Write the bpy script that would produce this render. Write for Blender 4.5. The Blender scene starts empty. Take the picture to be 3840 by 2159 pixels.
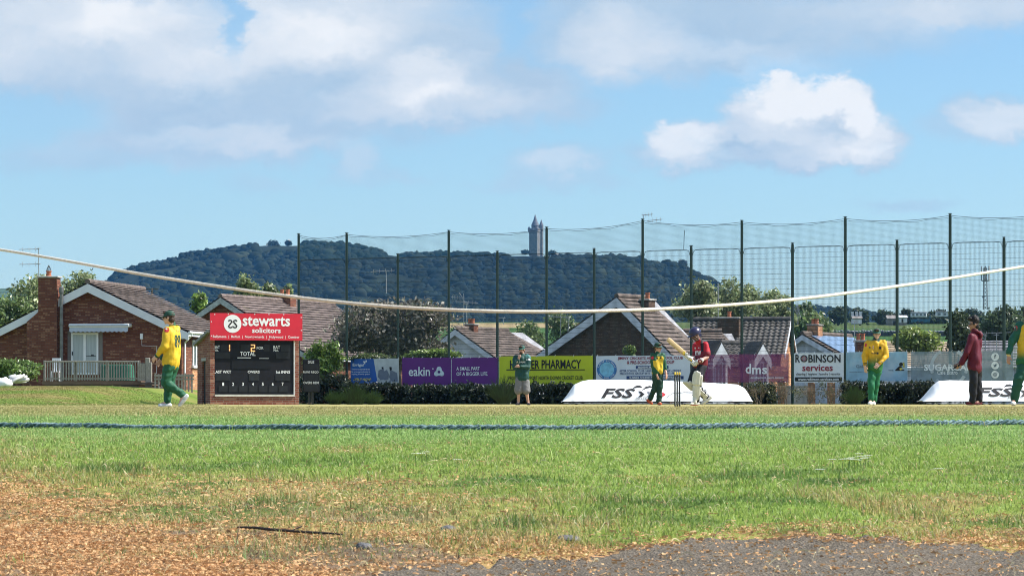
import bpy, bmesh, math, random
import numpy as np
from mathutils import Vector, Matrix
from mathutils.bvhtree import BVHTree
R = math.radians
SC = bpy.context.scene
DENOISE = True
COL = SC.collection
random.seed(7); RNG = np.random.default_rng(7)

# ------------------------------------------------------------------ camera, sky, sun
F, H, ZC = 11000.0, 1506.0, 0.095          # focal length in photo pixels, horizon row, eye height over the field
cam = bpy.data.cameras.new("camera"); camo = bpy.data.objects.new("camera", cam); COL.objects.link(camo)
cam.sensor_width = 36; cam.lens = 36 * F / 3840; cam.shift_y = (H - 1079.5) / 3840
cam.clip_start = 0.5; cam.clip_end = 20000
camo.location = (0, 0, ZC); camo.rotation_euler = (R(90), 0, 0)
cam.dof.use_dof = True; cam.dof.focus_distance = 48; cam.dof.aperture_fstop = 30
SC.camera = camo
SC.view_settings.view_transform = 'Standard'; SC.view_settings.look = 'None'
SC.view_settings.exposure = 0.92; SC.view_settings.gamma = 1
SC.cycles.max_bounces = 5; SC.cycles.transparent_max_bounces = 12; SC.cycles.volume_bounces = 0
SC.cycles.use_denoising = DENOISE; SC.cycles.filter_width = 1.05; SC.cycles.sample_clamp_indirect = 4
SC.cycles.use_adaptive_sampling = False
SUN_AZ, SUN_EL = R(85), R(48)
sd = Vector((math.sin(SUN_AZ) * math.cos(SUN_EL), math.cos(SUN_AZ) * math.cos(SUN_EL), math.sin(SUN_EL)))
sl = bpy.data.lights.new("sun", 'SUN'); sl.energy = 4.6; sl.angle = R(0.5); sl.color = (1, .955, .88)
so = bpy.data.objects.new("sun", sl); COL.objects.link(so)
so.rotation_euler = (-sd).to_track_quat('-Z', 'Y').to_euler(); so.location = (60, 30, 80)


class NT:
    """small helper to write node trees"""
    def __init__(s, tree): s.t = tree; tree.nodes.clear()
    def n(s, kind, **kw):
        nd = s.t.nodes.new(kind)
        for k, v in kw.items(): setattr(nd, k, v)
        return nd
    def put(s, sock, v):
        if isinstance(v, bpy.types.NodeSocket): s.t.links.new(v, sock)
        elif v is not None: sock.default_value = v
    def m(s, op, a, b=None, c=None, clamp=False):
        nd = s.n('ShaderNodeMath', operation=op, use_clamp=clamp)
        for i, v in enumerate((a, b, c)): s.put(nd.inputs[i], v)
        return nd.outputs[0]
    def mr(s, v, a, b, lo=0., hi=1., smooth=True):
        nd = s.n('ShaderNodeMapRange', interpolation_type='SMOOTHSTEP' if smooth else 'LINEAR')
        for i, x in enumerate((v, a, b, lo, hi)): s.put(nd.inputs[i], x)
        return nd.outputs[0]
    def noise(s, vec, scale, detail=3, rough=.55, dist=0., out=0):
        nd = s.n('ShaderNodeTexNoise'); s.put(nd.inputs['Vector'], vec)
        nd.inputs['Scale'].default_value = scale; nd.inputs['Detail'].default_value = detail
        nd.inputs['Roughness'].default_value = rough; nd.inputs['Distortion'].default_value = dist
        return nd.outputs[out]
    def mix(s, f, a, b, mode='MIX'):
        nd = s.n('ShaderNodeMix', data_type='RGBA', blend_type=mode)
        s.put(nd.inputs[0], f)
        for i, v in ((6, a), (7, b)):
            s.put(nd.inputs[i], (v + (1,))[:4] if isinstance(v, tuple) else v)
        return nd.outputs[2]
    def mapping(s, vec, loc=(0, 0, 0), scale=(1, 1, 1)):
        nd = s.n('ShaderNodeMapping'); s.put(nd.inputs[0], vec)
        nd.inputs[1].default_value = loc; nd.inputs[3].default_value = scale
        return nd.outputs[0]
    def xyz(s, x, y, z=0.):
        nd = s.n('ShaderNodeCombineXYZ')
        for i, v in enumerate((x, y, z)): s.put(nd.inputs[i], v)
        return nd.outputs[0]
    def sep(s, v):
        nd = s.n('ShaderNodeSeparateXYZ'); s.put(nd.inputs[0], v); return nd.outputs
    def ramp(s, f, stops):
        nd = s.n('ShaderNodeValToRGB'); s.put(nd.inputs[0], f); e = nd.color_ramp.elements
        while len(e) < len(stops): e.new(.5)
        for el, (p, c) in zip(e, stops): el.position = p; el.color = (c + (1,))[:4]
        return nd.outputs[0]


def srgb(r, g, b):
    f = lambda c: (c / 255 / 12.92) if c < 10.3 else ((c / 255 + .055) / 1.055) ** 2.4
    return (f(r), f(g), f(b))


# the sky: Nishita air with clouds laid out by compass direction and height above the horizon
SKY = 0.12
W = bpy.data.worlds.new("World"); SC.world = W; W.use_nodes = True
def build_world():
    t = NT(W.node_tree)
    tc = t.n('ShaderNodeTexCoord').outputs['Generated']
    x, y, z = t.sep(tc)
    yy = t.m('MAXIMUM', y, .05)
    u = t.m('MULTIPLY', t.m('DIVIDE', x, yy), 11.0)      # thousandths of the view: 1 = one degree-ish step
    v = t.m('MULTIPLY', t.m('DIVIDE', z, yy), 11.0)
    uv = t.xyz(u, v)
    n1 = t.noise(t.mapping(uv, scale=(1, 1.7, 1)), 2.2, 5, .6, out=1)
    n2 = t.noise(t.mapping(uv, (3, 5, 0), (1, 1.4, 1)), 7.0, 7, .66, out=1)
    va = t.n('ShaderNodeVectorMath', operation='MULTIPLY_ADD'); t.put(va.inputs[0], n1); va.inputs[1].default_value = (.34, .20, 0); va.inputs[2].default_value = (-.17, -.10, 0)
    vb = t.n('ShaderNodeVectorMath', operation='MULTIPLY_ADD'); t.put(vb.inputs[0], n2); vb.inputs[1].default_value = (.17, .15, 0); t.put(vb.inputs[2], va.outputs[0])
    vc = t.n('ShaderNodeVectorMath', operation='ADD'); t.put(vc.inputs[0], uv); t.put(vc.inputs[1], vb.outputs[0])
    w = t.n('ShaderNodeVectorMath', operation='ADD'); t.put(w.inputs[0], vc.outputs[0]); w.inputs[1].default_value = (-.085, -.075, 0)
    wv = w.outputs[0]
    k = 3840 / 2576
    def ell(cx, cy, rx, ry, soft):
        cx, cy, rx, ry = (cx * k - 1920) / 1000, (H - cy * k) / 1000, rx * k / 1000, ry * k / 1000
        mp = t.mapping(wv, (-cx / rx, -cy / ry, 0), (1 / rx, 1 / ry, 0))
        ln = t.n('ShaderNodeVectorMath', operation='LENGTH'); t.put(ln.inputs[0], mp)
        return t.mr(ln.outputs['Value'], 1 + soft, max(0., 1 - soft))
    # cover: centre, radii (in the photo's own angular steps), softness, thickness
    D = [(120, 90, 520, 150, .35, .95), (480, 225, 430, 140, .4, .95), (640, 315, 330, 80, .4, .92), (330, 320, 260, 60, .6, .6),
         (270, 388, 230, 42, .5, .62), (1200, 270, 290, 60, .45, .88), (430, 345, 330, 70, .5, .85), (1980, 50, 420, 105, .5, .85), (250, 180, 330, 90, .5, .92), (900, 160, 430, 180, .35, .97), (1150, 225, 330, 95, .35, .95), (850, 20, 330, 120, .4, .93), (820, 320, 260, 28, .6, .5),
         (330, 20, 220, 110, .4, .9), (1560, 90, 230, 110, .4, .9), (1800, 110, 330, 60, .5, .8), (1800, 30, 500, 75, .45, .9),
         (2400, 15, 330, 60, .45, .9), (1720, 150, 220, 50, .5, .8), (2060, 100, 170, 45, .6, .7),
         (1990, 300, 150, 110, .22, 1), (2120, 280, 105, 95, .22, 1), (2010, 350, 240, 75, .25, 1), (2180, 350, 105, 70, .3, .95),
         (1740, 350, 110, 62, .3, .95), (1850, 385, 280, 42, .45, .8), (1990, 240, 75, 55, .25, .95), (2150, 235, 50, 45, .25, .95),
         (2510, 300, 125, 55, .4, .85), (2440, 330, 110, 35, .6, .5), (905, 400, 56, 50, .6, .6), (950, 440, 110, 20, .7, .4), (1395, 415, 115, 44, .6, .68), (1380, 448, 180, 18, .7, .5),
         (650, 450, 85, 24, .7, .35), (2280, 515, 105, 22, .6, .5), (120, 400, 110, 30, .7, .4)]
    dens = None
    for cx, cy, rx, ry, s_, a_ in D:
        e = t.m('MULTIPLY', ell(cx, cy, rx, ry, s_), a_)
        dens = e if dens is None else t.m('MAXIMUM', dens, e)
    # gaps of clear air cut into the bank
    for cx, cy, rx, ry, s_, a_ in [(582, 45, 32, 95, .5, .85), (1282, 60, 42, 110, .6, .7), (110, 290, 150, 55, .5, .8)]:
        dens = t.m('MULTIPLY', dens, t.m('SUBTRACT', 1., t.m('MULTIPLY', ell(cx, cy, rx, ry, s_), a_)))
    # white sunlit heads against grey undersides
    Bq = [(80, 50, 330, 130, .7, .45), (500, 170, 150, 50, .7, .5), (800, 40, 280, 100, .7, .5), (350, 60, 200, 80, .7, .2), (1060, 200, 130, 55, .6, .6), (760, 100, 190, 70, .7, .3),
          (1100, 260, 260, 40, .6, .35), (600, 350, 220, 26, .6, .35), (1560, 110, 130, 75, .7, .5), (1830, 125, 170, 30, .7, .35), (2400, 30, 300, 60, .7, .35),
          (1990, 225, 130, 70, .45, .75), (2145, 240, 70, 60, .45, .7), (2030, 310, 200, 70, .6, .45), (1720, 335, 95, 45, .5, .7), (2190, 330, 70, 60, .5, .35), (2080, 385, 170, 26, .6, .4),
          (2520, 300, 110, 42, .6, .55), (905, 395, 46, 40, .6, .30), (1390, 410, 90, 32, .6, .38), (330, 60, 150, 60, .7, .25), (1750, 390, 130, 20, .6, .3)]
    br = t.m('MULTIPLY', t.m('SUBTRACT', t.noise(t.mapping(wv, (1, 2, 0), (1, 1.8, 1)), 2.6, 6, .62), .5), .75)
    for cx, cy, rx, ry, s_, a_ in Bq:
        br = t.m('ADD', br, t.m('MULTIPLY', ell(cx, cy, rx, ry, s_), a_))
    br = t.m('SUBTRACT', br, t.m('MULTIPLY', ell(2080, 300, 95, 28, .6), .3))
    br = t.m('SUBTRACT', br, t.m('MULTIPLY', ell(1930, 375, 120, 22, .6), .3))
    nz = t.noise(t.mapping(wv, (7, 2, 0), (1, 1.7, 1)), 3.4, 6, .6)
    dens = t.m('MULTIPLY', dens, t.mr(nz, .18, .5, .86, 1.04), clamp=True)
    front = t.mr(y, .1, .3); above = t.mr(z, -.01, .01)
    dens = t.m('MULTIPLY', t.m('MULTIPLY', dens, front), above)
    sky = t.n('ShaderNodeTexSky', sky_type='NISHITA'); sky.sun_disc = False
    sky.sun_elevation = SUN_EL; sky.sun_rotation = SUN_AZ; sky.air_density = 1.0; sky.dust_density = .35; sky.ozone_density = 2.2
    g = 1 / (SKY * 2 ** SC.view_settings.exposure)
    sc_ = lambda c: tuple(q * g for q in c)
    cloud = t.ramp(t.m('ADD', t.m('MULTIPLY', br, .72), .22), [(0, srgb(163, 193, 219)), (.26, srgb(188, 209, 228)), (.52, srgb(214, 225, 236)), (.82, srgb(246, 248, 250))])
    cl = t.n('ShaderNodeVectorMath', operation='SCALE'); t.put(cl.inputs[0], cloud); cl.inputs['Scale'].default_value = g
    tn = t.mix(t.mr(z, .16, .42), SKYTINT, SKYFILL); air = t.mix(1., sky.outputs[0], tn, 'MULTIPLY')
    colr = t.mix(dens, air, cl.outputs[0])
    bg = t.n('ShaderNodeBackground'); t.put(bg.inputs[0], colr); bg.inputs[1].default_value = SKY
    o = t.n('ShaderNodeOutputWorld'); t.put(o.inputs[0], bg.outputs[0])
SKYFILL = (1.75, 1.45, 1.15)     # upper sky brightened and warmed, added to lift the fill light in shade
SKYTINT = (.47, .57, .645)
build_world()
W.cycles.sampling_method = 'MANUAL'; W.cycles.sample_map_resolution = 512

# ------------------------------------------------------------------ helpers: placing, meshes, objects
def P(px, py, d): return Vector(((px - 1920) / F * d, d, ZC + (H - py) / F * d))
def PX(px, d): return (px - 1920) / F * d
def ZY(py, d): return ZC + (H - py) / F * d

_pd = np.array([-60, 0, 3, 5, 7, 9, 12, 15, 18, 24, 31, 60, 200, 300, 400, 500, 600, 800, 1000, 1500, 2300, 3200, 9000.])
_pz = np.array([-.45, -.42, -.42, -.385, -.32, -.24, -.16, -.105, -.06, -.02, 0, 0, 0, 2, 6, 10, 14, 21, 27, 33, 40, 45, 45.])
def _pchip(xs, ys):
    h = np.diff(xs); dl = np.diff(ys) / h; m = np.zeros_like(ys)
    for i in range(1, len(xs) - 1):
        if dl[i - 1] * dl[i] > 0:
            w1, w2 = 2 * h[i] + h[i - 1], h[i] + 2 * h[i - 1]
            m[i] = (w1 + w2) / (w1 / dl[i - 1] + w2 / dl[i])
    def f(x):
        x = np.clip(x, xs[0], xs[-1]); i = np.clip(np.searchsorted(xs, x) - 1, 0, len(h) - 1)
        t = (x - xs[i]) / h[i]; hh = h[i]
        return ((1 + 2 * t) * (1 - t) ** 2 * ys[i] + t * (1 - t) ** 2 * hh * m[i] + t * t * (3 - 2 * t) * ys[i + 1] + t * t * (t - 1) * hh * m[i + 1])
    return f
_prof = _pchip(_pd, _pz)
def sst(a, b, x):
    t = np.clip((x - a) / (b - a), 0, 1); return t * t * (3 - 2 * t)
def vnoise(x, y, seed=0):
    """value noise"""
    xi, yi = np.floor(x).astype(np.int64), np.floor(y).astype(np.int64)
    fx, fy = x - xi, y - yi; fx = fx * fx * (3 - 2 * fx); fy = fy * fy * (3 - 2 * fy)
    def hsh(a, b):
        n = (a * 374761393 + b * 668265263 + seed * 1442695041) & 0x7fffffff
        n = ((n ^ (n >> 13)) * 1274126177) & 0x7fffffff
        return ((n ^ (n >> 16)) & 0xffff) / 65535.
    return (hsh(xi, yi) * (1 - fx) + hsh(xi + 1, yi) * fx) * (1 - fy) + (hsh(xi, yi + 1) * (1 - fx) + hsh(xi + 1, yi + 1) * fx) * fy
def fbm(x, y, seed=0, o=4):
    s = 0; a = .5
    for i in range(o): s = s + a * vnoise(x * 2 ** i, y * 2 ** i, seed + i); a *= .5
    return s / (1 - .5 ** o)
def gz(x, d):
    """height of the ground"""
    x = np.asarray(x, float); d = np.asarray(d, float)
    z = _prof(d)
    bank = sst(72, 108, d) * (1 - sst(400, 700, d)) * (1 - sst(-14.6, -11.6, x + .012 * (d - 100)))
    z = z + .66 * bank
    near = 1 - sst(20, 34, d)
    z = z + near * (fbm(x * .9, d * .9, 3, 3) - .5) * .05 * sst(5, 9, d) * (1 - .7 * sst(13, 16, d))
    z = z + near * (fbm(x * 3.2, d * 2.2, 9, 3) - .5) * (.018 + .035 * (1 - sst(9, 14, d)))
    return z
def px_of(x, d, z=None):
    z = gz(x, d) if z is None else z
    return x / d * F + 1920, H - (z - ZC) / d * F
_dd = np.concatenate([np.linspace(4, 30, 2600), np.linspace(30.1, 120, 1800)])
_yy = H - (_prof(_dd) - ZC) / _dd * F
def d_of(py):
    """distance at which the open ground shows at photo row py (near part)"""
    i = np.argsort(_yy); return np.interp(py, _yy[i], _dd[i])


def mesh_np(name, verts, faces, mat=None, attrs=None, smooth=False):
    """faces: (n,3) or (n,4) array"""
    verts = np.asarray(verts, np.float32); faces = np.asarray(faces, np.int32)
    me = bpy.data.meshes.new(name)
    n, k = faces.shape
    me.vertices.add(len(verts)); me.vertices.foreach_set("co", verts.ravel())
    me.loops.add(n * k); me.loops.foreach_set("vertex_index", faces.ravel())
    me.polygons.add(n); me.polygons.foreach_set("loop_start", np.arange(0, n * k, k, dtype=np.int32))
    me.update(calc_edges=True)
    me.polygons.foreach_set("use_smooth", np.full(n, smooth, dtype=bool))
    for an, arr in (attrs or {}).items():
        arr = np.asarray(arr, np.float32)
        if arr.ndim == 1:
            a = me.attributes.new(an, 'FLOAT', 'POINT'); a.data.foreach_set("value", arr)
        else:
            if arr.shape[1] == 3: arr = np.hstack([arr, np.ones((len(arr), 1), np.float32)])
            a = me.attributes.new(an, 'FLOAT_COLOR', 'POINT'); a.data.foreach_set("color", arr.ravel())
    if mat: me.materials.append(mat)
    return me
def link(name, me, parent=None):
    o = bpy.data.objects.new(name, me); COL.objects.link(o)
    if parent is not None: o.parent = parent
    return o
def tag(o, label=None, cat=None, group=None, kind=None):
    for k, v in (("label", label), ("category", cat), ("group", group), ("kind", kind)):
        if v: o[k] = v
    return o
ROOTM = {}
def thing(name, label, cat, loc=(0, 0, 0), rz=0., group=None):
    o = bpy.data.objects.new(name, None); COL.objects.link(o); o.empty_display_size = .2
    o.location = loc; o.rotation_euler = (0, 0, rz)
    ROOTM[o.name] = (Matrix.Translation(Vector(loc)) @ Matrix.Rotation(rz, 4, 'Z')).inverted()
    return tag(o, label, cat, group)
def root_of(o):
    while o.parent is not None: o = o.parent
    return o
def loc_(o, v): return ROOTM[root_of(o).name] @ Vector(v)
def on_plane(root, px, py, yl=0.):
    """local x, z where the sight line of a photo pixel meets the plane y = yl of a thing's own frame"""
    M = ROOTM[root.name]; o = M @ Vector((0, 0, ZC)); d = M.to_3x3() @ Vector(((px - 1920) / F, 1, (H - py) / F))
    t = (yl - o.y) / d.y; q = o + d * t
    return q.x, q.z


class MB:
    """collects shapes; build() links them as ONE mesh object"""
    def __init__(s): s.v = []; s.f = []; s.uv = {}
    def add(s, vs, fs):
        b = len(s.v); s.v += [tuple(v) for v in vs]; s.f += [tuple(i + b for i in f) for f in fs]; return s
    def box(s, x0, x1, y0, y1, z0, z1, M=None):
        vs = [Vector((x, y, z)) for z in (z0, z1) for y in (y0, y1) for x in (x0, x1)]
        if M is not None: vs = [M @ v for v in vs]
        return s.add(vs, [(0, 2, 3, 1), (4, 5, 7, 6), (0, 1, 5, 4), (2, 6, 7, 3), (0, 4, 6, 2), (1, 3, 7, 5)])
    def bbox(s, x0, x1, y0, y1, z0, z1, b=.01, M=None):
        """box with chamfered vertical and horizontal edges"""
        bm = bmesh.new(); bmesh.ops.create_cube(bm, size=1)
        for v in bm.verts: v.co = ((x0 + x1) / 2 + v.co.x * (x1 - x0), (y0 + y1) / 2 + v.co.y * (y1 - y0), (z0 + z1) / 2 + v.co.z * (z1 - z0))
        bmesh.ops.bevel(bm, geom=bm.edges[:], offset=b, segments=1, affect='EDGES')
        bm.verts.index_update()
        vs = [M @ v.co if M is not None else v.co.copy() for v in bm.verts]; fs = [[v.index for v in f.verts] for f in bm.faces]; bm.free()
        return s.add(vs, fs)
    def tube(s, pts, r, n=8, cap=True):
        pts = [Vector(p) for p in pts]; rs = r if isinstance(r, (list, tuple)) else [r] * len(pts)
        t0 = (pts[1] - pts[0]).normalized(); up = Vector((0, 0, 1)) if abs(t0.z) < .9 else Vector((1, 0, 0))
        a = t0.cross(up).normalized(); vs = []
        for i, p in enumerate(pts):
            t = (pts[min(i + 1, len(pts) - 1)] - pts[max(i - 1, 0)]).normalized()
            a = (a - t * a.dot(t)).normalized(); b = t.cross(a)
            vs += [p + (a * math.cos(2 * math.pi * (j + .5) / n) + b * math.sin(2 * math.pi * (j + .5) / n)) * rs[i] for j in range(n)]
        fs = [(i * n + j, i * n + (j + 1) % n, (i + 1) * n + (j + 1) % n, (i + 1) * n + j) for i in range(len(pts) - 1) for j in range(n)]
        if cap: fs += [tuple(range(n - 1, -1, -1)), tuple((len(pts) - 1) * n + j for j in range(n))]
        return s.add(vs, fs)
    def lathe(s, c, prof, n=20, M=None):
        c = Vector(c); vs = []
        for r, z in prof:
            for j in range(n):
                q = Vector((r * math.cos(2 * math.pi * j / n), r * math.sin(2 * math.pi * j / n), z)); vs.append(c + (M @ q if M is not None else q))
        fs = [(i * n + j, i * n + (j + 1) % n, (i + 1) * n + (j + 1) % n, (i + 1) * n + j) for i in range(len(prof) - 1) for j in range(n)]
        fs += [tuple(range(n - 1, -1, -1)), tuple((len(prof) - 1) * n + j for j in range(n))]
        return s.add(vs, fs)
    def prism(s, poly, y0, y1, M=None):
        """polygon in local x,z extruded along y"""
        n = len(poly); vs = [Vector((x, y, z)) for y in (y0, y1) for x, z in poly]
        if M is not None: vs = [M @ v for v in vs]
        return s.add(vs, [tuple(range(n)), tuple(range(2 * n - 1, n - 1, -1))] + [(i, i + n, (i + 1) % n + n, (i + 1) % n) for i in range(n)])
    def ball(s, c, r, n=14, m=10, M=None):
        r = (r, r, r) if not isinstance(r, (tuple, list)) else r
        c = Vector(c); vs = []
        for i in range(1, m):
            th = math.pi * i / m
            for j in range(n):
                q = Vector((r[0] * math.sin(th) * math.cos(2 * math.pi * j / n), r[1] * math.sin(th) * math.sin(2 * math.pi * j / n), r[2] * math.cos(th)))
                vs.append(c + (M @ q if M is not None else q))
        a = Vector((0, 0, r[2])); vs += [c + (M @ a if M is not None else a), c - (M @ a if M is not None else a)]
        fs = [(i * n + j, (i + 1) * n + j, (i + 1) * n + (j + 1) % n, i * n + (j + 1) % n) for i in range(m - 2) for j in range(n)]
        t, b = len(vs) - 2, len(vs) - 1
        fs += [(t, j, (j + 1) % n) for j in range(n)] + [(b, (m - 2) * n + (j + 1) % n, (m - 2) * n + j) for j in range(n)]
        return s.add(vs, fs)
    def build(s, name, mat, parent=None, smooth=False, world=False):
        vs = s.v
        if world and parent is not None:
            M = ROOTM[root_of(parent).name]; vs = [tuple(M @ Vector(v)) for v in vs]
        me = bpy.data.meshes.new(name); me.from_pydata([tuple(v) for v in vs], [], s.f); me.update()
        bm = bmesh.new(); bm.from_mesh(me); bmesh.ops.recalc_face_normals(bm, faces=bm.faces[:]); bm.to_mesh(me); bm.free()
        if smooth: me.polygons.foreach_set("use_smooth", [True] * len(me.polygons))
        for m in (mat if isinstance(mat, (list, tuple)) else [mat]): me.materials.append(m)
        return link(name, me, parent)


# ------------------------------------------------------------------ materials
MATS = {}
def mat(name, col, rough=.7, var=.18, scale=6., bump=0., bscale=40., spec=.4, metal=0., alpha=1., coord='Object', stretch=(1, 1, 1), col2=None, c2=(.45, .7)):
    if name in MATS: return MATS[name]
    m = bpy.data.materials.new(name); m.use_nodes = True; t = NT(m.node_tree); MATS[name] = m
    vec = t.mapping(t.n('ShaderNodeTexCoord').outputs[coord], scale=stretch)
    n = t.noise(vec, scale, 5, .6)
    c = t.mix(t.mr(n, .3, .7), tuple(q * (1 - var) for q in col), tuple(min(1, q * (1 + var)) for q in col))
    if col2: c = t.mix(t.mr(t.noise(vec, scale * .6, 6, .65), *c2), c, tuple(col2))
    p = t.n('ShaderNodeBsdfPrincipled'); t.put(p.inputs['Base Color'], c); p.inputs['Roughness'].default_value = rough
    p.inputs['Specular IOR Level'].default_value = spec; p.inputs['Metallic'].default_value = metal
    if bump:
        b = t.n('ShaderNodeBump'); b.inputs['Strength'].default_value = bump; b.inputs['Distance'].default_value = .02
        t.put(b.inputs['Height'], t.noise(vec, bscale, 4)); t.put(p.inputs['Normal'], b.outputs[0])
    out = t.n('ShaderNodeOutputMaterial')
    if alpha < 1:
        tr = t.n('ShaderNodeBsdfTransparent'); mx = t.n('ShaderNodeMixShader'); mx.inputs[0].default_value = alpha
        t.put(mx.inputs[1], tr.outputs[0]); t.put(mx.inputs[2], p.outputs[0]); t.put(out.inputs[0], mx.outputs[0])
    else: t.put(out.inputs[0], p.outputs[0])
    return m
def attr_mat(name, rough=.75, spec=.3, transl=0., var=.12, scale=30., bump=0., bscale=60., alpha=1.):
    """base colour from the mesh's own 'col' attribute"""
    if name in MATS: return MATS[name]
    m = bpy.data.materials.new(name); m.use_nodes = True; t = NT(m.node_tree); MATS[name] = m
    a = t.n('ShaderNodeAttribute', attribute_name='col').outputs['Color']
    vec = t.n('ShaderNodeTexCoord').outputs['Object']
    if var:
        n = t.mr(t.noise(vec, scale, 4), .25, .75, 1 - var, 1 + var)
        vm = t.n('ShaderNodeVectorMath', operation='SCALE'); t.put(vm.inputs[0], a); t.put(vm.inputs['Scale'], n); a = vm.outputs[0]
    p = t.n('ShaderNodeBsdfPrincipled'); t.put(p.inputs['Base Color'], a); p.inputs['Roughness'].default_value = rough; p.inputs['Specular IOR Level'].default_value = spec
    if bump:
        b = t.n('ShaderNodeBump'); b.inputs['Strength'].default_value = bump; b.inputs['Distance'].default_value = .02
        t.put(b.inputs['Height'], t.noise(vec, bscale, 4)); t.put(p.inputs['Normal'], b.outputs[0])
    sh = p.outputs[0]
    if transl:
        tl = t.n('ShaderNodeBsdfTranslucent'); t.put(tl.inputs[0], a); mx = t.n('ShaderNodeMixShader'); mx.inputs[0].default_value = transl
        t.put(mx.inputs[1], sh); t.put(mx.inputs[2], tl.outputs[0]); sh = mx.outputs[0]
    if alpha < 1:
        tr = t.n('ShaderNodeBsdfTransparent'); mx = t.n('ShaderNodeMixShader'); mx.inputs[0].default_value = alpha
        t.put(mx.inputs[1], tr.outputs[0]); t.put(mx.inputs[2], sh); sh = mx.outputs[0]
    t.put(t.n('ShaderNodeOutputMaterial').inputs[0], sh)
    return m
def brick_mat(name, c1, c2, mortar, bw=.225, bh=.075, rough=.85, mort=.010, fleck=None):
    if name in MATS: return MATS[name]
    m = bpy.data.materials.new(name); m.use_nodes = True; t = NT(m.node_tree); MATS[name] = m
    tc = t.n('ShaderNodeTexCoord'); x, y, z = t.sep(tc.outputs['Object']); nx, ny, nz = t.sep(tc.outputs['Normal'])
    side = t.m('GREATER_THAN', t.m('ABSOLUTE', nx), t.m('ABSOLUTE', ny))
    uu = t.m('ADD', t.m('MULTIPLY', side, y), t.m('MULTIPLY', t.m('SUBTRACT', 1., side), x))
    vec = t.xyz(uu, z)
    b = t.n('ShaderNodeTexBrick'); t.put(b.inputs['Vector'], vec); b.offset = .5
    b.inputs['Scale'].default_value = 1; b.inputs['Brick Width'].default_value = bw; b.inputs['Row Height'].default_value = bh
    b.inputs['Mortar Size'].default_value = mort; b.inputs['Bias'].default_value = -.1
    b.inputs['Color1'].default_value = c1 + (1,); b.inputs['Color2'].default_value = c2 + (1,); b.inputs['Mortar'].default_value = mortar + (1,)
    c = b.outputs[0]
    # single bricks fired paler or darker than their neighbours
    wn = t.n('ShaderNodeTexWhiteNoise', noise_dimensions='2D')
    row = t.m('FLOOR', t.m('DIVIDE', z, bh)); shift = t.m('MULTIPLY', t.m('MODULO', row, 2.), .5)
    t.put(wn.inputs['Vector'], t.xyz(t.m('FLOOR', t.m('ADD', t.m('DIVIDE', uu, bw), shift)), row))
    c = t.mix(t.m('MULTIPLY', t.mr(wn.outputs[0], .62, .95), t.m('SUBTRACT', 1., b.outputs['Fac'])), c, fleck or tuple(min(1, q * 1.9) for q in c2))
    c = t.mix(t.mr(t.noise(tc.outputs['Object'], .9, 5, .6), .42, .75, 0, .4), c, tuple(q * .55 for q in c1))
    p = t.n('ShaderNodeBsdfPrincipled'); t.put(p.inputs['Base Color'], c); p.inputs['Roughness'].default_value = rough; p.inputs['Specular IOR Level'].default_value = .2
    bp = t.n('ShaderNodeBump'); bp.inputs['Strength'].default_value = .6; bp.inputs['Distance'].default_value = .01; bp.invert = True
    t.put(bp.inputs['Height'], b.outputs['Fac']); t.put(p.inputs['Normal'], bp.outputs[0])
    t.put(t.n('ShaderNodeOutputMaterial').inputs[0], p.outputs[0])
    return m
def tile_mat(name, col, col2, lichen=(.32, .28, .16)):
    if name in MATS: return MATS[name]
    m = bpy.data.materials.new(name); m.use_nodes = True; t = NT(m.node_tree); MATS[name] = m
    vec = t.n('ShaderNodeTexCoord').outputs['Object']
    c = t.mix(t.mr(t.noise(vec, 3.2, 6, .7), .35, .65), col, col2)
    vo = t.n('ShaderNodeTexVoronoi', feature='F1'); t.put(vo.inputs['Vector'], t.mapping(vec, scale=(3.3, 3.3, 3.3))); vo.inputs['Scale'].default_value = 1
    c = t.mix(t.mr(t.sep(vo.outputs['Color'])[0], .2, .9, 0, .55), c, tuple(q * 1.55 for q in col2))
    c = t.mix(t.mr(t.noise(vec, 1.3, 7, .7), .55, .72, 0, .7), c, lichen)
    p = t.n('ShaderNodeBsdfPrincipled'); t.put(p.inputs['Base Color'], c); p.inputs['Roughness'].default_value = .8; p.inputs['Specular IOR Level'].default_value = .25
    t.put(t.n('ShaderNodeOutputMaterial').inputs[0], p.outputs[0])
    return m
M_WHITE = mat('white_paint', (.78, .79, .80), .45, .05, 3)
M_BLACK = mat('black_paint', (.012, .012, .014), .5, .2, 8)
LEAF = attr_mat('leaf', .34, .6, .42, 0)
# ------------------------------------------------------------------ ground, grass, path
def dryness(px, py, x, d):
    edge = np.interp(px, [-400, 0, 700, 1400, 2000, 2600, 3200, 3840, 4300], [1750, 1770, 1815, 1870, 1915, 1960, 1995, 2010, 2025])
    n = fbm(x * 1.3, d * .9, 21, 4) - .5; n2 = fbm(x * 5, d * 3.5, 33, 3) - .5
    dr = .16 * sst(-190, -40, py - edge + n * 300 + n2 * 200) + .84 * sst(-110, 260, py - edge + n * 480 + n2 * 260)
    # tufts that stay green inside the dry strip
    tuft = sst(.46, .60, fbm(x * 2.1 + 7, d * 1.5, 45, 3)) * sst(1500, 2300, px + n * 300)
    dr = dr * (1 - .75 * tuft)
    worn = sst(.54, .66, fbm(x * 1.6 + 3, d * 1.2, 55, 4)) * sst(1720, 1950, py)
    dr = np.maximum(dr, worn * .8)
    return np.where(py > 1550, dr, 0.)
def orange(px, py, x, d):
    b = np.interp(px, [-400, 0, 500, 1000, 1400, 1900, 2600, 3400, 4300], [1830, 1855, 1945, 2005, 2050, 2070, 2015, 2020, 2040])
    return sst(-70, 160, py - b + (fbm(x * 2.2, d * 2, 71, 3) - .5) * 240)
def mixc(a, b, f): return a * (1 - f[:, None]) + b * f[:, None]
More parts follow.
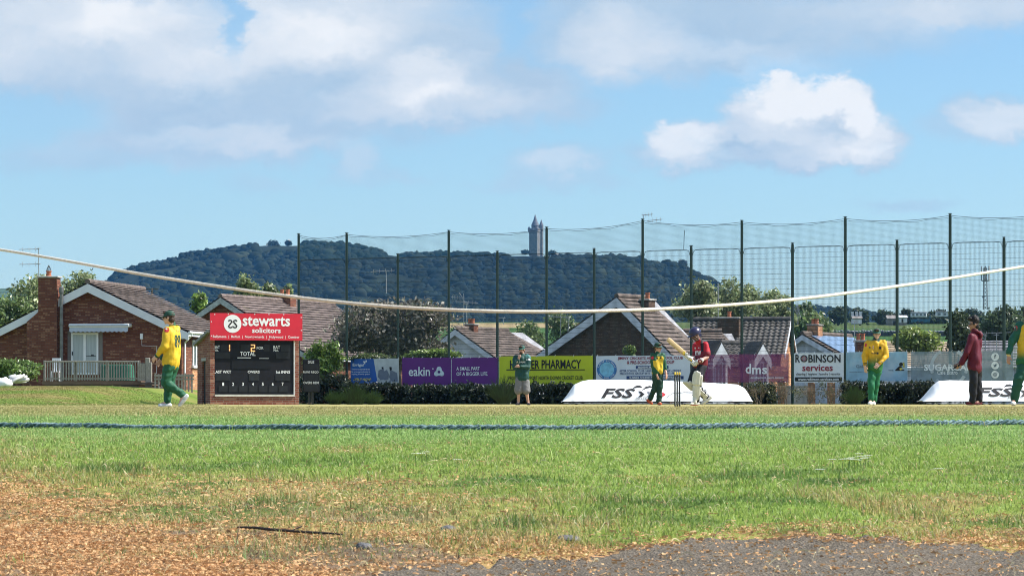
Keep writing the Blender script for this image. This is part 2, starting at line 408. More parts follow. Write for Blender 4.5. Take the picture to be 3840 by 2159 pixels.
def ground_col(x, d):
    z = gz(x, d); px, py = px_of(x, d, z); n = len(x)
    one = lambda c: np.tile(np.array(c), (n, 1))
    lush = mixc(one((.205, .305, .055)), one((.27, .375, .085)), fbm(x * .8, d * .5, 5, 3)); lush = mixc(lush, one((.255, .385, .125)), (1 - sst(14, 17, -d + 30)) * .0 + sst(12.5, 16.5, d) * .8)
    c = mixc(lush, one((.42, .32, .13)), dryness(px, py, x, d))
    green_shade = sst(.55, .66, fbm(x * 2.6 + 11, d * 1.7, 63, 4)) * sst(1680, 1780, py) * (py < 2100); c = mixc(c, one((.085, .165, .035)), green_shade * .75)  # deep green clumps, also painting in the dark of shaded turf ridges
    c = mixc(c, one((.52, .30, .14)), orange(px, py, x, d))
    c = mixc(c, one((.20, .15, .115)), sst(.50, .62, fbm(x * 3, d * 2, 88, 4)) * sst(1880, 1980, py) * .85 * (px < 1900))
    # mown outfield and square beyond the rope: straw bands
    far = sst(20.5, 27, d)
    band = .50 + .42 * np.clip(vnoise(x * .02, d * .22, 12) * 1.2 - .1, 0, 1)
    band = band * np.interp(px, [-500, 600, 2500, 4200], [.75, .9, 1.05, 1.0])
    c = mixc(c, mixc(one((.25, .31, .085)), one((.42, .34, .16)), np.clip(band, 0, 1)), far)
    # the grassed bank at the left, then rough ground, then far fields
    bank = sst(66, 80, d) * (x < -10)
    c = mixc(c, mixc(one((.16, .23, .042)), one((.28, .22, .085)), sst(.40, .66, fbm(x * .5, d * .35, 14, 5)) * .8), bank)
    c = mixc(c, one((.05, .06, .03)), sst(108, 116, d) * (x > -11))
    f2 = sst(200, 260, d)
    fld = mixc(one((.045, .105, .028)), one((.06, .13, .035)), fbm(x * .05, d * .03, 15, 3))
    tan = sst(700, 720, d) * (1 - sst(880, 900, d)) * (x > -60) * (x < 30)
    fld = mixc(fld, one((.36, .28, .15)), tan)
    rough = sst(640, 700, d) * (x > 40); fld = mixc(fld, one((.12, .13, .05)), rough * fbm(x * .03, d * .02, 61, 3))
    c = mixc(c, fld, f2)
    return c
def build_ground():
    ds = np.concatenate([np.linspace(-40, 4.6, 10), 5 * (40 / 5) ** np.linspace(0, 1, 430), 41 * (130 / 41) ** np.linspace(0, 1, 110), 132 * (9000 / 132) ** np.linspace(0, 1, 120)])
    us = np.concatenate([np.linspace(-2.5, -.34, 24), np.linspace(-.33, .33, 480), np.linspace(.34, 2.5, 24)])
    D, U = np.meshgrid(ds, us, indexing='ij'); X = U * np.maximum(D, 12)
    x, d = X.ravel(), D.ravel(); z = gz(x, d)
    n, k = D.shape; i = np.arange(n * k).reshape(n, k)
    f = np.stack([i[:-1, :-1], i[:-1, 1:], i[1:, 1:], i[1:, :-1]], -1).reshape(-1, 4)
    m = attr_mat('turf', .95, .05, 0, .22, 18, .5, 50)
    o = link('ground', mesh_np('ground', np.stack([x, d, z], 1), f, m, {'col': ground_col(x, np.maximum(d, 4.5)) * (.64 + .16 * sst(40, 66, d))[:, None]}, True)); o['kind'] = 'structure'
build_ground()
def tar_edge(px):
    e = np.interp(px, [1300, 1450, 1650, 1850, 2130, 2250, 2400, 2560, 2700, 3000, 3300, 3600, 3840, 4200], [2190, 2135, 2105, 2088, 2100, 2066, 2050, 2018, 2012, 2006, 2018, 2030, 2040, 2050])
    return e + (fbm(px * .012, px * 0, 5, 4) - .5) * 50
def blades():
    V = []; Fc = []; C = []; base = 0
    layers = [(5.6, 8, 9000, .017, .0032), (8, 10, 7000, .017, .0036), (10, 13, 5000, .0165, .0042), (13, 17, 3600, .0165, .005), (17, 23, 1800, .016, .0065), (23, 34, 700, .014, .010), (34, 60, 160, .013, .018), (68, 112, 40, .02, .03)]
    for d0, d1, dens, hh, ww in layers:
        mg = .95 if d1 <= 13 else 2.2; n = int(dens * (d1 - d0) * ((d0 + d1) / 2 * .357 + 2 * mg))
        d = RNG.uniform(d0 ** 2, d1 ** 2, n) ** .5; x = RNG.uniform(-1, 1, n) * (.1785 * d + mg)
        if d0 == 68: x = RNG.uniform(-.19, -.10, n) * d
        z = gz(x, d); px, py = px_of(x, d, z)
        dr = dryness(px, py, x, d); og = orange(px, py, x, d)
        keep = (RNG.random(n) > .25 * dr + .5 * og) & (py < tar_edge(px) - 4)
        x, d, z, px, py, dr, og = (a[keep] for a in (x, d, z, px, py, dr, og)); n = len(x)
        tall = fbm(x * 2.4, d * 1.6, 17, 3)
        h = hh * (.45 + .75 * RNG.random(n)) * (.6 + .9 * tall) * (1 - .35 * og)
        clump = sst(.56, .66, fbm(x * 3.4 + 2, d * 2.2, 41, 3)) * (d < 14.5) * sst(.04, .25, dr); h *= 1 + 1.5 * clump * RNG.random(n)
        h *= np.where(RNG.random(n) < .006, 3.0, 1.)
        a = RNG.uniform(0, 2 * np.pi, n); lean = RNG.uniform(.15, .9, n) + .5 * og
        dx, dy = np.cos(a) * lean * h, np.sin(a) * lean * h
        wa = a + RNG.uniform(-.6, .6, n) + np.pi / 2; w = ww * RNG.uniform(.6, 1.3, n) * .5
        wx, wy = np.cos(wa) * w, np.sin(wa) * w
        b = np.stack([x, d, z - .004], 1); wv = np.stack([wx, wy, 0 * wx], 1)
        mid = b + np.stack([dx * .38, dy * .38, h * .62], 1); tip = b + np.stack([dx, dy, h], 1)
        v = np.stack([b - wv, b + wv, mid + wv * .75, mid - wv * .75, tip + wv * .12, tip - wv * .12], 1).reshape(-1, 3)
        i = base + np.arange(n)[:, None] * 6
        Fc.append(np.concatenate([i + np.array([[0, 1, 2, 3]]), i + np.array([[3, 2, 4, 5]])]))
        base += n * 6
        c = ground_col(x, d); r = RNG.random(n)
        c = c * (.62 + .7 * RNG.random(n))[:, None]
        straw = r < .05 + .36 * dr; c[straw] = np.array([.50, .39, .19]) * (.6 + .6 * RNG.random(straw.sum()))[:, None]
        gr = (r > .90 - .25 * dr) & (d < 30); c[gr] = np.array([.16, .24, .06]) * (.7 + .6 * RNG.random(gr.sum()))[:, None]
        V.append(v); C.append(np.repeat(c, 6, 0))
    m = attr_mat('grass_blade', .5, .4, .4, 0)
    o = link('grass', mesh_np('grass', np.concatenate(V), np.concatenate(Fc), m, {'col': np.concatenate(C)}))
    tag(o, 'short grass, green by the rope and scorched towards the path', 'grass', kind='stuff')
blades()
def litter():
    """dry clippings and needles lying on the worn strip and on the path"""
    V = []; Fc = []; C = []; base = 0
    for d0, d1, dens in ((5.6, 8, 22000), (8, 11, 13000), (11, 15, 5000)):
        n = int(dens * (d1 - d0) * ((d0 + d1) / 2 * .357 + 1.3))
        d = RNG.uniform(d0 ** 2, d1 ** 2, n) ** .5; x = RNG.uniform(-1, 1, n) * (.1785 * d + .65); z = gz(x, d); px, py = px_of(x, d, z)
        og = orange(px, py, x, d); dr = dryness(px, py, x, d); tar = py > tar_edge(px)
        soil = sst(.50, .62, fbm(x * 3, d * 2, 88, 4)) * sst(1880, 1980, py) * (px < 1900)
        keep = RNG.random(n) < (1 - .75 * soil) * np.where(tar, np.where(py < tar_edge(px) + 25, .35, .05), np.clip(og * .9 + dr * .16, 0, 1))
        x, d, z, tar = x[keep], d[keep], z[keep], tar[keep]; n = len(x)
        L = RNG.uniform(.0025, .009, n) * np.where(RNG.random(n) < .03, 2.4, 1.); a = RNG.uniform(0, 2 * np.pi, n); w = RNG.uniform(.0005, .0014, n)
        dx, dy = np.cos(a) * L, np.sin(a) * L; wx, wy = -np.sin(a) * w, np.cos(a) * w
        lift = RNG.uniform(.001, .006, (n, 3)); z = z + .004
        bend = RNG.normal(0, .35, n) * L
        p0 = np.stack([x - dx, d - dy, z + lift[:, 0]], 1); p1 = np.stack([x - np.sin(a) * bend, d + np.cos(a) * bend, z + .5 * lift[:, 1] + .003], 1); p2 = np.stack([x + dx, d + dy, z + lift[:, 2]], 1)
        wv = np.stack([wx, wy, RNG.normal(0, .0015, n)], 1)
        v = np.stack([p0 - wv, p0 + wv, p1 + wv, p1 - wv, p2 + wv * .5, p2 - wv * .5], 1).reshape(-1, 3)
        i = base + np.arange(n)[:, None] * 6; Fc.append(np.concatenate([i + np.array([[0, 1, 2, 3]]), i + np.array([[3, 2, 4, 5]])])); base += 6 * n
        pal = np.array([(.53, .31, .145), (.49, .265, .12), (.56, .36, .18), (.43, .25, .125), (.55, .39, .21), (.28, .175, .10)])
        c = pal[RNG.choice(6, n, p=[.30, .22, .2, .12, .1, .06])] * (.8 + .4 * RNG.random(n))[:, None]
        V.append(v); C.append(np.repeat(c, 6, 0))
    # longer curled straws
    n = 420; d = RNG.uniform(6.5 ** 2, 14 ** 2, n) ** .5; x = RNG.uniform(-.187, .187, n) * d; a = RNG.uniform(0, 2 * np.pi, n); L = RNG.uniform(.03, .085, n); up = RNG.uniform(.008, .04, n); w = RNG.uniform(.0008, .0014, n); z = gz(x, d); K = 7; vs = []
    for j in range(K):
        t = j / (K - 1); aa = a + RNG.uniform(-.2, .2, n) + 1.1 * (t - .5); p = np.stack([x + np.cos(aa) * L * (t - .5), d + np.sin(aa) * L * (t - .5), z + .004 + up * np.sin(np.pi * min(1, t * 1.15))], 1); o_ = np.stack([0 * w, 0 * w, w], 1); vs += [p - o_, p + o_]
    V.append(np.stack(vs, 1).reshape(-1, 3)); i = base + np.arange(n)[:, None] * 2 * K; Fc.append(np.concatenate([i + np.array([[2 * j, 2 * j + 1, 2 * j + 3, 2 * j + 2]]) for j in range(K - 1)])); C.append(np.repeat(np.array([.62, .54, .32]) * (.75 + .4 * RNG.random(n))[:, None], 2 * K, 0))
    o = link('dry_clippings', mesh_np('dry_clippings', np.concatenate(V), np.concatenate(Fc), attr_mat('straw', .75, .2, .15, 0), {'col': np.concatenate(C)}))
    tag(o, 'orange brown dry clippings strewn over the worn strip and path edge', 'dry grass', kind='stuff')
litter()
def path():
    t = None
    m = bpy.data.materials.new('tarmac'); m.use_nodes = True; t = NT(m.node_tree)
    vec = t.n('ShaderNodeTexCoord').outputs['Object']
    vo = t.n('ShaderNodeTexVoronoi'); t.put(vo.inputs['Vector'], vec); vo.inputs['Scale'].default_value = 150
    v = t.sep(vo.outputs['Color'])[0]
    c = t.ramp(v, [(0, (.055, .045, .036)), (.4, (.100, .083, .060)), (.8, (.128, .107, .078)), (1, (.19, .165, .14))])
    c = t.mix(t.mr(t.noise(vec, 3.5, 5, .65), .45, .8, 0, .5), c, (.17, .125, .085))
    p = t.n('ShaderNodeBsdfPrincipled'); t.put(p.inputs['Base Color'], c); p.inputs['Roughness'].default_value = .9; p.inputs['Specular IOR Level'].default_value = .2
    b = t.n('ShaderNodeBump'); b.inputs['Strength'].default_value = .9; b.inputs['Distance'].default_value = .006
    t.put(b.inputs['Height'], t.m('ADD', vo.outputs['Distance'], t.noise(vec, 60, 4))); t.put(p.inputs['Normal'], b.outputs[0]); t.put(t.n('ShaderNodeOutputMaterial').inputs[0], p.outputs[0])
    pxs = np.linspace(1330, 5600, 640); k = 26; rows = []
    for j in range(k):
        e = np.minimum(tar_edge(pxs), 2560); py = e + (2560 - e) * (j / (k - 1)) ** 1.3
        d = d_of(py); x = (pxs - 1920) / F * d; rows.append(np.stack([x, d, gz(x, d) + .006 - (.02 if j == 0 else 0)], 1))
    v = np.concatenate(rows); i = np.arange(len(v)).reshape(k, -1)
    f = np.stack([i[:-1, :-1], i[1:, :-1], i[1:, 1:], i[:-1, 1:]], -1).reshape(-1, 4)
    link('path', mesh_np('path', v, f, m, None, True))['kind'] = 'structure'
    stone = mat('stone_grey', (.12, .12, .125), .9, .35, 30, .5, 60)
    lab = {0: 'dark flat stone half sunk in the dry grass by the path', 1: 'small grey stone beside green tuft left of the path', 2: 'black lump of stone at the edge of the path', 3: 'rounded clod of earth left of the small stone tuft', 4: 'pale pebble lying alone on the tarmac'}
    for j, (px, py, wpx, hpx) in enumerate([(2130, 2030, 95, 26), (1680, 1998, 60, 22), (1465, 2128, 26, 14), (1365, 2072, 62, 26), (3185, 2102, 30, 14)]):
        d = float(d_of(py)); x = PX(px, d); w = wpx / F * d; h = hpx / F * d
        mb = MB(); mb.ball((0, 0, h * .25), (w / 2, w * .4, h * .75), 14, 9)
        mb.v = [tuple(Vector(q) * (1 + .22 * (vnoise(np.array(q[0] * 90 + 5), np.array(q[1] * 90 + q[2] * 70), j) - .5))) for q in mb.v]
        o = mb.build('stone', stone, None, True); o.location = (x, d, float(gz(x, d)))
        tag(o, lab[j], 'stone', 'stones by the path')
    # one dark fallen twig
    pts = [(890, 2017), (960, 2018), (1010, 2024), (1090, 2031), (1160, 2036), (1230, 2038), (1285, 2042)]
    q = []
    for px, py in pts:
        d = float(d_of(py)); x = PX(px, d); q.append((x, d, float(gz(x, d)) + .016))
    q = [(a, b, max(c_, q[0][2] + (q[-1][2] - q[0][2]) * i_ / 6 + .004)) for i_, (a, b, c_) in enumerate(q)]
    mb = MB(); mb.tube(q, [.0028, .004, .0042, .004, .0038, .003, .002], 7); mb.tube([q[3], (q[3][0] + .03, q[3][1] + .015, q[3][2] + .012)], .002, 6)
    tag(mb.build('twig', mat('twig_bark', (.035, .025, .02), .8, .3, 60)), 'thin dark fallen twig lying on the dry grass', 'twig')
path()
def daisies():
    spots = [(3160, 1757), (3182, 1764), (3196, 1750), (3214, 1763), (3228, 1745), (3240, 1756), (3256, 1739), (3205, 1771), (3184, 1755), (3248, 1749), (3222, 1729), (3120, 1760), (3076, 1820), (3520, 1805), (1598, 1742), (1580, 1756), (1560, 1764), (1716, 1785), (2030, 1690)]
    wh = mat('petal', (.82, .82, .8), .6, .05); ye = mat('flower_eye', (.75, .5, .05), .7, .1); st = mat('stem_green', (.07, .14, .03), .6, .2)
    root = None
    for j, (px, py) in enumerate(spots):
        d = float(d_of(py)); x = PX(px, d); L = (x, d, float(gz(x, d)))
        if j < 13: lb = 'white daisy in the thick patch on the right of the lawn'
        elif j == 13: lb = 'lone white daisy in the grass far right of the daisy patch'
        elif j < 18: lb = 'white daisy in the sparse scatter at the middle of the lawn'
        else: lb = 'single white daisy in green grass below the boundary rope middle'
        if j == 12: lb = 'stray white daisy on brown turf just below the thick daisy patch'
        r = thing('daisy', lb, 'flower', L, random.random() * 6, 'daisies in the grass')
        if root is None:
            s = MB(); s.tube([(0, 0, 0), (.002, 0, .03), (0, -.003, .045)], .0012, 5); me = s.build('stem', st, r).data
            p = MB()
            for k in range(13):
                a = 2 * math.pi * k / 13; M = Matrix.Rotation(a, 4, 'Z')
                p.add([M @ Vector(q) for q in ((.003, -.002, .046), (.015, -.005, .05), (.021, 0, .051), (.015, .005, .05), (.003, .002, .046))], [(0, 1, 2, 3, 4)])
            pm = p.build('petals', wh, r).data; e = MB(); e.ball((0, 0, .047), (.005, .005, .003), 8, 6); em = e.build('flower_eye', ye, r).data; root = (me, pm, em)
        else:
            for nm, me in zip(('stem', 'petals', 'flower_eye'), root): link(nm, me, r)
daisies()

# ------------------------------------------------------------------ boundary rope, guy rope
def ropes():
    ys = np.array([(-1400, 1578), (-260, 1590), (0, 1595), (400, 1597), (900, 1600), (1300, 1602), (1900, 1602), (2300, 1600), (2700, 1596), (3200, 1590), (3840, 1583), (4200, 1579), (5200, 1568)], float)
    rad = .019; pts = []
    pxs = np.linspace(-1400, 5200, 2300); py = np.interp(pxs, ys[:, 0], ys[:, 1])
    ker = np.ones(121) / 121; py = np.convolve(np.pad(py, 60, 'edge'), ker, 'valid')
    d = d_of(py + 11); x = (pxs - 1920) / F * d; z = gz(x, d) + rad * .9 + .006 * (fbm(x * 1.5, x * 0, 4) - .3)
    q = np.stack([x, d, z], 1); seg = np.linalg.norm(np.diff(q, axis=0), axis=1); s = np.concatenate([[0], np.cumsum(seg)])
    n = int(s[-1] / .009); ss = np.linspace(0, s[-1], n); q = np.stack([np.interp(ss, s, q[:, k]) for k in range(3)], 1)
    t = np.gradient(q, axis=0); t /= np.linalg.norm(t, axis=1)[:, None]; a = np.cross(t, [0, 0, 1.]); a /= np.linalg.norm(a, axis=1)[:, None]; b = np.cross(a, t)
    r = thing('boundary_rope', 'thick twisted blue boundary rope lying across the lawn', 'rope', tuple(q[len(q) // 2]))
    m = mat('blue_rope', (.06, .115, .13), .8, .3, 70, .6, 260, .2, col2=(.29, .40, .41), c2=(.42, .70))
    o0 = q[len(q) // 2]
    for k in range(3):
        ph = 2 * np.pi * ss / .165 + k * 2 * np.pi / 3
        c = q - o0 + (a * np.cos(ph)[:, None] + b * np.sin(ph)[:, None]) * rad * .58
        mb_n = 8; th = 2 * np.pi * np.arange(mb_n) / mb_n
        v = c[:, None, :] + (a[:, None, :] * np.cos(th)[None, :, None] + b[:, None, :] * np.sin(th)[None, :, None]) * rad * .50
        i = np.arange(n * mb_n).reshape(n, mb_n); i2 = np.roll(i, -1, 1)
        f = np.stack([i[:-1], i2[:-1], i2[1:], i[1:]], -1).reshape(-1, 4)
        link('strand', mesh_np('strand', v.reshape(-1, 3), f, m, None, True), r)
    # pale rope hung across the view close to the camera
    dd = 8.0; k = np.array([(-5200, 300), (-700, 845), (0, 936), (640, 1046), (1000, 1100), (1350, 1140), (1650, 1160), (1920, 1168), (2250, 1166), (2600, 1152), (3000, 1120), (3400, 1068), (3840, 999), (4540, 880), (9000, 250)], float)
    dg = lambda px: dd + 2.4 * min(abs(px - 1920) / 1920, 1.6) ** 2
    xs = np.linspace(-5200, 9000, 900); f = _pchip2(k[:, 0], k[:, 1]); yy = f(xs)
    pts = [(PX(px, dg(px)), dg(px), ZC + (H - py) / F * dg(px)) for px, py in zip(xs, yy)]
    mb = MB(); mb.tube(pts, .0046, 10)
    tag(mb.build('guy_rope', mat('pale_rope', (.80, .72, .58), .85, .12, 60, .4, 300), None, True), 'pale cream rope sagging across the view in front of everything', 'rope')
def _pchip2(x, y):
    g = np.gradient(y, x)
    def f(q):
        i = np.clip(np.searchsorted(x, q) - 1, 0, len(x) - 2); h = x[i + 1] - x[i]; t = (q - x[i]) / h
        return (2 * t**3 - 3 * t**2 + 1) * y[i] + (t**3 - 2 * t**2 + t) * h * g[i] + (-2 * t**3 + 3 * t**2) * y[i + 1] + (t**3 - t**2) * h * g[i + 1]
    return f
ropes()

# ------------------------------------------------------------------ leaves, trees, shrubs
def foliage(name, blobs, n, size, cols, parent, o0, flat=.5, jitter=.35, hang=0.):
    """blobs: (centre, radii) in world; n leaves, each a small kinked blade of its own"""
    c = np.array([b[0] for b in blobs], float); r = np.array([b[1] for b in blobs], float)
    w = (r[:, 0] * r[:, 2]) + (r[:, 1] * r[:, 0]); w /= w.sum()
    k = RNG.choice(len(blobs), n, p=w); dirv = RNG.normal(size=(n, 3)); dirv /= np.linalg.norm(dirv, axis=1)[:, None]
    rad = (.40 + .66 * RNG.random(n) ** .6) * (1 + .24 * RNG.normal(size=n))
    p = c[k] + dirv * r[k] * rad[:, None] - np.array(o0)
    nrm = dirv * .8 + RNG.normal(size=(n, 3)) * .8; nrm /= np.linalg.norm(nrm, axis=1)[:, None]
    a = np.cross(nrm, RNG.normal(size=(n, 3))); a /= np.linalg.norm(a, axis=1)[:, None]
    if hang: a[:, 2] -= hang; a /= np.linalg.norm(a, axis=1)[:, None]
    b = np.cross(nrm, a); s = size * (.55 + .9 * RNG.random(n))[:, None]
    v = np.stack([p - a * s, p + b * s * flat + nrm * s * .12, p + a * s, p - b * s * flat + nrm * s * .12], 1).reshape(-1, 3)
    i = np.arange(n)[:, None] * 4; f = i + np.array([[0, 1, 2, 3]])
    pal = np.array(cols); tone = RNG.normal(0, 1, len(blobs))[k] * .16 + 1
    col = pal[RNG.integers(0, len(pal), n)] * (tone * (1 + jitter * RNG.normal(size=n)))[:, None]
    return link(name, mesh_np(name, v, f, LEAF, {'col': np.repeat(np.clip(col, .008, .9), 4, 0)}), parent)
BARK = mat('bark', (.10, .08, .06), .9, .35, 12, .6, 30)
def blobs_in(c, rad, n, seed, k=.36, lo=-1., up=0.):
    rg = random.Random(seed); out = []
    while len(out) < n:
        q = Vector((rg.uniform(-1, 1), rg.uniform(-1, 1), rg.uniform(lo, 1)))
        if q.length > 1: continue
        s = k * rg.uniform(.6, 1.25) * (1 - .35 * max(0, q.z) * up)
        wx = 1 - up * max(0, q.z) * .7
        out.append((Vector(c) + Vector((q.x * rad[0] * (1 - s) * wx, q.y * rad[1] * (1 - s), q.z * rad[2] * (1 - s))), (rad[0] * s, rad[1] * s, rad[2] * s * .9)))
    return out
G_MID = [(.15, .21, .075), (.105, .165, .055), (.22, .275, .11)]
G_DARK = [(.04, .065, .028), (.06, .085, .036), (.08, .10, .046)]
G_BRIGHT = [(.18, .27, .06), (.25, .34, .08), (.14, .22, .055)]
G_PALE = [(.27, .315, .15), (.38, .42, .23), (.17, .22, .09)]
def tree(label, px0, px1, pt, pb, d, n, leaf, cols, seed, nb=16, group=None, name='tree', base=None, up=.2, k=.36, cat='tree', trunk_r=None, lo=-.8):
    x = PX((px0 + px1) / 2, d); zg = float(gz(x, d)) if base is None else base
    zt, zb = ZY(pt, d), ZY(pb, d); rx = (px1 - px0) / 2 / F * d * 1.13; rz = (zt - zb) / 2 * 1.04; c = Vector((x, d, (zt + zb) / 2))
    if group == 'trees behind the houses': n = int(n * .5); leaf *= .8
    root = thing(name, label, cat, (x, d, zg), 0, group)
    bl = blobs_in(c, (rx, rx * .8, rz), nb, seed, k, lo, up); bl.append((c, (rx * .5, rx * .4, rz * .55)))
    foliage('crown', bl, n, leaf, cols, root, (x, d, zg))
    tr = trunk_r or max(.09, rx * .055); mb = MB(); h = c.z - zg
    rg = random.Random(seed + 1); wob = [Vector((rg.uniform(-.1, .1) * rx * i / 4, 0, zg + h * i / 4)) + Vector((x, d, 0)) for i in range(5)]
    wob[0].z -= .2
    mb.tube(wob, [tr * 1.35, tr, tr * .85, tr * .7, tr * .5], 9)
    for q, rr in bl[:9]:
        s = wob[rg.choice((2, 3, 4))]; mb.tube([s, s.lerp(q, .5) + Vector((0, 0, rr[2] * .15)), q], [tr * .42, tr * .28, tr * .1], 6)
    mb.build('trunk', BARK, root, True, world=True)
    return root
def shrub(label, px0, px1, pt, pb, d, n, leaf, cols, seed, nb=14, group=None, name='shrub', depth=1.2, flat=.5, hang=0., k=.4, stems=7, cat='shrub', zbase=None, box=False):
    x = PX((px0 + px1) / 2, d); zg = float(gz(x, d)) if zbase is None else zbase; zt = ZY(pt, d); zb = max(ZY(pb, d), zg + .02); rx = (px1 - px0) / 2 / F * d; rz = (zt - zb) / 2
    root = thing(name, label, cat, (x, d, zg), 0, group); c = Vector((x, d, (zt + zb) / 2))
    bl = blobs_in(c, (rx, depth / 2, rz), nb, seed, k)
    if box:
        gx = max(3, int(round(rx / rz * 2.2))); bl = [(c + Vector(((i + .5) / gx * 2 * rx - rx, 0, rz * (.5 if j else -.5))), (rx / gx * random.uniform(1., 1.5), depth / 2, rz * random.uniform(.45, .72))) for i in range(gx) for j in (0, 1)]
    # fill the corners so a clipped hedge stays boxy
    rg = random.Random(seed)
    foliage('foliage', bl, n, leaf, cols, root, (x, d, zg), flat, hang=hang)
    mb = MB()
    for i in range(stems):
        q = bl[i % len(bl)][0]; b = Vector((x + rg.uniform(-.6, .6) * rx, d, zg - .05)); mb.tube([b, b.lerp(q, .55) + Vector((rg.uniform(-.1, .1), 0, .05)), q], [.022, .016, .007], 6)
    mb.build('stem', BARK, root, True, world=True)
    return root

# ------------------------------------------------------------------ haze, hills, tower
def haze():
    m = bpy.data.materials.new('haze'); m.use_nodes = True; t = NT(m.node_tree)
    v = t.n('ShaderNodeVolumePrincipled'); v.inputs['Color'].default_value = HAZE_COL + (1,); v.inputs['Density'].default_value = HAZE_D; v.inputs['Anisotropy'].default_value = 0
    t.put(t.n('ShaderNodeOutputMaterial').inputs['Volume'], v.outputs[0])
    mb = MB(); mb.box(-2600, 2600, -70, 6500, -1.6, 300); tag(mb.build('haze', m), 'thin blue air haze between the field and the hill', 'haze', kind='stuff')
HAZE_D, HAZE_COL = 4.2e-5, (.15, .48, 1.0)
haze()
HILL = np.array([(200, 770), (240, 730), (265, 705), (285, 690), (300, 680), (330, 668), (390, 657), (430, 650), (480, 632), (520, 628), (600, 618), (680, 613), (745, 612), (800, 607), (870, 610), (920, 619), (960, 632),
                 (1010, 639), (1080, 634), (1160, 634), (1240, 638), (1330, 637), (1400, 638), (1480, 643), (1540, 643), (1590, 650), (1640, 661), (1680, 668), (1715, 664), (1740, 685), (1790, 703), (1830, 742), (1880, 762), (1950, 770), (2050, 775), (2200, 790)], float) * (3840 / 2576)
def hills():
    pxs = np.linspace(250, 3300, 300); f = np.interp(pxs, HILL[:, 0], HILL[:, 1]); f = np.convolve(np.pad(f, 3, 'edge'), np.ones(7) / 7, 'valid')
    ts = np.linspace(-.15, 1.25, 60); rows = []
    for t in ts:
        d = 2300 + 800 * t; ridge = ZC + (H - (f + 8)) / F * 3100
        sh = np.clip(t, 0, 1) ** 1.15 if t <= 1 else 1 - (t - 1) ** 2 * 1.2
        z = 36 + (ridge - 36) * (sh if t > 0 else 0); x = (pxs - 1920) / F * (2300 + 800 * min(t, 1.05))
        z = z + (fbm(x * .012, np.full_like(x, d) * .012, 8, 4) - .5) * 16 * min(max(t, 0), 1) * (1 if t < .97 else .2)
        if t < 0: z = z - 30
        rows.append(np.stack([x, np.full_like(x, d), z], 1))
    v = np.concatenate(rows); i = np.arange(len(v)).reshape(len(ts), -1); fc = np.stack([i[:-1, :-1], i[:-1, 1:], i[1:, 1:], i[1:, :-1]], -1).reshape(-1, 4)
    m = mat('hill_turf', (.016, .022, .012), .95, .3, .02, spec=.05)
    link('hill', mesh_np('hill', v, fc, m, None, True))['kind'] = 'structure'
    G = v.reshape(len(ts), len(pxs), 3)
    # the wood that covers it: crowns far off, one mass
    bm = bmesh.new(); bmesh.ops.create_icosphere(bm, subdivisions=2, radius=1); iv = np.array([q.co[:] for q in bm.verts]); bm.verts.index_update(); jf = np.array([[q.index for q in p.verts] for p in bm.faces]); bm.free()
    n = 22000; ti = RNG.uniform(4, 51.5, n) ; pi = RNG.uniform(2, len(pxs) - 3, n)
    ridge_n = 1100; ti[:ridge_n] = RNG.uniform(48.5, 50.5, ridge_n); pi[:ridge_n] = RNG.uniform(2, len(pxs) - 3, ridge_n)
    a, b = ti.astype(int), pi.astype(int); fa, fb = (ti - a)[:, None], (pi - b)[:, None]
    c = (G[a, b] * (1 - fa) + G[a + 1, b] * fa) * (1 - fb) + (G[a, b + 1] * (1 - fa) + G[a + 1, b + 1] * fa) * fb
    ppx = c[:, 0] / c[:, 1] * F + 1920
    bare = (ti > 44) & (((ppx > 960) & (ppx < 1130)) | ((ppx > 1905) & (ppx < 2080)) | ((ppx > 1440) & (ppx < 1505)))
    bare |= (fbm(c[:, 0] * .012, c[:, 1] * .008, 91, 4) > .66) & (ti < 46)
    c, ti, ppx = c[~bare], ti[~bare], ppx[~bare]; n = len(c)
    s = RNG.uniform(1.3, 3.4, n) * (.7 + .8 * fbm(c[:, 0] * .01, c[:, 1] * .006, 77, 3)) * np.where(RNG.random(n) < .1, 1.5, 1) * np.where(ti > 47, .62, 1.0)
    s *= RNG.choice([.6, .8, 1, 1.25, 1.5], n); s *= np.where((ti > 47) & (ppx > 1130) & (ppx < 1440), 1.25, 1)
    v = iv[None] * (s[:, None, None] * np.stack([RNG.uniform(.8, 1.5, n), np.ones(n), RNG.uniform(.6, 1.25, n)], 1)[:, None, :]); v *= (1 + .13 * RNG.normal(size=v.shape[:2] + (1,)).clip(-1.8, 1.8))
    v = v + c[:, None, :] + np.array([0, 0, 1.5]); m_ = len(iv)
    f = (jf[None] + (np.arange(n) * m_)[:, None, None]).reshape(-1, 3)
    pal = np.array([(.009, .015, .009), (.012, .018, .009), (.007, .013, .008), (.019, .024, .012)])
    col = np.repeat(pal[RNG.integers(0, 4, n)] * ((.7 + .6 * RNG.random(n)) * (.55 + .9 * fbm(c[:, 0] * .008, c[:, 1] * .006, 19, 4)))[:, None], m_, 0) * (.7 + .6 * RNG.random(n * m_))[:, None]
    o = link('hillside_forest', mesh_np('hillside_forest', v.reshape(-1, 3), f, attr_mat('forest', .9, .05, 0, 0), {'col': col}, True))
    tag(o, 'dark blue green wood covering the far hill below the tower', 'forest', kind='stuff')
    # far hill at the left edge
    pxs = np.linspace(-900, 420, 90); f = np.interp(pxs, [-900, -300, 0, 60, 150, 420], [1040, 1068, 1083, 1079, 1085, 1140]); rows = []
    for k, (d, q) in enumerate([(3300, 0), (3500, .1), (3900, .5), (4300, .9), (4450, 1), (4700, .8)]):
        z = 40 + (ZC + (H - f) / F * 4450 - 40) * q + (fbm(pxs * .05, pxs * 0 + k, 3) - .5) * 6; rows.append(np.stack([(pxs - 1920) / F * d, np.full_like(pxs, d), z], 1))
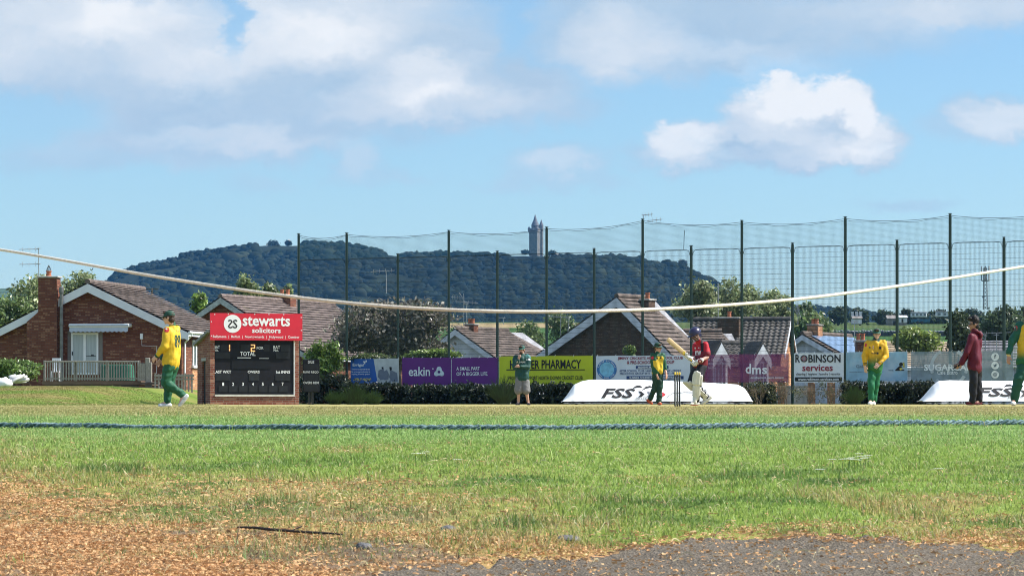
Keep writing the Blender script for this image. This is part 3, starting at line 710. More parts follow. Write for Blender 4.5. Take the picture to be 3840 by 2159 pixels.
    v = np.concatenate(rows); i = np.arange(len(v)).reshape(6, -1); fc = np.stack([i[:-1, :-1], i[:-1, 1:], i[1:, 1:], i[1:, :-1]], -1).reshape(-1, 4)
    link('far_hill', mesh_np('far_hill', v, fc, mat('far_turf', (.05, .075, .03), .95, .5, .02, spec=.05), None, True))['kind'] = 'structure'
    for px, py, w, lb in [(1025, 914, 56, 'low dark clump of trees alone on the bare crest left of the fence'), (1081, 912, 30, 'small dark tree alone on the bare crest beside a clump'), (2558, 992, 56, 'tall dark tree standing out at the right end of the hill crest'),
                          (1965, 945, 20, 'leftmost small tree at the foot of the stone tower'), (1976, 946, 16, 'second small tree close against the foot of the stone tower'), (2070, 952, 44, 'low wide tree right of the stone tower on the crest')]:
        d = 3080; tree(lb, px - w / 2, px + w / 2, py - w * .32, py + w * .3, d, 260, 1.9, [(.03, .045, .02), (.022, .034, .016)], px, 7, 'trees on the hill crest', base=ZY(py + w * .5, d), k=.5)
hills()
def tower():
    d = 3085; s = d / F; bx = PX(2007, d); zb = ZY(960, d)
    r = thing('stone_tower', 'tall grey stone tower with conical turrets on the hill', 'tower', (bx, d, zb), R(-28))
    st = brick_mat('tower_stone', (.14, .137, .13), (.19, .183, .168), (.11, .11, .105), .9, .42, .9, .03)
    dark = mat('tower_roof', (.11, .11, .12), .85, .25, .5); q = s  # metres per pixel
    w = 17 * q; zt = (960 - 862) * q
    mb = MB(); mb.box(-w, w, -w, w, 0, zt); mb.box(-w * 1.07, w * 1.07, -w * 1.07, w * 1.07, zt - 1.6, zt + .6)
    for k in range(7):
        x = -w * 1.07 + w * 2.14 * (k + .5) / 7
        for y in (-w * 1.0, w * 1.0): mb.box(x - .5, x + .5, y - .28, y + .28, zt + .6, zt + 1.7); mb.box(y - .28, y + .28, x - .5, x + .5, zt + .62, zt + 1.68)
    mb.build('shaft', st, r)
    mb = MB(); mb.lathe((0, 0, zt + .6), [(w * .82, 0), (w * .82, 13 * q), (w * .9, 14 * q), (w * .86, 15 * q)], 20); mb.build('cap_house', st, r)
    mb = MB(); mb.lathe((0, 0, zt + .6), [(w * .9, 15 * q), (w * .42, 34 * q), (w * .06, 54 * q), (.02, 57 * q)], 20); mb.build('roof', dark, r)
    for sx, sy, rr, h, con in [(-1, -1, 4.6, 5, 8), (1, -1, 4.2, 4, 7), (1, 1, 7.4, 16, 24), (-1, 1, 4.6, 5, 8)]:
        rr *= q; z0 = 0 if con > 10 else zt - 9 * q
        mb = MB(); mb.lathe((sx * w, sy * w, z0), [(rr * .9, 0), (rr, 1.5), (rr, zt - z0 - .5), (rr * 1.12, zt - z0 + .2), (rr * 1.12, zt - z0 + h * q)], 16); t_ = mb.build('turret', st, r)
        mb = MB(); mb.lathe((sx * w, sy * w, zt + h * q), [(rr * 1.2, 0), (rr * .5, con * q * .55), (.02, con * q)], 16); mb.build('turret_roof', dark, t_)
    slot = mat('tower_window', (.03, .03, .035), .5)
    for fx, fy in ((0, -1), (1, 0)):
        for k in range(4):
            mb = MB(); z = zt * (.22 + .2 * k)
            if fy: mb.box(-.35, .35, -w - .06, -w + .2, z, z + 2.0)
            else: mb.box(w - .2, w + .06, -.35, .35, z, z + 2.0)
            mb.build('window', slot, r)
    for k in range(5):
        a = 2 * math.pi * k / 5 - 1.2; M = Matrix.Rotation(a, 4, 'Z') @ Matrix.Translation((w * .82, 0, zt + 2.2)); mb = MB(); mb.box(-.3, .12, -.5, .5, 0, 1.9, M); mb.build('window', slot, r)
tower()
# ------------------------------------------------------------------ lettering
def text_data(s, size, bold=0., align='CENTER', shear=0., space=1., line=1.):
    cu = bpy.data.curves.new('lettering', 'FONT'); cu.body = s; cu.size = size; cu.align_x = align; cu.align_y = 'CENTER'
    cu.offset = bold; cu.shear = shear; cu.space_character = space; cu.space_line = line; cu.resolution_u = 2; cu.extrude = .0
    o = bpy.data.objects.new('lettering', cu); COL.objects.link(o); dg = bpy.context.evaluated_depsgraph_get(); dg.update()
    me = bpy.data.meshes.new_from_object(o.evaluated_get(dg)); bpy.data.objects.remove(o); bpy.data.curves.remove(cu)
    n = len(me.vertices); co = np.empty(n * 3); me.vertices.foreach_get('co', co); fs = [tuple(p.vertices) for p in me.polygons]; bpy.data.meshes.remove(me)
    return co.reshape(-1, 3), fs
def letter(parent, s, x, z, y, h, m, width=None, bold=0., name='lettering', align='CENTER', shear=0., surf=None, thick=.004, space=1.):
    """raised letters on a face y = const of the parent's frame; fitted to cap height h and a given width"""
    co, fs = text_data(s, 1., bold, align, shear, space)
    lo, hi = co.min(0), co.max(0); co = co - [0 if align == 'LEFT' else (lo[0] + hi[0]) / 2, (lo[1] + hi[1]) / 2, 0]
    if align == 'LEFT': co[:, 0] -= lo[0]
    ky = h / (hi[1] - lo[1]); kx = width / (hi[0] - lo[0]) if width else ky
    v = [(x + q[0] * kx, y, z + q[1] * ky) for q in co]
    if surf: v = [surf(a, c) for a, _, c in v]
    mb = MB(); n = len(v); mb.add(v, fs)
    return mb.build(name, m, parent)
INK = mat('ink_black', (.012, .012, .013), .6, .05); INKW = mat('ink_white', (.80, .80, .80), .6, .04); INKP = mat('ink_plum', (.25, .02, .045), .6, .05)
INKN = mat('ink_navy', (.02, .05, .16), .6, .05); INKR = mat('ink_red', (.55, .02, .03), .6, .05); INKY = mat('ink_yellow', (.75, .6, .12), .6, .05); INKG = mat('ink_grey', (.16, .18, .22), .6, .1)

# ------------------------------------------------------------------ houses
BRICK1 = brick_mat('brown_brick', (.135, .043, .026), (.19, .064, .036), (.13, .08, .06), fleck=(.32, .16, .09))
BRICK2 = brick_mat('dark_brick', (.085, .05, .034), (.11, .066, .045), (.09, .06, .045), fleck=(.16, .11, .08))
BRICK3 = brick_mat('orange_brick', (.36, .16, .07), (.45, .21, .10), (.33, .24, .17))
BRICK4 = brick_mat('red_brick', (.19, .055, .036), (.25, .08, .05), (.28, .2, .16), fleck=(.34, .16, .10))
TILE1 = tile_mat('brown_tile', (.080, .062, .053), (.115, .09, .078), (.15, .13, .08))
TILE2 = tile_mat('pink_tile', (.098, .074, .066), (.14, .108, .098), (.17, .15, .09))
TILE3 = tile_mat('grey_pantile', (.05, .048, .047), (.085, .08, .077), (.11, .10, .08))
DARK = mat('dark_recess', (.02, .02, .022), .8)
BARGE = mat('barge_white', (.66, .68, .72), .5, .06, 2)
RENDER_W = mat('white_render', (.62, .63, .66), .8, .08, 2)
GLASS = mat('window_glass', (.10, .12, .13), .08, .3, 1, spec=.8)
CURT = mat('curtain_glass', (.36, .40, .42), .25, .12, 1.2, stretch=(9, 9, .6), spec=.7)
POT = mat('clay_pot', (.36, .12, .06), .8, .15)
STEEL = mat('steel_flue', (.16, .16, .15), .4, .3, 4, metal=.5)
ALU = mat('aerial_metal', (.42, .42, .42), .4, .1, metal=.5)
def roof_slope(mb, A, B, DN, slope_len, course=.30, lift=.065, wave=0., pitch=.30):
    """courses of tiles from ridge line A-B down along unit vector DN"""
    A, B, DN = Vector(A), Vector(B), Vector(DN); u = (B - A).normalized(); L = (B - A).length
    nrm = u.cross(DN).normalized()
    if nrm.z < 0: nrm = -nrm
    n = int(math.ceil(slope_len / course)); nu = max(1, int(L / (pitch / (8 if wave else 1))))
    rg = random.Random(int(L * 100))
    for i in range(n):
        s0, s1 = i * course - .03, min(slope_len, (i + 1) * course); vs = []; sag = rg.uniform(-.006, .006)
        for j in range(nu + 1):
            x = L * j / nu; wz = wave * (.5 + .5 * math.cos(2 * math.pi * x / pitch)) if wave else (rg.uniform(0, .012))
            p = A + u * x
            vs += [p + DN * s0 + nrm * (.004 + wz), p + DN * s1 + nrm * (lift + wz + sag), p + DN * (s1 - .002) + nrm * (lift - .018 + wz + sag), p + DN * (s1 - .11) + nrm * (lift * .45 - .012 + wz)]
        fs = []
        for j in range(nu):
            a = 4 * j; fs += [(a, a + 4, a + 5, a + 1), (a + 1, a + 5, a + 6, a + 2), (a + 2, a + 6, a + 7, a + 3)]
        mb.add(vs, fs)
def ridge_tiles(mb, A, B, r=.13):
    A, B = Vector(A), Vector(B); L = (B - A).length; n = max(1, int(L / .45))
    for i in range(n):
        p, q = A.lerp(B, i / n), A.lerp(B, (i + .98) / n); mb.tube([p + Vector((0, 0, .02)), q + Vector((0, 0, .035))], [r, r * 1.08], 10)
def bungalow(name, label, apex, d, beta, length, hl, dl, hr, dr_, wallm, roofm, over=.42, barge=.30, base=0., wave=0., course=.3, group='houses beyond the field', bargem=None, hip=0., mono=False, walls=True):
    """gabled house: ridge starts at the photo pixel apex and runs away from the viewer; hl/hr half spans, dl/dr drops"""
    p = P(*apex, d); r = thing(name, label, 'house', (p.x, p.y, base), -beta, group); zr = p.z - base
    r['zr'] = zr
    mb = MB(); B2 = (0, length - hip, zr)
    for sgn, hs, ds in ((1, hr, dr_), (-1, hl, dl)):
        sl = math.hypot(hs, ds); DN = Vector((sgn * hs / sl, 0, -ds / sl))
        roof_slope(mb, (0, 0, zr), (0, length, zr) if not hip else B2, DN, sl, course, wave=wave)
    if hip:
        mb.add([(0, length - hip, zr), (hr, length - hip, zr - dr_), (hr, length, zr - dr_), (-hl, length, zr - dl), (-hl, length - hip, zr - dl)], [(0, 1, 2), (0, 2, 3), (0, 3, 4)])
    ridge_tiles(mb, (0, -.02, zr + .03), (0, length - hip, zr + .03)); rf = mb.build('roof', roofm, r)
    # soffit so that no light passes through the roof
    mb = MB(); e = .06
    mb.prism([(0, zr - e - .02), (hr - .03, zr - dr_ - e), (hr - .03, zr - dr_ - e - .1), (0, zr - e - .14), (-hl + .03, zr - dl - e - .1), (-hl + .03, zr - dl - e)], .06, length - .05); mb.build('soffit', mat('soffit_board', (.3, .3, .32), .7), r)
    # gable wall and side walls
    if walls:
        k1, k2 = dr_ / hr, dl / hl; xr, xl = hr - over, -(hl - over); y0 = .34
        poly = [(xr, 0), (xr, zr - .17 - k1 * xr), (0, zr - .17), (xl, zr - .17 - k2 * -xl), (xl, 0)]
        mb = MB(); mb.prism(poly, y0, y0 + .25); mb.build('gable_wall', wallm, r)
        mb = MB(); mb.box(xr - .25, xr, y0 + .252, length - .4, 0, zr - .2 - k1 * xr); mb.build('side_wall', wallm, r); mb = MB(); mb.box(xl, xl + .25, y0 + .252, length - .4, 0, zr - .2 - k2 * -xl); mb.build('side_wall', wallm, r)
        mb = MB(); mb.prism(poly, length - .65, length - .4); mb.build('gable_wall', wallm, r)
    for sgn, hs, ds in ((1, hr, dr_), (-1, hl, dl)):
        mb = MB(); k = ds / hs; o = .02
        mb.prism([(0, zr - .05), (sgn * hs, zr - .05 - ds), (sgn * hs, zr - .05 - ds - barge), (0, zr - .05 - barge * 1.12)], -.03 - (.002 if sgn > 0 else 0), .012); mb.build('barge_board', bargem or BARGE, r)
    mb = MB(); mb.tube([(hr + .05, .0, zr - dr_ - .02), (hr + .05, length, zr - dr_ - .02)], .06, 8); mb.box(hr - .02, hr + .012, .02, length, zr - dr_ - .2, zr - dr_ - .04); mb.build('gutter', M_WHITE, r)
    return r
def aerial(label, px, py0, py1, d, arms, parent=None, lean=0):
    """mast with horizontal rods"""
    x = PX(px, d); z0, z1 = ZY(py0, d), ZY(py1, d); r = thing('television_aerial', label, 'aerial', (x, d, z0), 0, 'roof aerials')
    mb = MB(); mb.tube([(0, 0, 0), (lean, 0, z1 - z0)], .022, 6); mb.build('mast', ALU, r)
    for (a, b, py, teeth) in arms:
        za, zb = (py if isinstance(py, tuple) else (py, py)); mb = MB(); xa, xb = PX(a, d) - x, PX(b, d) - x; z_a, z_b = ZY(za, d) - z0, ZY(zb, d) - z0
        mb.tube([(xa, 0, z_a), (xb, 0, z_b)], .016, 6)
        for i in range(teeth):
            t = (i + .5) / teeth; q = (xa + (xb - xa) * t, z_a + (z_b - z_a) * t); mb.tube([(q[0], -.35, q[1]), (q[0], .35, q[1])], .008, 5); mb.tube([(q[0], 0, q[1] - .12), (q[0], 0, q[1] + .12)], .008, 5)
        mb.build('antenna', ALU, r)
    return r
def stack(r, xa, xb, y0, y1, z0, z1, m, pots=1, cap=True, sub=None):
    """chimney as a part with cap and pots under it"""
    mb = MB(); mb.box(xa, xb, y0, y1, z0, z1); c = mb.build('chimney', m, r)
    mb = MB(); mb.bbox(xa - .06, xb + .06, y0 - .06, y1 + .06, z1 + .002, z1 + .09, .015); mb.build('chimney_cap', mat('cap_concrete', (.38, .36, .33), .85, .15), c)
    for i in range(pots):
        x = xa + (xb - xa) * (i + 1) / (pots + 1); mb = MB(); mb.lathe((x, (y0 + y1) / 2, z1 + .09), [(.13, 0), (.11, .1), (.105, .26), (.13, .28), (.13, .33), (.09, .33)], 14); mb.build('chimney_pot', POT, c)
    return c
def window(r, xa, xb, za, zb, y, mull=1, frame=.06, glass=None, sill=True, name='window'):
    f = MB(); f.box(xa, xa + frame, y - .03, y + .05, za, zb); f.box(xb - frame, xb, y - .03, y + .05, za, zb); f.box(xa + frame, xb - frame, y - .03, y + .05, zb - frame, zb); f.box(xa + frame, xb - frame, y - .03, y + .05, za, za + frame)
    for i in range(mull):
        x = xa + (xb - xa) * (i + 1) / (mull + 1); f.box(x - frame * .6, x + frame * .6, y - .028, y + .048, za + frame, zb - frame)
    w = f.build(name, M_WHITE, r); g = MB(); g.box(xa + frame, xb - frame, y + .012, y + .03, za + frame, zb - frame); g.build('pane', glass or GLASS, w)
    if sill: s = MB(); s.box(xa - .08, xb + .08, y - .1, y + .02, za - .08, za - .003); s.build('sill', M_WHITE, w)
    return w

def house_one():
    d = 140; r = bungalow('brick_bungalow', 'brown brick bungalow with patio door and awning at far left', (329, 1060), d, R(9), 9.5, 4.95, 2.40, 4.95, 2.36, BRICK1, TILE1, base=.6, barge=.36)
    zr = r['zr']; y = .34; on = lambda px, py, yl=y: on_plane(r, px, py, yl)
    # chimney breast with a sloping shoulder, standing proud of the gable
    yb = -.25
    xa, zt = on(143, 1042, yb); xb, _ = on(213, 1042, yb); xs, zs = on(100, 1207, yb); _, zs1 = on(138, 1170, yb)
    mb = MB(); mb.prism([(xa, zt), (xa, zs1), (xs, zs), (xs, 0), (xb, 0), (xb, zt)], yb, y - .003); c = mb.build('chimney', BRICK1, r)
    mb = MB(); mb.bbox(xa - .07, xb + .07, yb - .06, y + .06, zt + .002, zt + .085, .015); mb.build('chimney_cap', mat('cap_concrete', (.38, .36, .33), .85, .15), c)
    xp, zp = on(183, 1036, 0); mb = MB(); mb.lathe((xp, .0, zt + .085), [(.15, 0), (.12, .05), (.115, .2), (.14, .22), (.14, .26), (.1, .26)], 16); p = mb.build('chimney_pot', POT, c)
    mb = MB(); zc = zt + .35
    for k in range(5):
        a = 2 * math.pi * k / 5; mb.tube([(xp + .12 * math.cos(a), .12 * math.sin(a), zc - .02), (xp + .09 * math.cos(a), .09 * math.sin(a), zc + .1), (xp, 0, zc + .27)], .012, 5)
    mb.tube([(xp + .11 * math.cos(a), .11 * math.sin(a), zc + .06) for a in [i * math.pi / 5 for i in range(11)]], .01, 5); mb.build('cowl', BLACKM, p)
    mb = MB(); xf, zf = on(228, 1082, yb); mb.lathe((xf, yb + .1, .1), [(.085, 0), (.085, zf * .62), (.1, zf * .625), (.1, zf * .66), (.085, zf * .665), (.085, zf - .35), (.1, zf - .34), (.1, zf - .3), (.12, zf - .28), (.12, zf - .05), (.06, zf)], 14)
    mb.build('flue_pipe', STEEL, r)
    mb = MB(); x2, _ = on(217, 1100, y); mb.tube([(x2, y - .07, .1), (x2, y - .07, zf - .8)], .04, 8); mb.build('drainpipe', BLACKM, r)
    # patio door in a grey surround
    x0, z1 = on(254, 1240); x3, z0 = on(385, 1404); mb = MB(); mb.box(x0, x3, y - .02, y - .003, z0, z1); mb.build('door_surround', mat('grey_render', (.2, .185, .17), .9, .1), r)
    x0, z1 = on(268, 1248); x1, z0 = on(370, 1404); xm = (x0 + x1) / 2
    f = MB(); w = .085
    f.box(x0, x0 + w, y - .08, y - .022, z0, z1); f.box(x1 - w, x1, y - .08, y - .022, z0, z1); f.box(xm - w * .7, xm + w * .7, y - .08, y - .022, z0, z1); f.box(x0 + w, x1 - w, y - .078, y - .022, z1 - w, z1); f.box(x0 + w, x1 - w, y - .078, y - .022, z0, z0 + w)
    dr = f.build('patio_door', M_WHITE, r); g = MB(); g.box(x0 + w, x1 - w, y - .05, y - .03, z0 + w, z1 - w); g.build('pane', CURT, dr)
    mb = MB(); xh, zh = on(274, 1325); mb.bbox(xh - .025, xh + .025, y - .12, y - .082, zh - .09, zh + .09, .01); mb.build('handle', BLACKM, dr)
    mb = MB(); xh, zh = on(341, 1334); mb.box(xh - .22, xh + .26, y - .056, y - .051, zh - .02, zh + .01); mb.box(xh + .02, xh + .16, y - .056, y - .051, zh + .01, zh + .06); mb.build('latch', BLACKM, dr)
    # cassette awning with scalloped valance
    x0, zt = on(259, 1214, -.1); x1, zb = on(486, 1244, -.1); _, zm = on(259, 1227, -.1)
    mb = MB(); mb.bbox(x0, x1, -.2, y - .003, zm, zt, .03); aw = mb.build('awning', M_WHITE, r)
    mb = MB(); mb.box(x0 + .03, x1 - .03, -.214, -.202, zm + .06, zm + .1); mb.build('awning_stripe', mat('awning_blue', (.2, .25, .33), .7), aw)
    mb = MB(); n = 90; vs = []; 
    for i in range(n + 1):
        x = x0 + .04 + (x1 - x0 - .1) * i / n; sc = abs(math.sin(math.pi * i / n * 13)) * .05; vs += [(x, -.16, zm), (x, -.18, zb - sc + .04), (x, -.165, zb - sc + .04), (x, -.145, zm)]
    mb.add(vs, [(4 * i + a, 4 * i + b, 4 * i + 4 + b, 4 * i + 4 + a) for i in range(n) for a, b in ((0, 1), (1, 2), (2, 3))]); mb.build('valance', mat('valance_cloth', (.42, .47, .55), .8, .08, 3), aw)
    # white alarm box with its cable
    xb, zb = on(532, 1261); mb = MB(); mb.bbox(xb - .07, xb + .07, y - .1, y - .003, zb - .14, zb + .14, .02); bx = mb.build('junction_box', M_WHITE, r)
    q = [on(532, 1271), on(532, 1295), on(588, 1298), on(588, 1400)]; mb = MB(); mb.tube([(a, y - .02, b) for a, b in q], .012, 5); mb.build('cable', M_WHITE, bx)
    # right hand side wall: window, downpipe and a paler brick panel painting in sunlight
    xs = 4.95 - .42; mb = MB(); mb.box(xs + .003, xs + .02, 2.2, 4.6, 0, 1.1); mb.build('sunlit_brick_panel', BRICK3, r)
    f = MB(); z0, z1 = 1.25, 2.35
    for ya in (2.2, 2.75, 3.3, 3.85, 4.4): f.box(xs + .004, xs + .07, ya, ya + .12, z0, z1)
    f.box(xs + .005, xs + .068, 2.2, 4.52, z1, z1 + .12); f.box(xs + .005, xs + .11, 2.1, 4.62, z0 - .12, z0)
    w = f.build('window', M_WHITE, r); g = MB(); g.box(xs + .004, xs + .03, 2.3, 4.45, z0, z1); g.build('pane', GLASS, w)
    mb = MB(); xe, ze = 4.95, zr - 2.36; mb.tube([(xe + .05, .5, ze - .06), (xe + .02, .5, ze - .15), (xs + .08, .62, ze - .5), (xs + .07, .62, .1)], .05, 8); mb.build('downpipe', M_WHITE, r)
    mb = MB(); mb.prism([(xs - .62, zr - .45 - 2.36 + .38), (xe - .02, ze - .32), (xs - .55, ze - .34)], -.02, .33); mb.build('eaves_box', BARGE, r)
    aerial('tall roof aerial with two long arms by the left chimney', 145, 1035, 930, 140.4, [(72, 146, (935, 934), 3), (72, 146, (991, 990), 3), (138, 152, 931, 0), (138, 152, 989, 0)])
BLACKM = mat('black_metal', (.02, .02, .022), .5, .2)
house_one()

def timber():
    WOOD = mat('weathered_wood', (.30, .275, .24), .9, .3, 14, .4, 50, stretch=(4, 4, .5)); WOODD = mat('dark_plank', (.10, .075, .06), .9, .3, 8, stretch=(.6, 3, 6))
    d = 132; gzv = .55; x0, x1 = PX(166, d), PX(520, d); zt, zd = ZY(1352, d), ZY(1428, d)
    r = thing('timber_deck', 'raised timber deck with weathered railing outside the brown brick bungalow', 'deck', (x0, d, gzv)); z = lambda v: v - gzv; L = x1 - x0
    mb = MB(); mb.box(-.1, L + .1, 0, 6.5, z(ZY(1441, d)), z(zd)); mb.build('deck_boards', mat('deck_brown', (.16, .105, .075), .85, .25, 6, stretch=(.5, 6, 6)), r)
    mb = MB(); mb.box(0, L, .06, .12, -.2, z(ZY(1442, d))); mb.box(0, L, .02, .05, .03, .07); mb.build('skirt_board', WOODD, r)
    rail = MB(); rail.bbox(0, L, -.03, .07, z(zt) - .07, z(zt), .01); rail.box(0, L, -.01, .05, z(zd) + .08, z(zd) + .14); rl = rail.build('railing', WOOD, r)
    n = 36
    for i in range(n):
        x = .03 + (L - .06) * i / (n - 1); mb = MB(); mb.box(x - .026, x + .026, -.03 + .01, .02, z(zd) + .03, z(zt) - .072); rr = mb.build('baluster', WOOD, rl)
    for x in (0, L * .33, L * .66, L):
        mb = MB(); mb.box(x - .05, x + .05, .072, .16, z(zd), z(zt) + .02); mb.build('post', WOOD, rl)
    # steps at the right end
    for i, (pa, pb) in enumerate([((530, 1432), (600, 1441)), ((530, 1449), (602, 1457)), ((530, 1463), (604, 1472))]):
        mb = MB(); mb.box(PX(pa[0], d) - x0, PX(pb[0], d) - x0, -.35 - .25 * i, -.02 + .0 * i, z(ZY(pb[1], d)) , z(ZY(pa[1], d))); mb.build('step', WOODD, r)
    # picket gate right of the railing
    g = thing('garden_gate', 'narrow picket gate with a stout post right of the deck railing', 'gate', (PX(520, d), d - .2, gzv)); gx = PX(520, d)
    for i, (px, top) in enumerate([(522, 1363), (530, 1362), (538, 1362), (546, 1362)]):
        mb = MB(); mb.box(PX(px, d) - gx - .04, PX(px, d) - gx + .04, 0, .03, z(zd) + .02, z(ZY(top, d))); mb.build('picket', WOOD, g)
    mb = MB(); mb.box(0 - .02, PX(548, d) - gx, .032, .06, z(zd) + .3, z(zd) + .38); mb.box(0 - .02, PX(548, d) - gx, .032, .06, z(zd) + .72, z(zd) + .8); mb.build('cross_rail', WOOD, g)
    for px, w, top in ((555, .1, 1341), (566, .06, 1358)):
        mb = MB(); mb.bbox(PX(px, d) - gx - w, PX(px, d) - gx + w, 0, .16, -.02, z(ZY(top, d)), .015); mb.build('gate_post', WOOD, g)
    f = thing('picket_fence', 'low weathered rail fence between deck steps and the brick score hut', 'fence', (PX(578, 128), 128, .5)); fx = PX(578, 128); zz = lambda py: ZY(py, 128) - .5
    Lf = PX(728, 128) - fx
    mb = MB(); mb.box(0, Lf, 0, .04, zz(1412), zz(1404)); mb.box(0, Lf, 0, .04, zz(1424), zz(1418)); mb.build('rail', WOOD, f)
    for i in range(12):
        x = Lf * (i + .3) / 12; mb = MB(); mb.box(x - .035, x + .035, .042, .07, -.1 if i % 3 else -.3, zz(1402 if i % 3 else 1398)); mb.build('picket', WOOD, f)
    # things on the deck
    t = thing('patio_table', 'table under a dark green cover behind the deck railing', 'table', (PX(440, 134), 134, ZY(1428, 134))); w = PX(500, 134) - PX(440, 134); hz = ZY(1366, 134) - ZY(1428, 134)
    mb = MB(); n = 40; vs = []
    for i in range(n):
        a = 2 * math.pi * i / n; e = (abs(math.cos(a)) ** 6 + abs(math.sin(a)) ** 6) ** (-1 / 6); fo = 1 + .03 * math.sin(9 * a)
        for k_, h_ in ((1.04 * fo, .02), (1.0, hz * .7), (.98, hz - .04), (.93, hz)): vs.append((w * e * math.cos(a) * k_, .5 * e * math.sin(a) * k_, h_))
    mb.add(vs, [(4 * i + j, 4 * ((i + 1) % n) + j, 4 * ((i + 1) % n) + j + 1, 4 * i + j + 1) for i in range(n) for j in range(3)] + [tuple(4 * i + 3 for i in range(n))])
    mb.build('cover', mat('green_cover', (.02, .13, .075), .6, .2, 4), t)
    mb = MB()
    for sx in (-.8, .8):
        for sy in (-.35, .35): mb.box(sx * w - .03, sx * w + .03, sy - .03, sy + .03, 0, hz * .9)
    mb.build('legs', WOODD, t)
    c = thing('garden_chair', 'white plastic garden chair behind the left end of railing', 'chair', (PX(209, 134), 134, ZY(1428, 134))); w = 16 / F * 134; h = ZY(1342, 134) - ZY(1428, 134)
    mb = MB(); mb.bbox(-w, w, -.22, .22, .40, .44, .015); mb.build('seat', M_WHITE, c)
    mb = MB(); mb.box(-w, w, .2, .24, h - .1, h); mb.box(-w, -w + .05, .2, .24, .442, h - .1); mb.box(w - .05, w, .2, .24, .442, h - .1)
    for i in range(3): mb.box(-w * .5 + w * .5 * i - .02, -w * .5 + w * .5 * i + .02, .205, .235, .442, h - .1)
    mb.build('backrest', M_WHITE, c)
    for sx in (-1, 1):
        for sy in (-.2, .2): mb = MB(); mb.tube([(sx * (w - .03), sy, .4), (sx * w, sy * 1.15, 0)], .022, 7); mb.build('leg', M_WHITE, c)
    # bag and pipes by the hedge
    x, dd = PX(14, 120), 120; zg = float(gz(x, dd)); mb = MB(); mb.ball((0, 0, .2), (.36, .3, .25), 18, 12)
    mb.v = [(q[0] * (1 + .12 * math.sin(q[2] * 31 + q[0] * 9)), q[1], max(q[2] + .03 * math.sin(q[0] * 23), -.02)) for q in mb.v]
    o = mb.build('sack', mat('white_sack', (.75, .75, .76), .7, .08, 5, .6, 12), None, True); o.location = (x, dd, zg - .02); tag(o, 'bulging white sack lying on the bank at the left edge', 'sack')
    rg = random.Random(4)
    pp = [((34, 1437), (92, 1405)), ((40, 1425), (101, 1411)), ((36, 1430), (109, 1421)), ((42, 1434), (106, 1424)), ((38, 1418), (78, 1407)), ((35, 1412), (57, 1407)), ((36, 1433), (98, 1430))]
    labs = ['steepest grey pipe of the pile beside the white sack', 'pipe second from top in the pile beside the sack', 'long pale pipe across the middle of the pile', 'pipe low in the pile under the long pale one', 'short pipe at the back of the pile top', 'shortest stub of pipe next to the white sack', 'bottom pipe of the pile lying near the bank']
    for i, (a, b) in enumerate(pp):
        dy = 120 + .12 * i; A, B = P(*a, dy), P(*b, dy + .4); A.z = max(A.z, float(gz(A.x, dy)) + .06)
        mb = MB(); mb.tube([A, A.lerp(B, .5), B], .055, 10); o = mb.build('pipe', mat('grey_pipe', (.5, .5, .5), .5, .2, 5), None, True); tag(o, labs[i], 'pipe', 'pile of grey pipes')
timber()

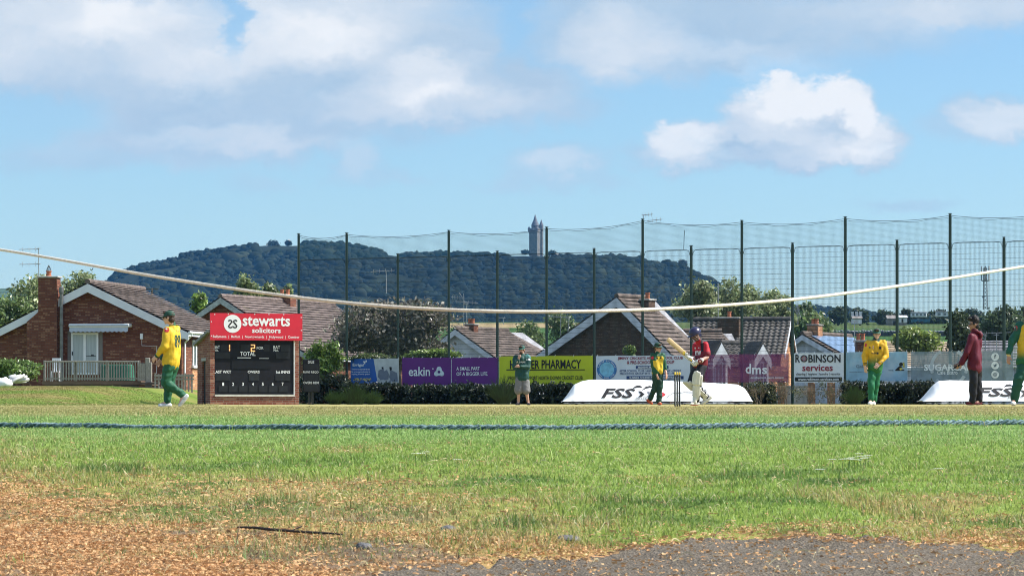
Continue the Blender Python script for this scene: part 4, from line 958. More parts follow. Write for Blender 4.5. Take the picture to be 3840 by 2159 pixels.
def score_hut():
    d = 97.0; g = R(20); p = P(788, 1523, d); ang = g
    r = thing('score_hut', 'red brick cricket score hut with black number board', 'score hut', (p.x, d, 0), ang)
    on = lambda px, py, yl=0.: on_plane(r, px, py, yl)
    WB, _ = on(1122, 1400); x1, zt = on(805, 1277); xp = x1; x2, zs = on(1105, 1482); D = 1.75; _, ztop = on(790, 1246); ztop = max(ztop, zt + .25)
    # walls: left side with a doorway, back, right side, front piers and plinth
    mb = MB(); dx0, dx1 = .62, 1.08; hd = on(790, 1352)[1]
    mb.box(0, .1, .1, dx0, 0, ztop - .05); mb.box(0, .1, dx1, D, 0, ztop - .22); mb.box(0, .1, dx0, dx1, hd + .1, ztop - .14); mb.box(.1, WB, D - .1, D, 0, ztop - .3); mb.box(WB - .1, WB, .1, D - .1, 0, ztop - .2)
    mb.build('side_wall', BRICK4, r)
    mb = MB(); mb.box(0, xp, 0, .098, 0, ztop - .02); mb.build('pier', BRICK4, r); mb = MB(); mb.box(x2, WB, 0, .098, 0, ztop - .02); mb.build('pier', BRICK4, r)
    mb = MB(); mb.box(xp + .002, x2 - .002, .004, .1, 0, zs - .04); mb.build('plinth', BRICK4, r)
    mb = MB(); mb.box(xp + .002, x2 - .002, -.03, .12, zs - .038, zs + .03); mb.build('sill', mat('sill_cream', (.55, .52, .46), .8, .12), r)
    mb = MB(); mb.box(-.02, .08, dx0 - .08, dx1 + .08, hd + .002, hd + .1); mb.build('lintel', mat('cap_concrete', (.38, .36, .33), .85, .15), r)
    mb = MB(); mb.box(.06, .09, dx0 + .002, dx1 - .002, 0, hd); mb.build('door', mat('dark_door', (.018, .016, .016), .7), r)
    mb = MB(); k = .1; mb.add([(-.12, -.1, ztop), (WB + .1, -.1, ztop), (WB + .1, D + .15, ztop - .42), (-.12, D + .15, ztop - .42), (-.12, -.1, ztop + k), (WB + .1, -.1, ztop + k), (WB + .1, D + .15, ztop - .42 + k), (-.12, D + .15, ztop - .42 + k)], [(0, 1, 2, 3), (4, 7, 6, 5), (0, 4, 5, 1), (1, 5, 6, 2), (2, 6, 7, 3), (3, 7, 4, 0)])
    mb.build('roof', mat('felt_roof', (.22, .22, .22), .8, .2), r)
    # the number board
    BRD = mat('score_black', (.007, .007, .011), .6, .3, 3, spec=.25); SLOT = mat('score_slot', (.015, .016, .019), .5, .25, 4, spec=.3)
    mb = MB(); mb.box(xp + .01, x2 - .03, .03, .07, zs + .032, zt + .05); b = mb.build('number_board', BRD, r)
    mb = MB(); mb.box(x2 - .028, x2 - .003, .0, .08, zs + .032, zt + .05); mb.build('white_trim', M_WHITE, r)
    C = lambda u, v: (600 + u * .4834, 900 + v * .4834)
    def slot(u0, v0, u1, v1, m=SLOT, y=.018, name='number_slot'):
        a, t = on(*C(u0, v0), .02); c, q = on(*C(u1, v1), .02); mb = MB(); mb.box(a, c, y, .029, q, t); return mb.build(name, m, b)
    for u0, v0, u1, v1 in [(470, 812, 525, 860), (625, 810, 700, 862), (805, 810, 850, 862), (937, 812, 1010, 864), (430, 868, 545, 918), (900, 868, 1010, 920), (430, 1035, 545, 1090), (690, 1035, 768, 1090), (895, 1038, 1010, 1090)] + [(455 + 77.5 * i, 1130, 525 + 77.5 * i, 1178) for i in range(7)]: slot(u0, v0, u1, v1)
    slot(555, 920, 858, 1000, mat('score_glass', (.008, .009, .012), .5, .2, 2, spec=.2), name='window')
    slot(600, 909, 705, 915, INKW, .012, 'white_bar'); slot(770, 915, 845, 919, INKW, .012, 'white_bar')
    H_ = lambda v0, v1: (v1 - v0) * .4834 / F * d
    def tx(s, u, v, h, w=None, m=INKW, bold=.012):
        x, z = on(*C(u, v), .02); letter(b, s, x, z, .0262, H_(0, h), m, (w * .4834 / F * d * 1.05) if w else None, bold)
    tx('BAT', 443, 829, 24, 42); tx('No.', 438, 853, 20, 32); tx('BAT', 906, 830, 25, 52); tx('No.', 902, 854, 20, 40); tx('FOR', 777, 836, 22, 52); tx('TOTAL', 682, 881, 32, 118, bold=.02)
    tx('LAST WKT', 486, 1021, 22, 130, bold=.02); tx('OVERS', 727, 1021, 20, 92); tx('1st INNS', 955, 1022, 23, 108, bold=.02)
    for i in range(7): tx(str(i + 1), 490 + 77 * i, 1116, 25, 14, bold=.02)
    AMB = bpy.data.materials.new('lit_digit'); AMB.use_nodes = True; q = AMB.node_tree.nodes['Principled BSDF']; q.inputs['Base Color'].default_value = (.8, .4, .15, 1); q.inputs['Emission Color'].default_value = (1, .45, .16, 1); q.inputs['Emission Strength'].default_value = .55
    def digit(segs, u0, v0, u1, v1):
        a, t = on(*C(u0, v0), .02); c, q_ = on(*C(u1, v1), .02); w = .035; m_ = (t + q_) / 2; mb = MB()
        S = {'t': (a, c, t - w, t), 'm': (a, c, m_ - w / 2, m_ + w / 2), 'b': (a, c, q_, q_ + w), 'ur': (c - w, c, m_ + .008, t - .002), 'lr': (c - w, c, q_ + .002, m_ - .008), 'll': (a, a + w, q_ + .002, m_ - .008), 'ul': (a, a + w, m_ + .008, t - .002)}
        for k_ in segs: x0, x1_, z0, z1_ = S[k_]; mb.box(x0, x1_, .006, .017, z0, z1_)
        mb.build('lit_digit', AMB, b)
    digit(('ur', 'lr'), 510, 810, 543, 860); digit(('t', 'ur', 'm', 'll', 'b'), 704, 809, 737, 864)
    # red name board
    x0, z1 = on(788, 1173, -.14); x3, z0 = on(1134, 1277, -.14)
    s = thing('advertising_sign', 'long red sign board with white lettering on the score hut', 'sign', tuple(ROOTM[r.name].inverted() @ Vector((x0, -.14, z0))), ang); Wd, Hd = x3 - x0, z1 - z0
    RED = mat('sign_red', (.60, .014, .035), .35, .08, 1.5, spec=.5)
    mb = MB(); mb.box(0, Wd / 2 - .002, 0, .04, 0, Hd); mb.box(Wd / 2 + .002, Wd, 0, .04, 0, Hd); mb.build('panel', RED, s)
    on2 = lambda u, v: on_plane(s, *C(u, v), 0.)
    def disc(u, v, rad, m, name='roundel', y=-.004):
        x, z = on2(u, v); mb = MB(); n = 40; rr = rad * .4834 / F * d * 1.03
        mb.add([(x + rr * math.cos(2 * math.pi * i / n), y, z + rr * math.sin(2 * math.pi * i / n)) for i in range(n)], [tuple(range(n))]); return mb.build(name, m, s)
    disc(563, 649, 68, INKW)
    x, z = on2(583, 650); l = letter(s, 'S', x - .0, z, -.0085, .29, INK, .16, .012, 'emblem'); x, z = on2(545, 650); l = letter(s, 'S', x, z, -.0085, .29, INK, .16, .012, 'emblem')
    l.data.transform(Matrix.Translation((x, 0, 0)) @ Matrix.Scale(-1, 4, (1, 0, 0)) @ Matrix.Translation((-x, 0, 0)))
    ww = lambda p: p * .4834 / F * d * 1.06
    x, z = on2(825, 630); letter(s, 'stewarts', x, z, -.005, ww(72), INKW, ww(360), .022)
    x, z = on2(825, 700); letter(s, 'solicitors', x, z, -.005, ww(38), INKW, ww(218), .02)
    x, z = on2(747, 752); letter(s, 'Ballymena  |  Belfast  |  Newtownards  |  Holywood  |  Comber', x, z, -.005, ww(24), INKW, ww(655), .008)
    for u, v in ((398, 632), (425, 576), (530, 572), (735, 575), (845, 576), (960, 577), (1095, 600), (1096, 700), (845, 772), (398, 742)): disc(u, v, 4, M_WHITE, 'rivet', -.003)
    # second small board for the rain rule
    dd = 104; p = P(1135, 1470, dd); t = thing('side_scoreboard', 'narrow black board with three number slots right of score hut', 'scoreboard', (p.x, dd, 0), R(8)); on3 = lambda u, v: on_plane(t, *C(u, v), 0.)
    x0, z1 = on3(1107, 925); x1, z0 = on3(1237, 1178); mb = MB(); mb.bbox(x0, x1, 0, .05, z0, z1, .01); mb.build('panel', BRD, t)
    mb = MB(); mb.box(x0 + .2, x0 + .28, .052, .12, 0, z1 - .1); mb.box(x1 - .28, x1 - .2, .052, .12, 0, z1 - .1); mb.build('support', BLACKM, t)
    for s_, u, v, h, w in (('D/L/S', 1172, 945, 22, 48), ('RUNS REQD', 1171, 1024, 19, 118), ('OVERS REM', 1171, 1105, 19, 118)): x, z = on3(u, v); letter(t, s_, x, z, -.004, h * .4834 / F * dd, INKW, w * .4834 / F * dd, .01)
    for v0, v1 in ((960, 1008), (1038, 1088), (1120, 1172)): a, t1 = on3(1114, v0); c, q_ = on3(1230, v1); mb = MB(); mb.box(a, c, -.006, -.001, q_, t1); mb.build('number_slot', SLOT, t)
score_hut()

def house_two():
    r = bungalow('tiled_bungalow', 'bungalow with long pinkish brown roof behind the score hut', (827, 1113), 165, R(21), 16, 5.2, 3.2, 5.6, 3.4, BRICK1, TILE2, base=0, barge=.3, over=.4, hip=.6, bargem=mat('barge_grey', (.34, .36, .38), .7, .25, 6))
    x, z = on_plane(r, 1052, 1130, 8.4); zr = r['zr']; stack(r, -.55, .55, 8.0, 8.8, zr - .5, zr + .30, BRICK1, 2)
house_two()
def house_three():
    d = 190; r = bungalow('grey_bungalow', 'bungalow with pale gable and brown roof behind the purple banners', (1706, 1232), d, R(28), 9.5, 3.2, 2.2, 3.4, 2.2, RENDER_W, TILE1, base=0, barge=.34, hip=2.2, over=.3)
    zr = r['zr']; stack(r, -.35, .35, 1.9, 2.5, zr - .4, zr + .28, BRICK1, 2)
    aerial('aerial mast with several arms on the bungalow behind the purple banners', 1739, 1222, 1100, 192, [(1692, 1738, (1114, 1116), 5), (1706, 1792, (1130, 1136), 6), (1722, 1732, (1098, 1112), 0)])
    aerial('shorter second mast beside the many armed aerial', 1750, 1222, 1137, 192.2, [(1738, 1758, 1138, 2)])
    aerial('tall aerial with one long flat arm above the dark tree', 1449, 1100, 1018, 162, [(1390, 1480, (1019, 1014), 4)])
    aerial('small far aerial over the tan field', 1888, 1216, 1190, 230, [(1868, 1896, 1192, 4)])
house_three()
def house_four():
    d = 150; r = bungalow('gabled_house', 'house with large dark brick gable and white barge boards', (2312, 1113), d, R(31), 4.2, 4.85, 2.97, 3.25, 3.05, BRICK2, TILE1, base=0, barge=.42, over=.35, hip=1.1)
    zr = r['zr']; xa, zt = on_plane(r, 2418, 1128, 2.4); xb, _ = on_plane(r, 2450, 1128, 2.4); stack(r, xa, xb, 1.9, 2.6, zr - 2.4, zt, BRICK2, 1)
    mb = MB(); x, z = on_plane(r, 2463, 1246, 2.6); mb.box(x - .25, x + .28, 1.7, 2.3, z - .25, z - .1); mb.tube([(x - .1, 2, z - .1), (x - .1, 2, z + .3)], .05, 7); mb.build('vent', M_WHITE, r)
    # long lower wing running right behind it
    w = bungalow('brown_roofed_bungalow', 'lower bungalow with hipped brown roof behind the batter', (2560, 1244), 157, R(80), 2.75, 2.2, 1.3, 2.4, 1.3, BRICK2, TILE1, base=0, barge=.2, over=.35, hip=.6)
    aerial('thin tall pole between the two brown roofs', 2693, 1300, 1062, 176, [(2690, 2696, 1064, 0)])
    aerial('leaning aerial above the left end of white barge board', 2103, 1260, 1185, 172, [(2055, 2135, (1186, 1190), 6)])
    aerial('second leaning aerial right beside the dark gable left slope', 2128, 1262, 1190, 172.3, [(2118, 2138, 1192, 2)], lean=.1)
house_four()
def pantile_house():
    # ridge runs across the view; slope towards the field, sunlit orange gable at the right
    d = 165; p0, p1 = P(2600, 1204, d), P(2966, 1201.9, d - 1.15); L = (p1 - p0).length; a = math.atan2(p1.y - p0.y, p1.x - p0.x)
    r = thing('pantile_house', 'house with grey pantile roof and orange brick right gable', 'house', (p0.x, p0.y, 0), a, 'houses beyond the field'); zr = p0.z
    sl, hs, ds = 3.6, 3.0, 2.0
    mb = MB(); q = math.hypot(hs, ds)
    roof_slope(mb, (0, 0, zr), (L, 0, zr), (0, -hs / q, -ds / q), q, .33, .05, .055, .30); roof_slope(mb, (0, 0, zr), (L, 0, zr), (0, hs / q, -ds / q), q, .33, .05, .055, .30); ridge_tiles(mb, (0, 0, zr + .06), (L, 0, zr + .06), .14); mb.build('roof', TILE3, r)
    mb = MB(); M = Matrix.Rotation(R(90), 4, 'Z')
    mb.prism([(-hs + .3, 0), (-hs + .3, zr - ds), (0, zr - .12), (hs - .3, zr - ds), (hs - .3, 0)], -L + .25, -L + .45, M); mb.build('gable_wall', BRICK3, r)
    mb = MB(); mb.box(.1, L - .46, -hs + .3, -hs + .5, 0, zr - ds - .02); mb.box(.1, .3, -hs + .502, hs - .3, 0, zr - ds); mb.build('side_wall', BRICK3, r)
    for s_ in (-1, 1):
        mb = MB(); mb.prism([(0, zr + .02), (s_ * hs, zr - ds + .02), (s_ * hs, zr - ds - .16), (0, zr - .16)], -L - .05 - .004 * s_, -L + .01, M); mb.build('barge_board', BARGE, r)
    xa, zt = on_plane(r, 2696, 1200, -1.0); xb, _ = on_plane(r, 2776, 1200, -1.0); zt = on_plane(r, 2696, 1196, -1.)[1]; stack(r, xa, xb, -1.6, -.6, zr - 1.8, zt, BRICK2, 1)
    # front range with two white gabled bays
    d2 = 153; q0, q1 = P(2556, 1290, d2), P(2870, 1289, d2); f = thing('bay_fronted_house', 'low house with two steep white gabled bays behind plum banner', 'house', (q0.x, d2, 0), R(22), 'houses beyond the field'); L = q1.x - q0.x; zr = q0.z; hs, ds = 2.2, 1.25; q = math.hypot(hs, ds)
    mb = MB(); roof_slope(mb, (0, 0, zr), (L, 0, zr), (0, -hs / q, -ds / q), q, .33, .05, .055, .30); roof_slope(mb, (0, 0, zr), (L, 0, zr), (0, hs / q, -ds / q), q, .33, .05, .055, .30); ridge_tiles(mb, (0, 0, zr + .06), (L, 0, zr + .06), .14); mb.build('roof', TILE3, f)
    mb = MB(); mb.box(.1, L + .9, -hs + .3, -hs + .5, 0, zr - ds + .1); mb.box(L + .7, L + .9, -hs + .502, 2, 0, zr - ds + .1); mb.build('wall', BRICK3, f)
    for px, py, wpx in ((2702, 1300, 62), (2857, 1305, 60)):
        x, z = on_plane(f, px, py, -2.6); w = wpx / 2 / F * 150; zb = ZY(1346, 150)
        mb = MB(); mb.prism([(x - w, 0), (x - w, zb), (x, z - .12), (x + w, zb), (x + w, 0)], -2.55, -1.92); b = mb.build('bay', M_WHITE, f)
        mb = MB(); mb.prism([(x - w * 1.25, zb - .02), (x, z + .22), (x + w * 1.25, zb - .02), (x + w * 1.25, zb + .12), (x, z + .36), (x - w * 1.25, zb + .12)], -2.7, -1.0); mb.build('bay_roof', TILE3, b)
        mb = MB(); mb.prism([(x - w * 1.2, zb - .5), (x, z - .42), (x + w * 1.2, zb - .5), (x + w * 1.2, zb - .03), (x, z + .2), (x - w * 1.2, zb - .03)], -2.74, -2.702); mb.build('barge_board', M_WHITE, b)
        wn = MB(); wn.box(x - w * .75, x + w * .75, -2.6, -2.552, .95, zb - .1); ww_ = wn.build('window', M_WHITE, b); g = MB()
        for k in range(3): xx = x - w * .7 + w * 1.4 * k / 3; g.box(xx + .03, xx + w * 1.4 / 3 - .03, -2.615, -2.602, 1.02, zb - .18)
        g.build('pane', GLASS, ww_)
    for px in (2920, 3080):
        pass
pantile_house()
def solar_house():
    d = 180; r = bungalow('solar_house', 'bungalow with blue solar panels on its right roof slope', (3008, 1252), d, R(27), 8.5, 3.0, 2.0, 4.2, 2.3, RENDER_W, TILE1, base=0, barge=.3, over=.4)
    zr = r['zr']; q = math.hypot(4.2, 2.3); M = Matrix.Translation((0, 0, zr)) @ Matrix.Rotation(math.atan2(2.3, 4.2), 4, 'Y')
    SOL = mat('solar_blue', (.12, .19, .30), .18, .2, 2, spec=.8)
    for i in range(3):
        for j in range(4):
            mb = MB(); mb.bbox(.35 + i * 1.2, .35 + i * 1.2 + 1.16, .6 + j * 1.85, .6 + j * 1.85 + 1.8, .09, .13, .006, M); p = mb.build('solar_panel', SOL, r)
    for i in range(2):
        mb = MB(); x = -.5 + i * .0
    stack(r, -.3, .42, 1.6, 2.4, zr - .6, zr + .55, BRICK3, 2)
    aerial('tangled aerial above the white barge of the solar roof', 2992, 1215, 1140, 181, [(2955, 3000, (1162, 1163), 5), (2972, 2990, (1145, 1178), 3), (2985, 3003, (1142, 1190), 2)])
    r2 = bungalow('tan_roofed_bungalow', 'bungalow with pale tan roof behind the light blue banner', (3120, 1288), 185, R(66), 11, 3, 1.6, 3.4, 1.5, RENDER_W, tile_mat('tan_tile', (.30, .235, .17), (.36, .29, .21)), base=0, barge=.2, over=.4)
    x = PX(3226, 180); c = thing('brick_chimney', 'brown brick chimney with clay pots right of the solar roof', 'chimney', (x, 180, 0)); z1 = ZY(1283, 180); w = 17 / F * 180
    mb = MB(); mb.box(-w, w, -.4, .4, 0, z1); mb.build('stack', BRICK1, c)
    mb = MB(); mb.bbox(-w * 1.35, w * 1.35, -.5, .5, z1 + .002, z1 + .12, .015); mb.build('chimney_cap', mat('cap_concrete', (.38, .36, .33), .85, .15), c)
    for k, xx in enumerate((-.12, .16)): mb = MB(); mb.lathe((xx, 0, z1 + .12), [(.15, 0), (.13, .1), (.125, .34), (.15, .36), (.15, .42), (.1, .42)], 14); mb.build('chimney_pot', POT, c)
    aerial('thin leaning aerial left of the brown chimney', 3204, 1300, 1205, 179, [(3182, 3218, (1209, 1206), 4)])
    # shed with a lined grey roof at the right, and its two aerials
    dd = 170; p = P(3650, 1275, dd); s = thing('grey_roofed_bungalow', 'bungalow with flat grey tiled roof behind right hand banner', 'house', (p.x, dd, 0), 0, 'houses beyond the field'); L = PX(3900, dd) - p.x
    mb = MB(); roof_slope(mb, (0, 2.5, p.z), (L, 2.5, p.z), (0, -.93, -.36), 4.6, .26, .06); mb.build('roof', tile_mat('grey_tile', (.15, .15, .17), (.2, .2, .22)), s)
    mb = MB(); mb.box(.1, L - .1, -1.4, -1.2, 0, p.z - 1.62); mb.box(.1, .3, -1.2, 2.4, 0, p.z - 1.6); mb.build('wall', RENDER_W, s)
    aerial('right hand roof aerial with a long flat arm and cradle', 3737, 1315, 1248, 166, [(3690, 3790, (1250, 1246), 5), (3727, 3747, 1256, 0)])
    aerial('comb shaped roof aerial right behind the maroon hoodie', 3696, 1315, 1252, 166.3, [(3676, 3698, (1240, 1262), 5), (3678, 3697, (1262, 1276), 3)])
solar_house()
# ------------------------------------------------------------------ fence with netting
FA, FB = Vector((PX(1120, 123.1), 123.1, 0)), Vector((PX(3765, 108.7), 108.7, 0))
FU = (FB - FA).normalized(); FANG = math.atan2(FU.y, FU.x)
FENCE = thing('sports_fence', 'tall green mesh fence with netting strung along its top', 'fence', tuple(FA), FANG)
def fence():
    GREEN = mat('fence_green', (.006, .026, .020), .4, .15, 5, spec=.5); WIRE = mat('fence_wire', (.006, .018, .016), .6, .1); NET = mat('net_green', (.025, .085, .075), .7, .1)
    on = lambda px, py: on_plane(FENCE, px, py, 0.)
    tall = [(1120, 878), (1300, 875), (1683, 865), (2050, 853), (2410, 823), (2782, 828), (3170, 815), (3563, 803), (3964, 792)]; short = [1492, 1865, 2228, 2592, 2972, 3364, 3765]
    posts = sorted([(px, py) for px, py in tall] + [(px, None) for px in short]); HT = 6.05; xs = []
    for px, py in posts:
        x, z = on(px, py or 945); z = z if py else HT + .12; xs.append((x, z, bool(py))); mb = MB(); w = .05
        mb.bbox(x - w, x + w, -.05, .05, -.1, z, .03); p = mb.build('post', GREEN, FENCE)
        mb = MB(); mb.bbox(x - w - .008, x + w + .008, -.058, .058, z + .001, z + .03, .008); mb.build('post_cap', GREEN, p)
    for (xa, _, _), (xb, _, _) in zip(xs, xs[1:]):
        mb = MB(); n = int((xb - xa) / .05); sag = random.uniform(-.02, .02)
        for i in range(n): x = xa + .06 + (xb - xa - .12) * i / (n - 1); mb.box(x - .0032, x + .0032, -.0032, .0034, .05, HT - .02)
        for k in range(31):
            z = .06 + k * (HT - .1) / 30; t = .0036 if k % 5 else .0052
            mb.box(xa + .06, xb - .06, .0036, .0136, z - t, z + t)
        m = mb.build('mesh_panel', WIRE, FENCE)
        mb = MB(); mb.tube([(xa + .07, 0, HT - .22), (xa + .09, 0, HT - .10), (xa + .16, 0, HT - .035), (xa + .4, 0, HT - .01), (xb - .4, 0, HT - .01), (xb - .16, 0, HT - .035), (xb - .09, 0, HT - .10), (xb - .07, 0, HT - .22)], .010, 6); mb.build('tension_cable', WIRE, m)
    T = [(x, z) for x, z, t in xs if t]
    for (xa, za), (xb, zb) in zip(T, T[1:]):
        L = xb - xa; top = lambda x: (za - .05) * (1 - (x - xa) / L) + (zb - .05) * (x - xa) / L - .14 * (1 - (2 * (x - xa) / L - 1) ** 2)
        cab = lambda x: top(x) - .05 - .02 * math.sin((x - xa) * 5.1)
        mb = MB(); st = .045; n = int((L - .12) / st)
        for i in range(n + 1):
            x = xa + .06 + i * st; mb.box(x - .0016, x + .0016, .01, .0135, HT - .02, cab(x))
        k = 0
        while HT + k * st < max(za, zb):
            z = HT + k * st; k += 1; px0 = None
            for j in range(41):
                x = xa + .06 + (L - .12) * j / 40; ok = z < cab(x)
                if ok and px0 is None: px0 = x
                if px0 is not None and (not ok or j == 40):
                    if x - px0 > .1: mb.box(px0, x, .0136, .0168, z - .0016, z + .0016)
                    px0 = None
        nt = mb.build('net', NET, FENCE)
        mb = MB(); mb.tube([(xa + .05 + (L - .1) * j / 30, .012, top(xa + .05 + (L - .1) * j / 30)) for j in range(31)], .009, 5); mb.tube([(xa + .05 + (L - .1) * j / 60, .012, cab(xa + .05 + (L - .1) * j / 60)) for j in range(61)], .007, 5); mb.build('cable', WIRE, nt)
    x, z = on(2563, 880); mb = MB(); mb.tube([(x, .02, HT), (x + .03, .02, HT + .75)], .012, 6); mb.build('net_stay', WIRE, FENCE)
fence()
aerial('aerial on a mast behind the fourth tall fence post', 2412, 1110, 806, 151.5, [(2406, 2448, (807, 803), 4), (2426, 2484, (828, 822), 4)])

# ------------------------------------------------------------------ banners tied to the fence
def banner(label, box, m, off=.10, wave=.006, alpha=None, split=None):
    px0, py0, px1, py1 = box; x0, z1 = on_plane(FENCE, px0, py0, -off); x1, z0 = on_plane(FENCE, px1, py1, -off)
    o = ROOTM[FENCE.name].inverted() @ Vector((x0, -off, z0)); r = thing('banner', label, 'banner', tuple(o), FANG, 'banners along the fence'); w, h = x1 - x0, z1 - z0
    seed = px0
    surf = lambda x, z, e=0.: (x, -e + wave * math.sin(x * 5.3 + seed) * math.sin(z * 3 + 1 + seed) + wave * .5 * math.sin(x * 13 + z * 4 + seed), z + .008 * math.sin(x * 3.3 + seed) * (z / h - .3))
    mb = MB(); n, k = 48, 10
    def sheet(xa, xb):
        vs = []
        for e in (0, -.004):
            for j in range(k + 1):
                for i in range(n + 1): vs.append(surf(xa(j / k) + (xb(j / k) - xa(j / k)) * i / n, h * j / k, e))
        K = (n + 1) * (k + 1); fs = [(j * (n + 1) + i, j * (n + 1) + i + 1, (j + 1) * (n + 1) + i + 1, (j + 1) * (n + 1) + i) for j in range(k) for i in range(n)]; fs += [tuple(K + q for q in f[::-1]) for f in fs]
        return vs, fs
    if split:
        mb.add(*sheet(lambda t: 0, lambda t: w * (split[0] * (1 - t) + split[1] * t))); mb.build('panel', m, r)
        mb = MB(); mb.add(*sheet(lambda t: w * (split[0] * (1 - t) + split[1] * t) + .002, lambda t: w)); mb.build('picture_panel', split[2], r)
    else: mb.add(*sheet(lambda t: 0, lambda t: w)); mb.build('panel', m, r)
    mb = MB()
    for i in range(6):
        x = .05 + (w - .1) * i / 5; mb.tube([surf(x, h - .03, .006), surf(x + .02, h + .05, -.03)], .006, 5); mb.tube([surf(x, .03, .006), surf(x + .01, -.05, -.03)], .006, 5)
    mb.build('cable_tie', M_WHITE, r)
    def T(s, px, py, hp, wp, mt, bold=.01, align='CENTER', shear=0., name='lettering', space=1.):
        x, z = on_plane(r, px, py, 0); q = 1.02 / F * r.location.y
        return letter(r, s, x, z, 0, hp * q, mt, wp * q if wp else None, bold, name, align, shear, surf=lambda a, c: surf(a, c, .02), space=space)
    def S(poly, mt, name='emblem', e=.014):
        poly = [(a[0] + (b[0] - a[0]) * t / 12, a[1] + (b[1] - a[1]) * t / 12) for a, b in zip(poly, poly[1:] + poly[:1]) for t in range(12)]; mb = MB(); pts = [on_plane(r, *p, 0) for p in poly]; mb.add([surf(a, c, e) for a, c in pts], [tuple(range(len(pts)))]); return mb.build(name, mt, r)
    def RING(px, py, ro, ri, mt, name='emblem', e=.014, a0=0, a1=360, n=40):
        vs = []; 
        for i in range(n + 1):
            a = R(a0 + (a1 - a0) * i / n)
            for q in (ro, ri): x, z = on_plane(r, px + q * math.cos(a), py - q * math.sin(a), 0); vs.append(surf(x, z, e))
        mb = MB(); mb.add(vs, [(2 * i, 2 * i + 2, 2 * i + 3, 2 * i + 1) for i in range(n)]); return mb.build(name, mt, r)
    return r, T, S, RING
def banners():
    c3 = lambda u, v: (1200 + u * .4834, 900 + v * .4834); c4 = lambda u, v: (1800 + u * .4834, 900 + v * .4834); c5 = lambda u, v: (2400 + u * .4834, 900 + v * .4834); c6 = lambda u, v: (3040 + u * .4834, 900 + v * .4834)
    BLUE = mat('vinyl_blue', (.02, .10, .36), .5, .12, 1.5); PALE = mat('photo_pale', (.52, .53, .51), .6, .12, 3)
    r, T, S, RG = banner('small blue banner with a pale photograph of workers at right', (1315, 1345, 1496, 1444), BLUE, split=(.57, .475, PALE))
    T('Errigal', *c3(297, 970), 13, 46, INKW, .02); S([c3(335, 938), c3(355, 938), c3(355, 930), c3(365, 930), c3(365, 945), c3(352, 945), c3(352, 960), c3(344, 960), c3(344, 946), c3(335, 946)], INKW)
    for v, s_ in ((1003, 'Tomorrow you learn with the best'), (1022, 'Be in top apprenticeships in'), (1040, 'drylining & interior systems')): T(s_, c3(248, v)[0], c3(0, v)[1], 7, 78, INKW, .01, 'LEFT')
    T('APPLY NOW!', *c3(330, 1080), 10, 76, INKY, .025); T('www.careers', *c3(400, 1105), 4, 40, INKW, 0)
    for poly in ([(455, 1010), (495, 995), (500, 1050), (520, 1075), (470, 1085), (450, 1060)], [(490, 1020), (520, 1005), (535, 1040), (530, 1080), (500, 1085)], [(540, 1000), (560, 1010), (600, 1030), (605, 1095), (560, 1100), (535, 1060), (545, 1030)], [(530, 1100), (550, 1080), (548, 1115)]): S([c3(*q) for q in poly], INKG, 'picture_figure')
    for poly in ([(538, 985), (556, 982), (560, 1005), (545, 1012)], [(478, 985), (492, 982), (495, 997), (482, 1000)]): S([c3(*q) for q in poly], INK, 'picture_figure', .018)
    PUR = mat('vinyl_purple', (.12, .013, .17), .5, .1, 1.2)
    r, T, S, RG = banner('purple banner with one white word and a white rounded triangle', (1508, 1341, 1691, 1443), PUR)
    T('eakin', *c3(772, 1018), 34, 90, INKW, .012); RG(*c3(877, 997), 2.5, .4, INKW)
    tri = []
    for k in range(36):
        a = R(90 + k * 10); rr = 17 * (1 + .26 * math.cos(3 * (a - R(90)))); tri.append((c3(925, 1023)[0] + rr * math.cos(a) * .98, c3(925, 1023)[1] - rr * math.sin(a)))
    S(tri, mat('ink_pale', (.62, .68, .70), .6)); RG(*c3(925, 1022), 5.2, 0, mat('ink_violet', (.05, .01, .13), .6), e=.02)
    r, T, S, RG = banner('purple banner with two lines of small white capitals', (1694, 1341, 1866, 1440), PUR)
    T('A SMALL PART', c3(1060, 0)[0], c3(0, 996)[1], 13, 98, INKW, .012, 'LEFT'); T('OF A BIGGER LIFE.', c3(1060, 0)[0], c3(0, 1037)[1], 13.5, 132, INKW, .012, 'LEFT')
    YEL = mat('vinyl_yellow', (.52, .56, .015), .5, .08, 1.2)
    r, T, S, RG = banner('bright yellow banner with large black pharmacy lettering', (1872, 1336, 2223, 1440), YEL)
    T('HOOPER PHARMACY', *c4(508, 963), 33, 292, INK, .02); S([c4(205, 1002), c4(815, 1001), c4(815, 1008), c4(205, 1010)], INK, 'underline'); T('PROUD TO SUPPORT NORTH DOWN CRICKET CLUB', *c4(508, 1068), 14, 304, INK, .012)
    WH = mat('vinyl_white', (.66, .69, .74), .55, .06, 1.2)
    r, T, S, RG = banner('white banner with round blue badge and red club heading', (2235, 1334, 2588, 1440), WH)
    cx, cy = c4(985, 1003); RG(cx, cy, 37, 27, mat('ink_blue', (.06, .19, .42), .6)); RG(cx, cy, 27.2, 0, mat('ink_sky', (.22, .50, .66), .6)); 
    S([(cx + 3, cy - 13), (cx + 6, cy - 20), (cx + 12, cy - 22), (cx + 18, cy - 19), (cx + 20, cy - 13)], INKR)
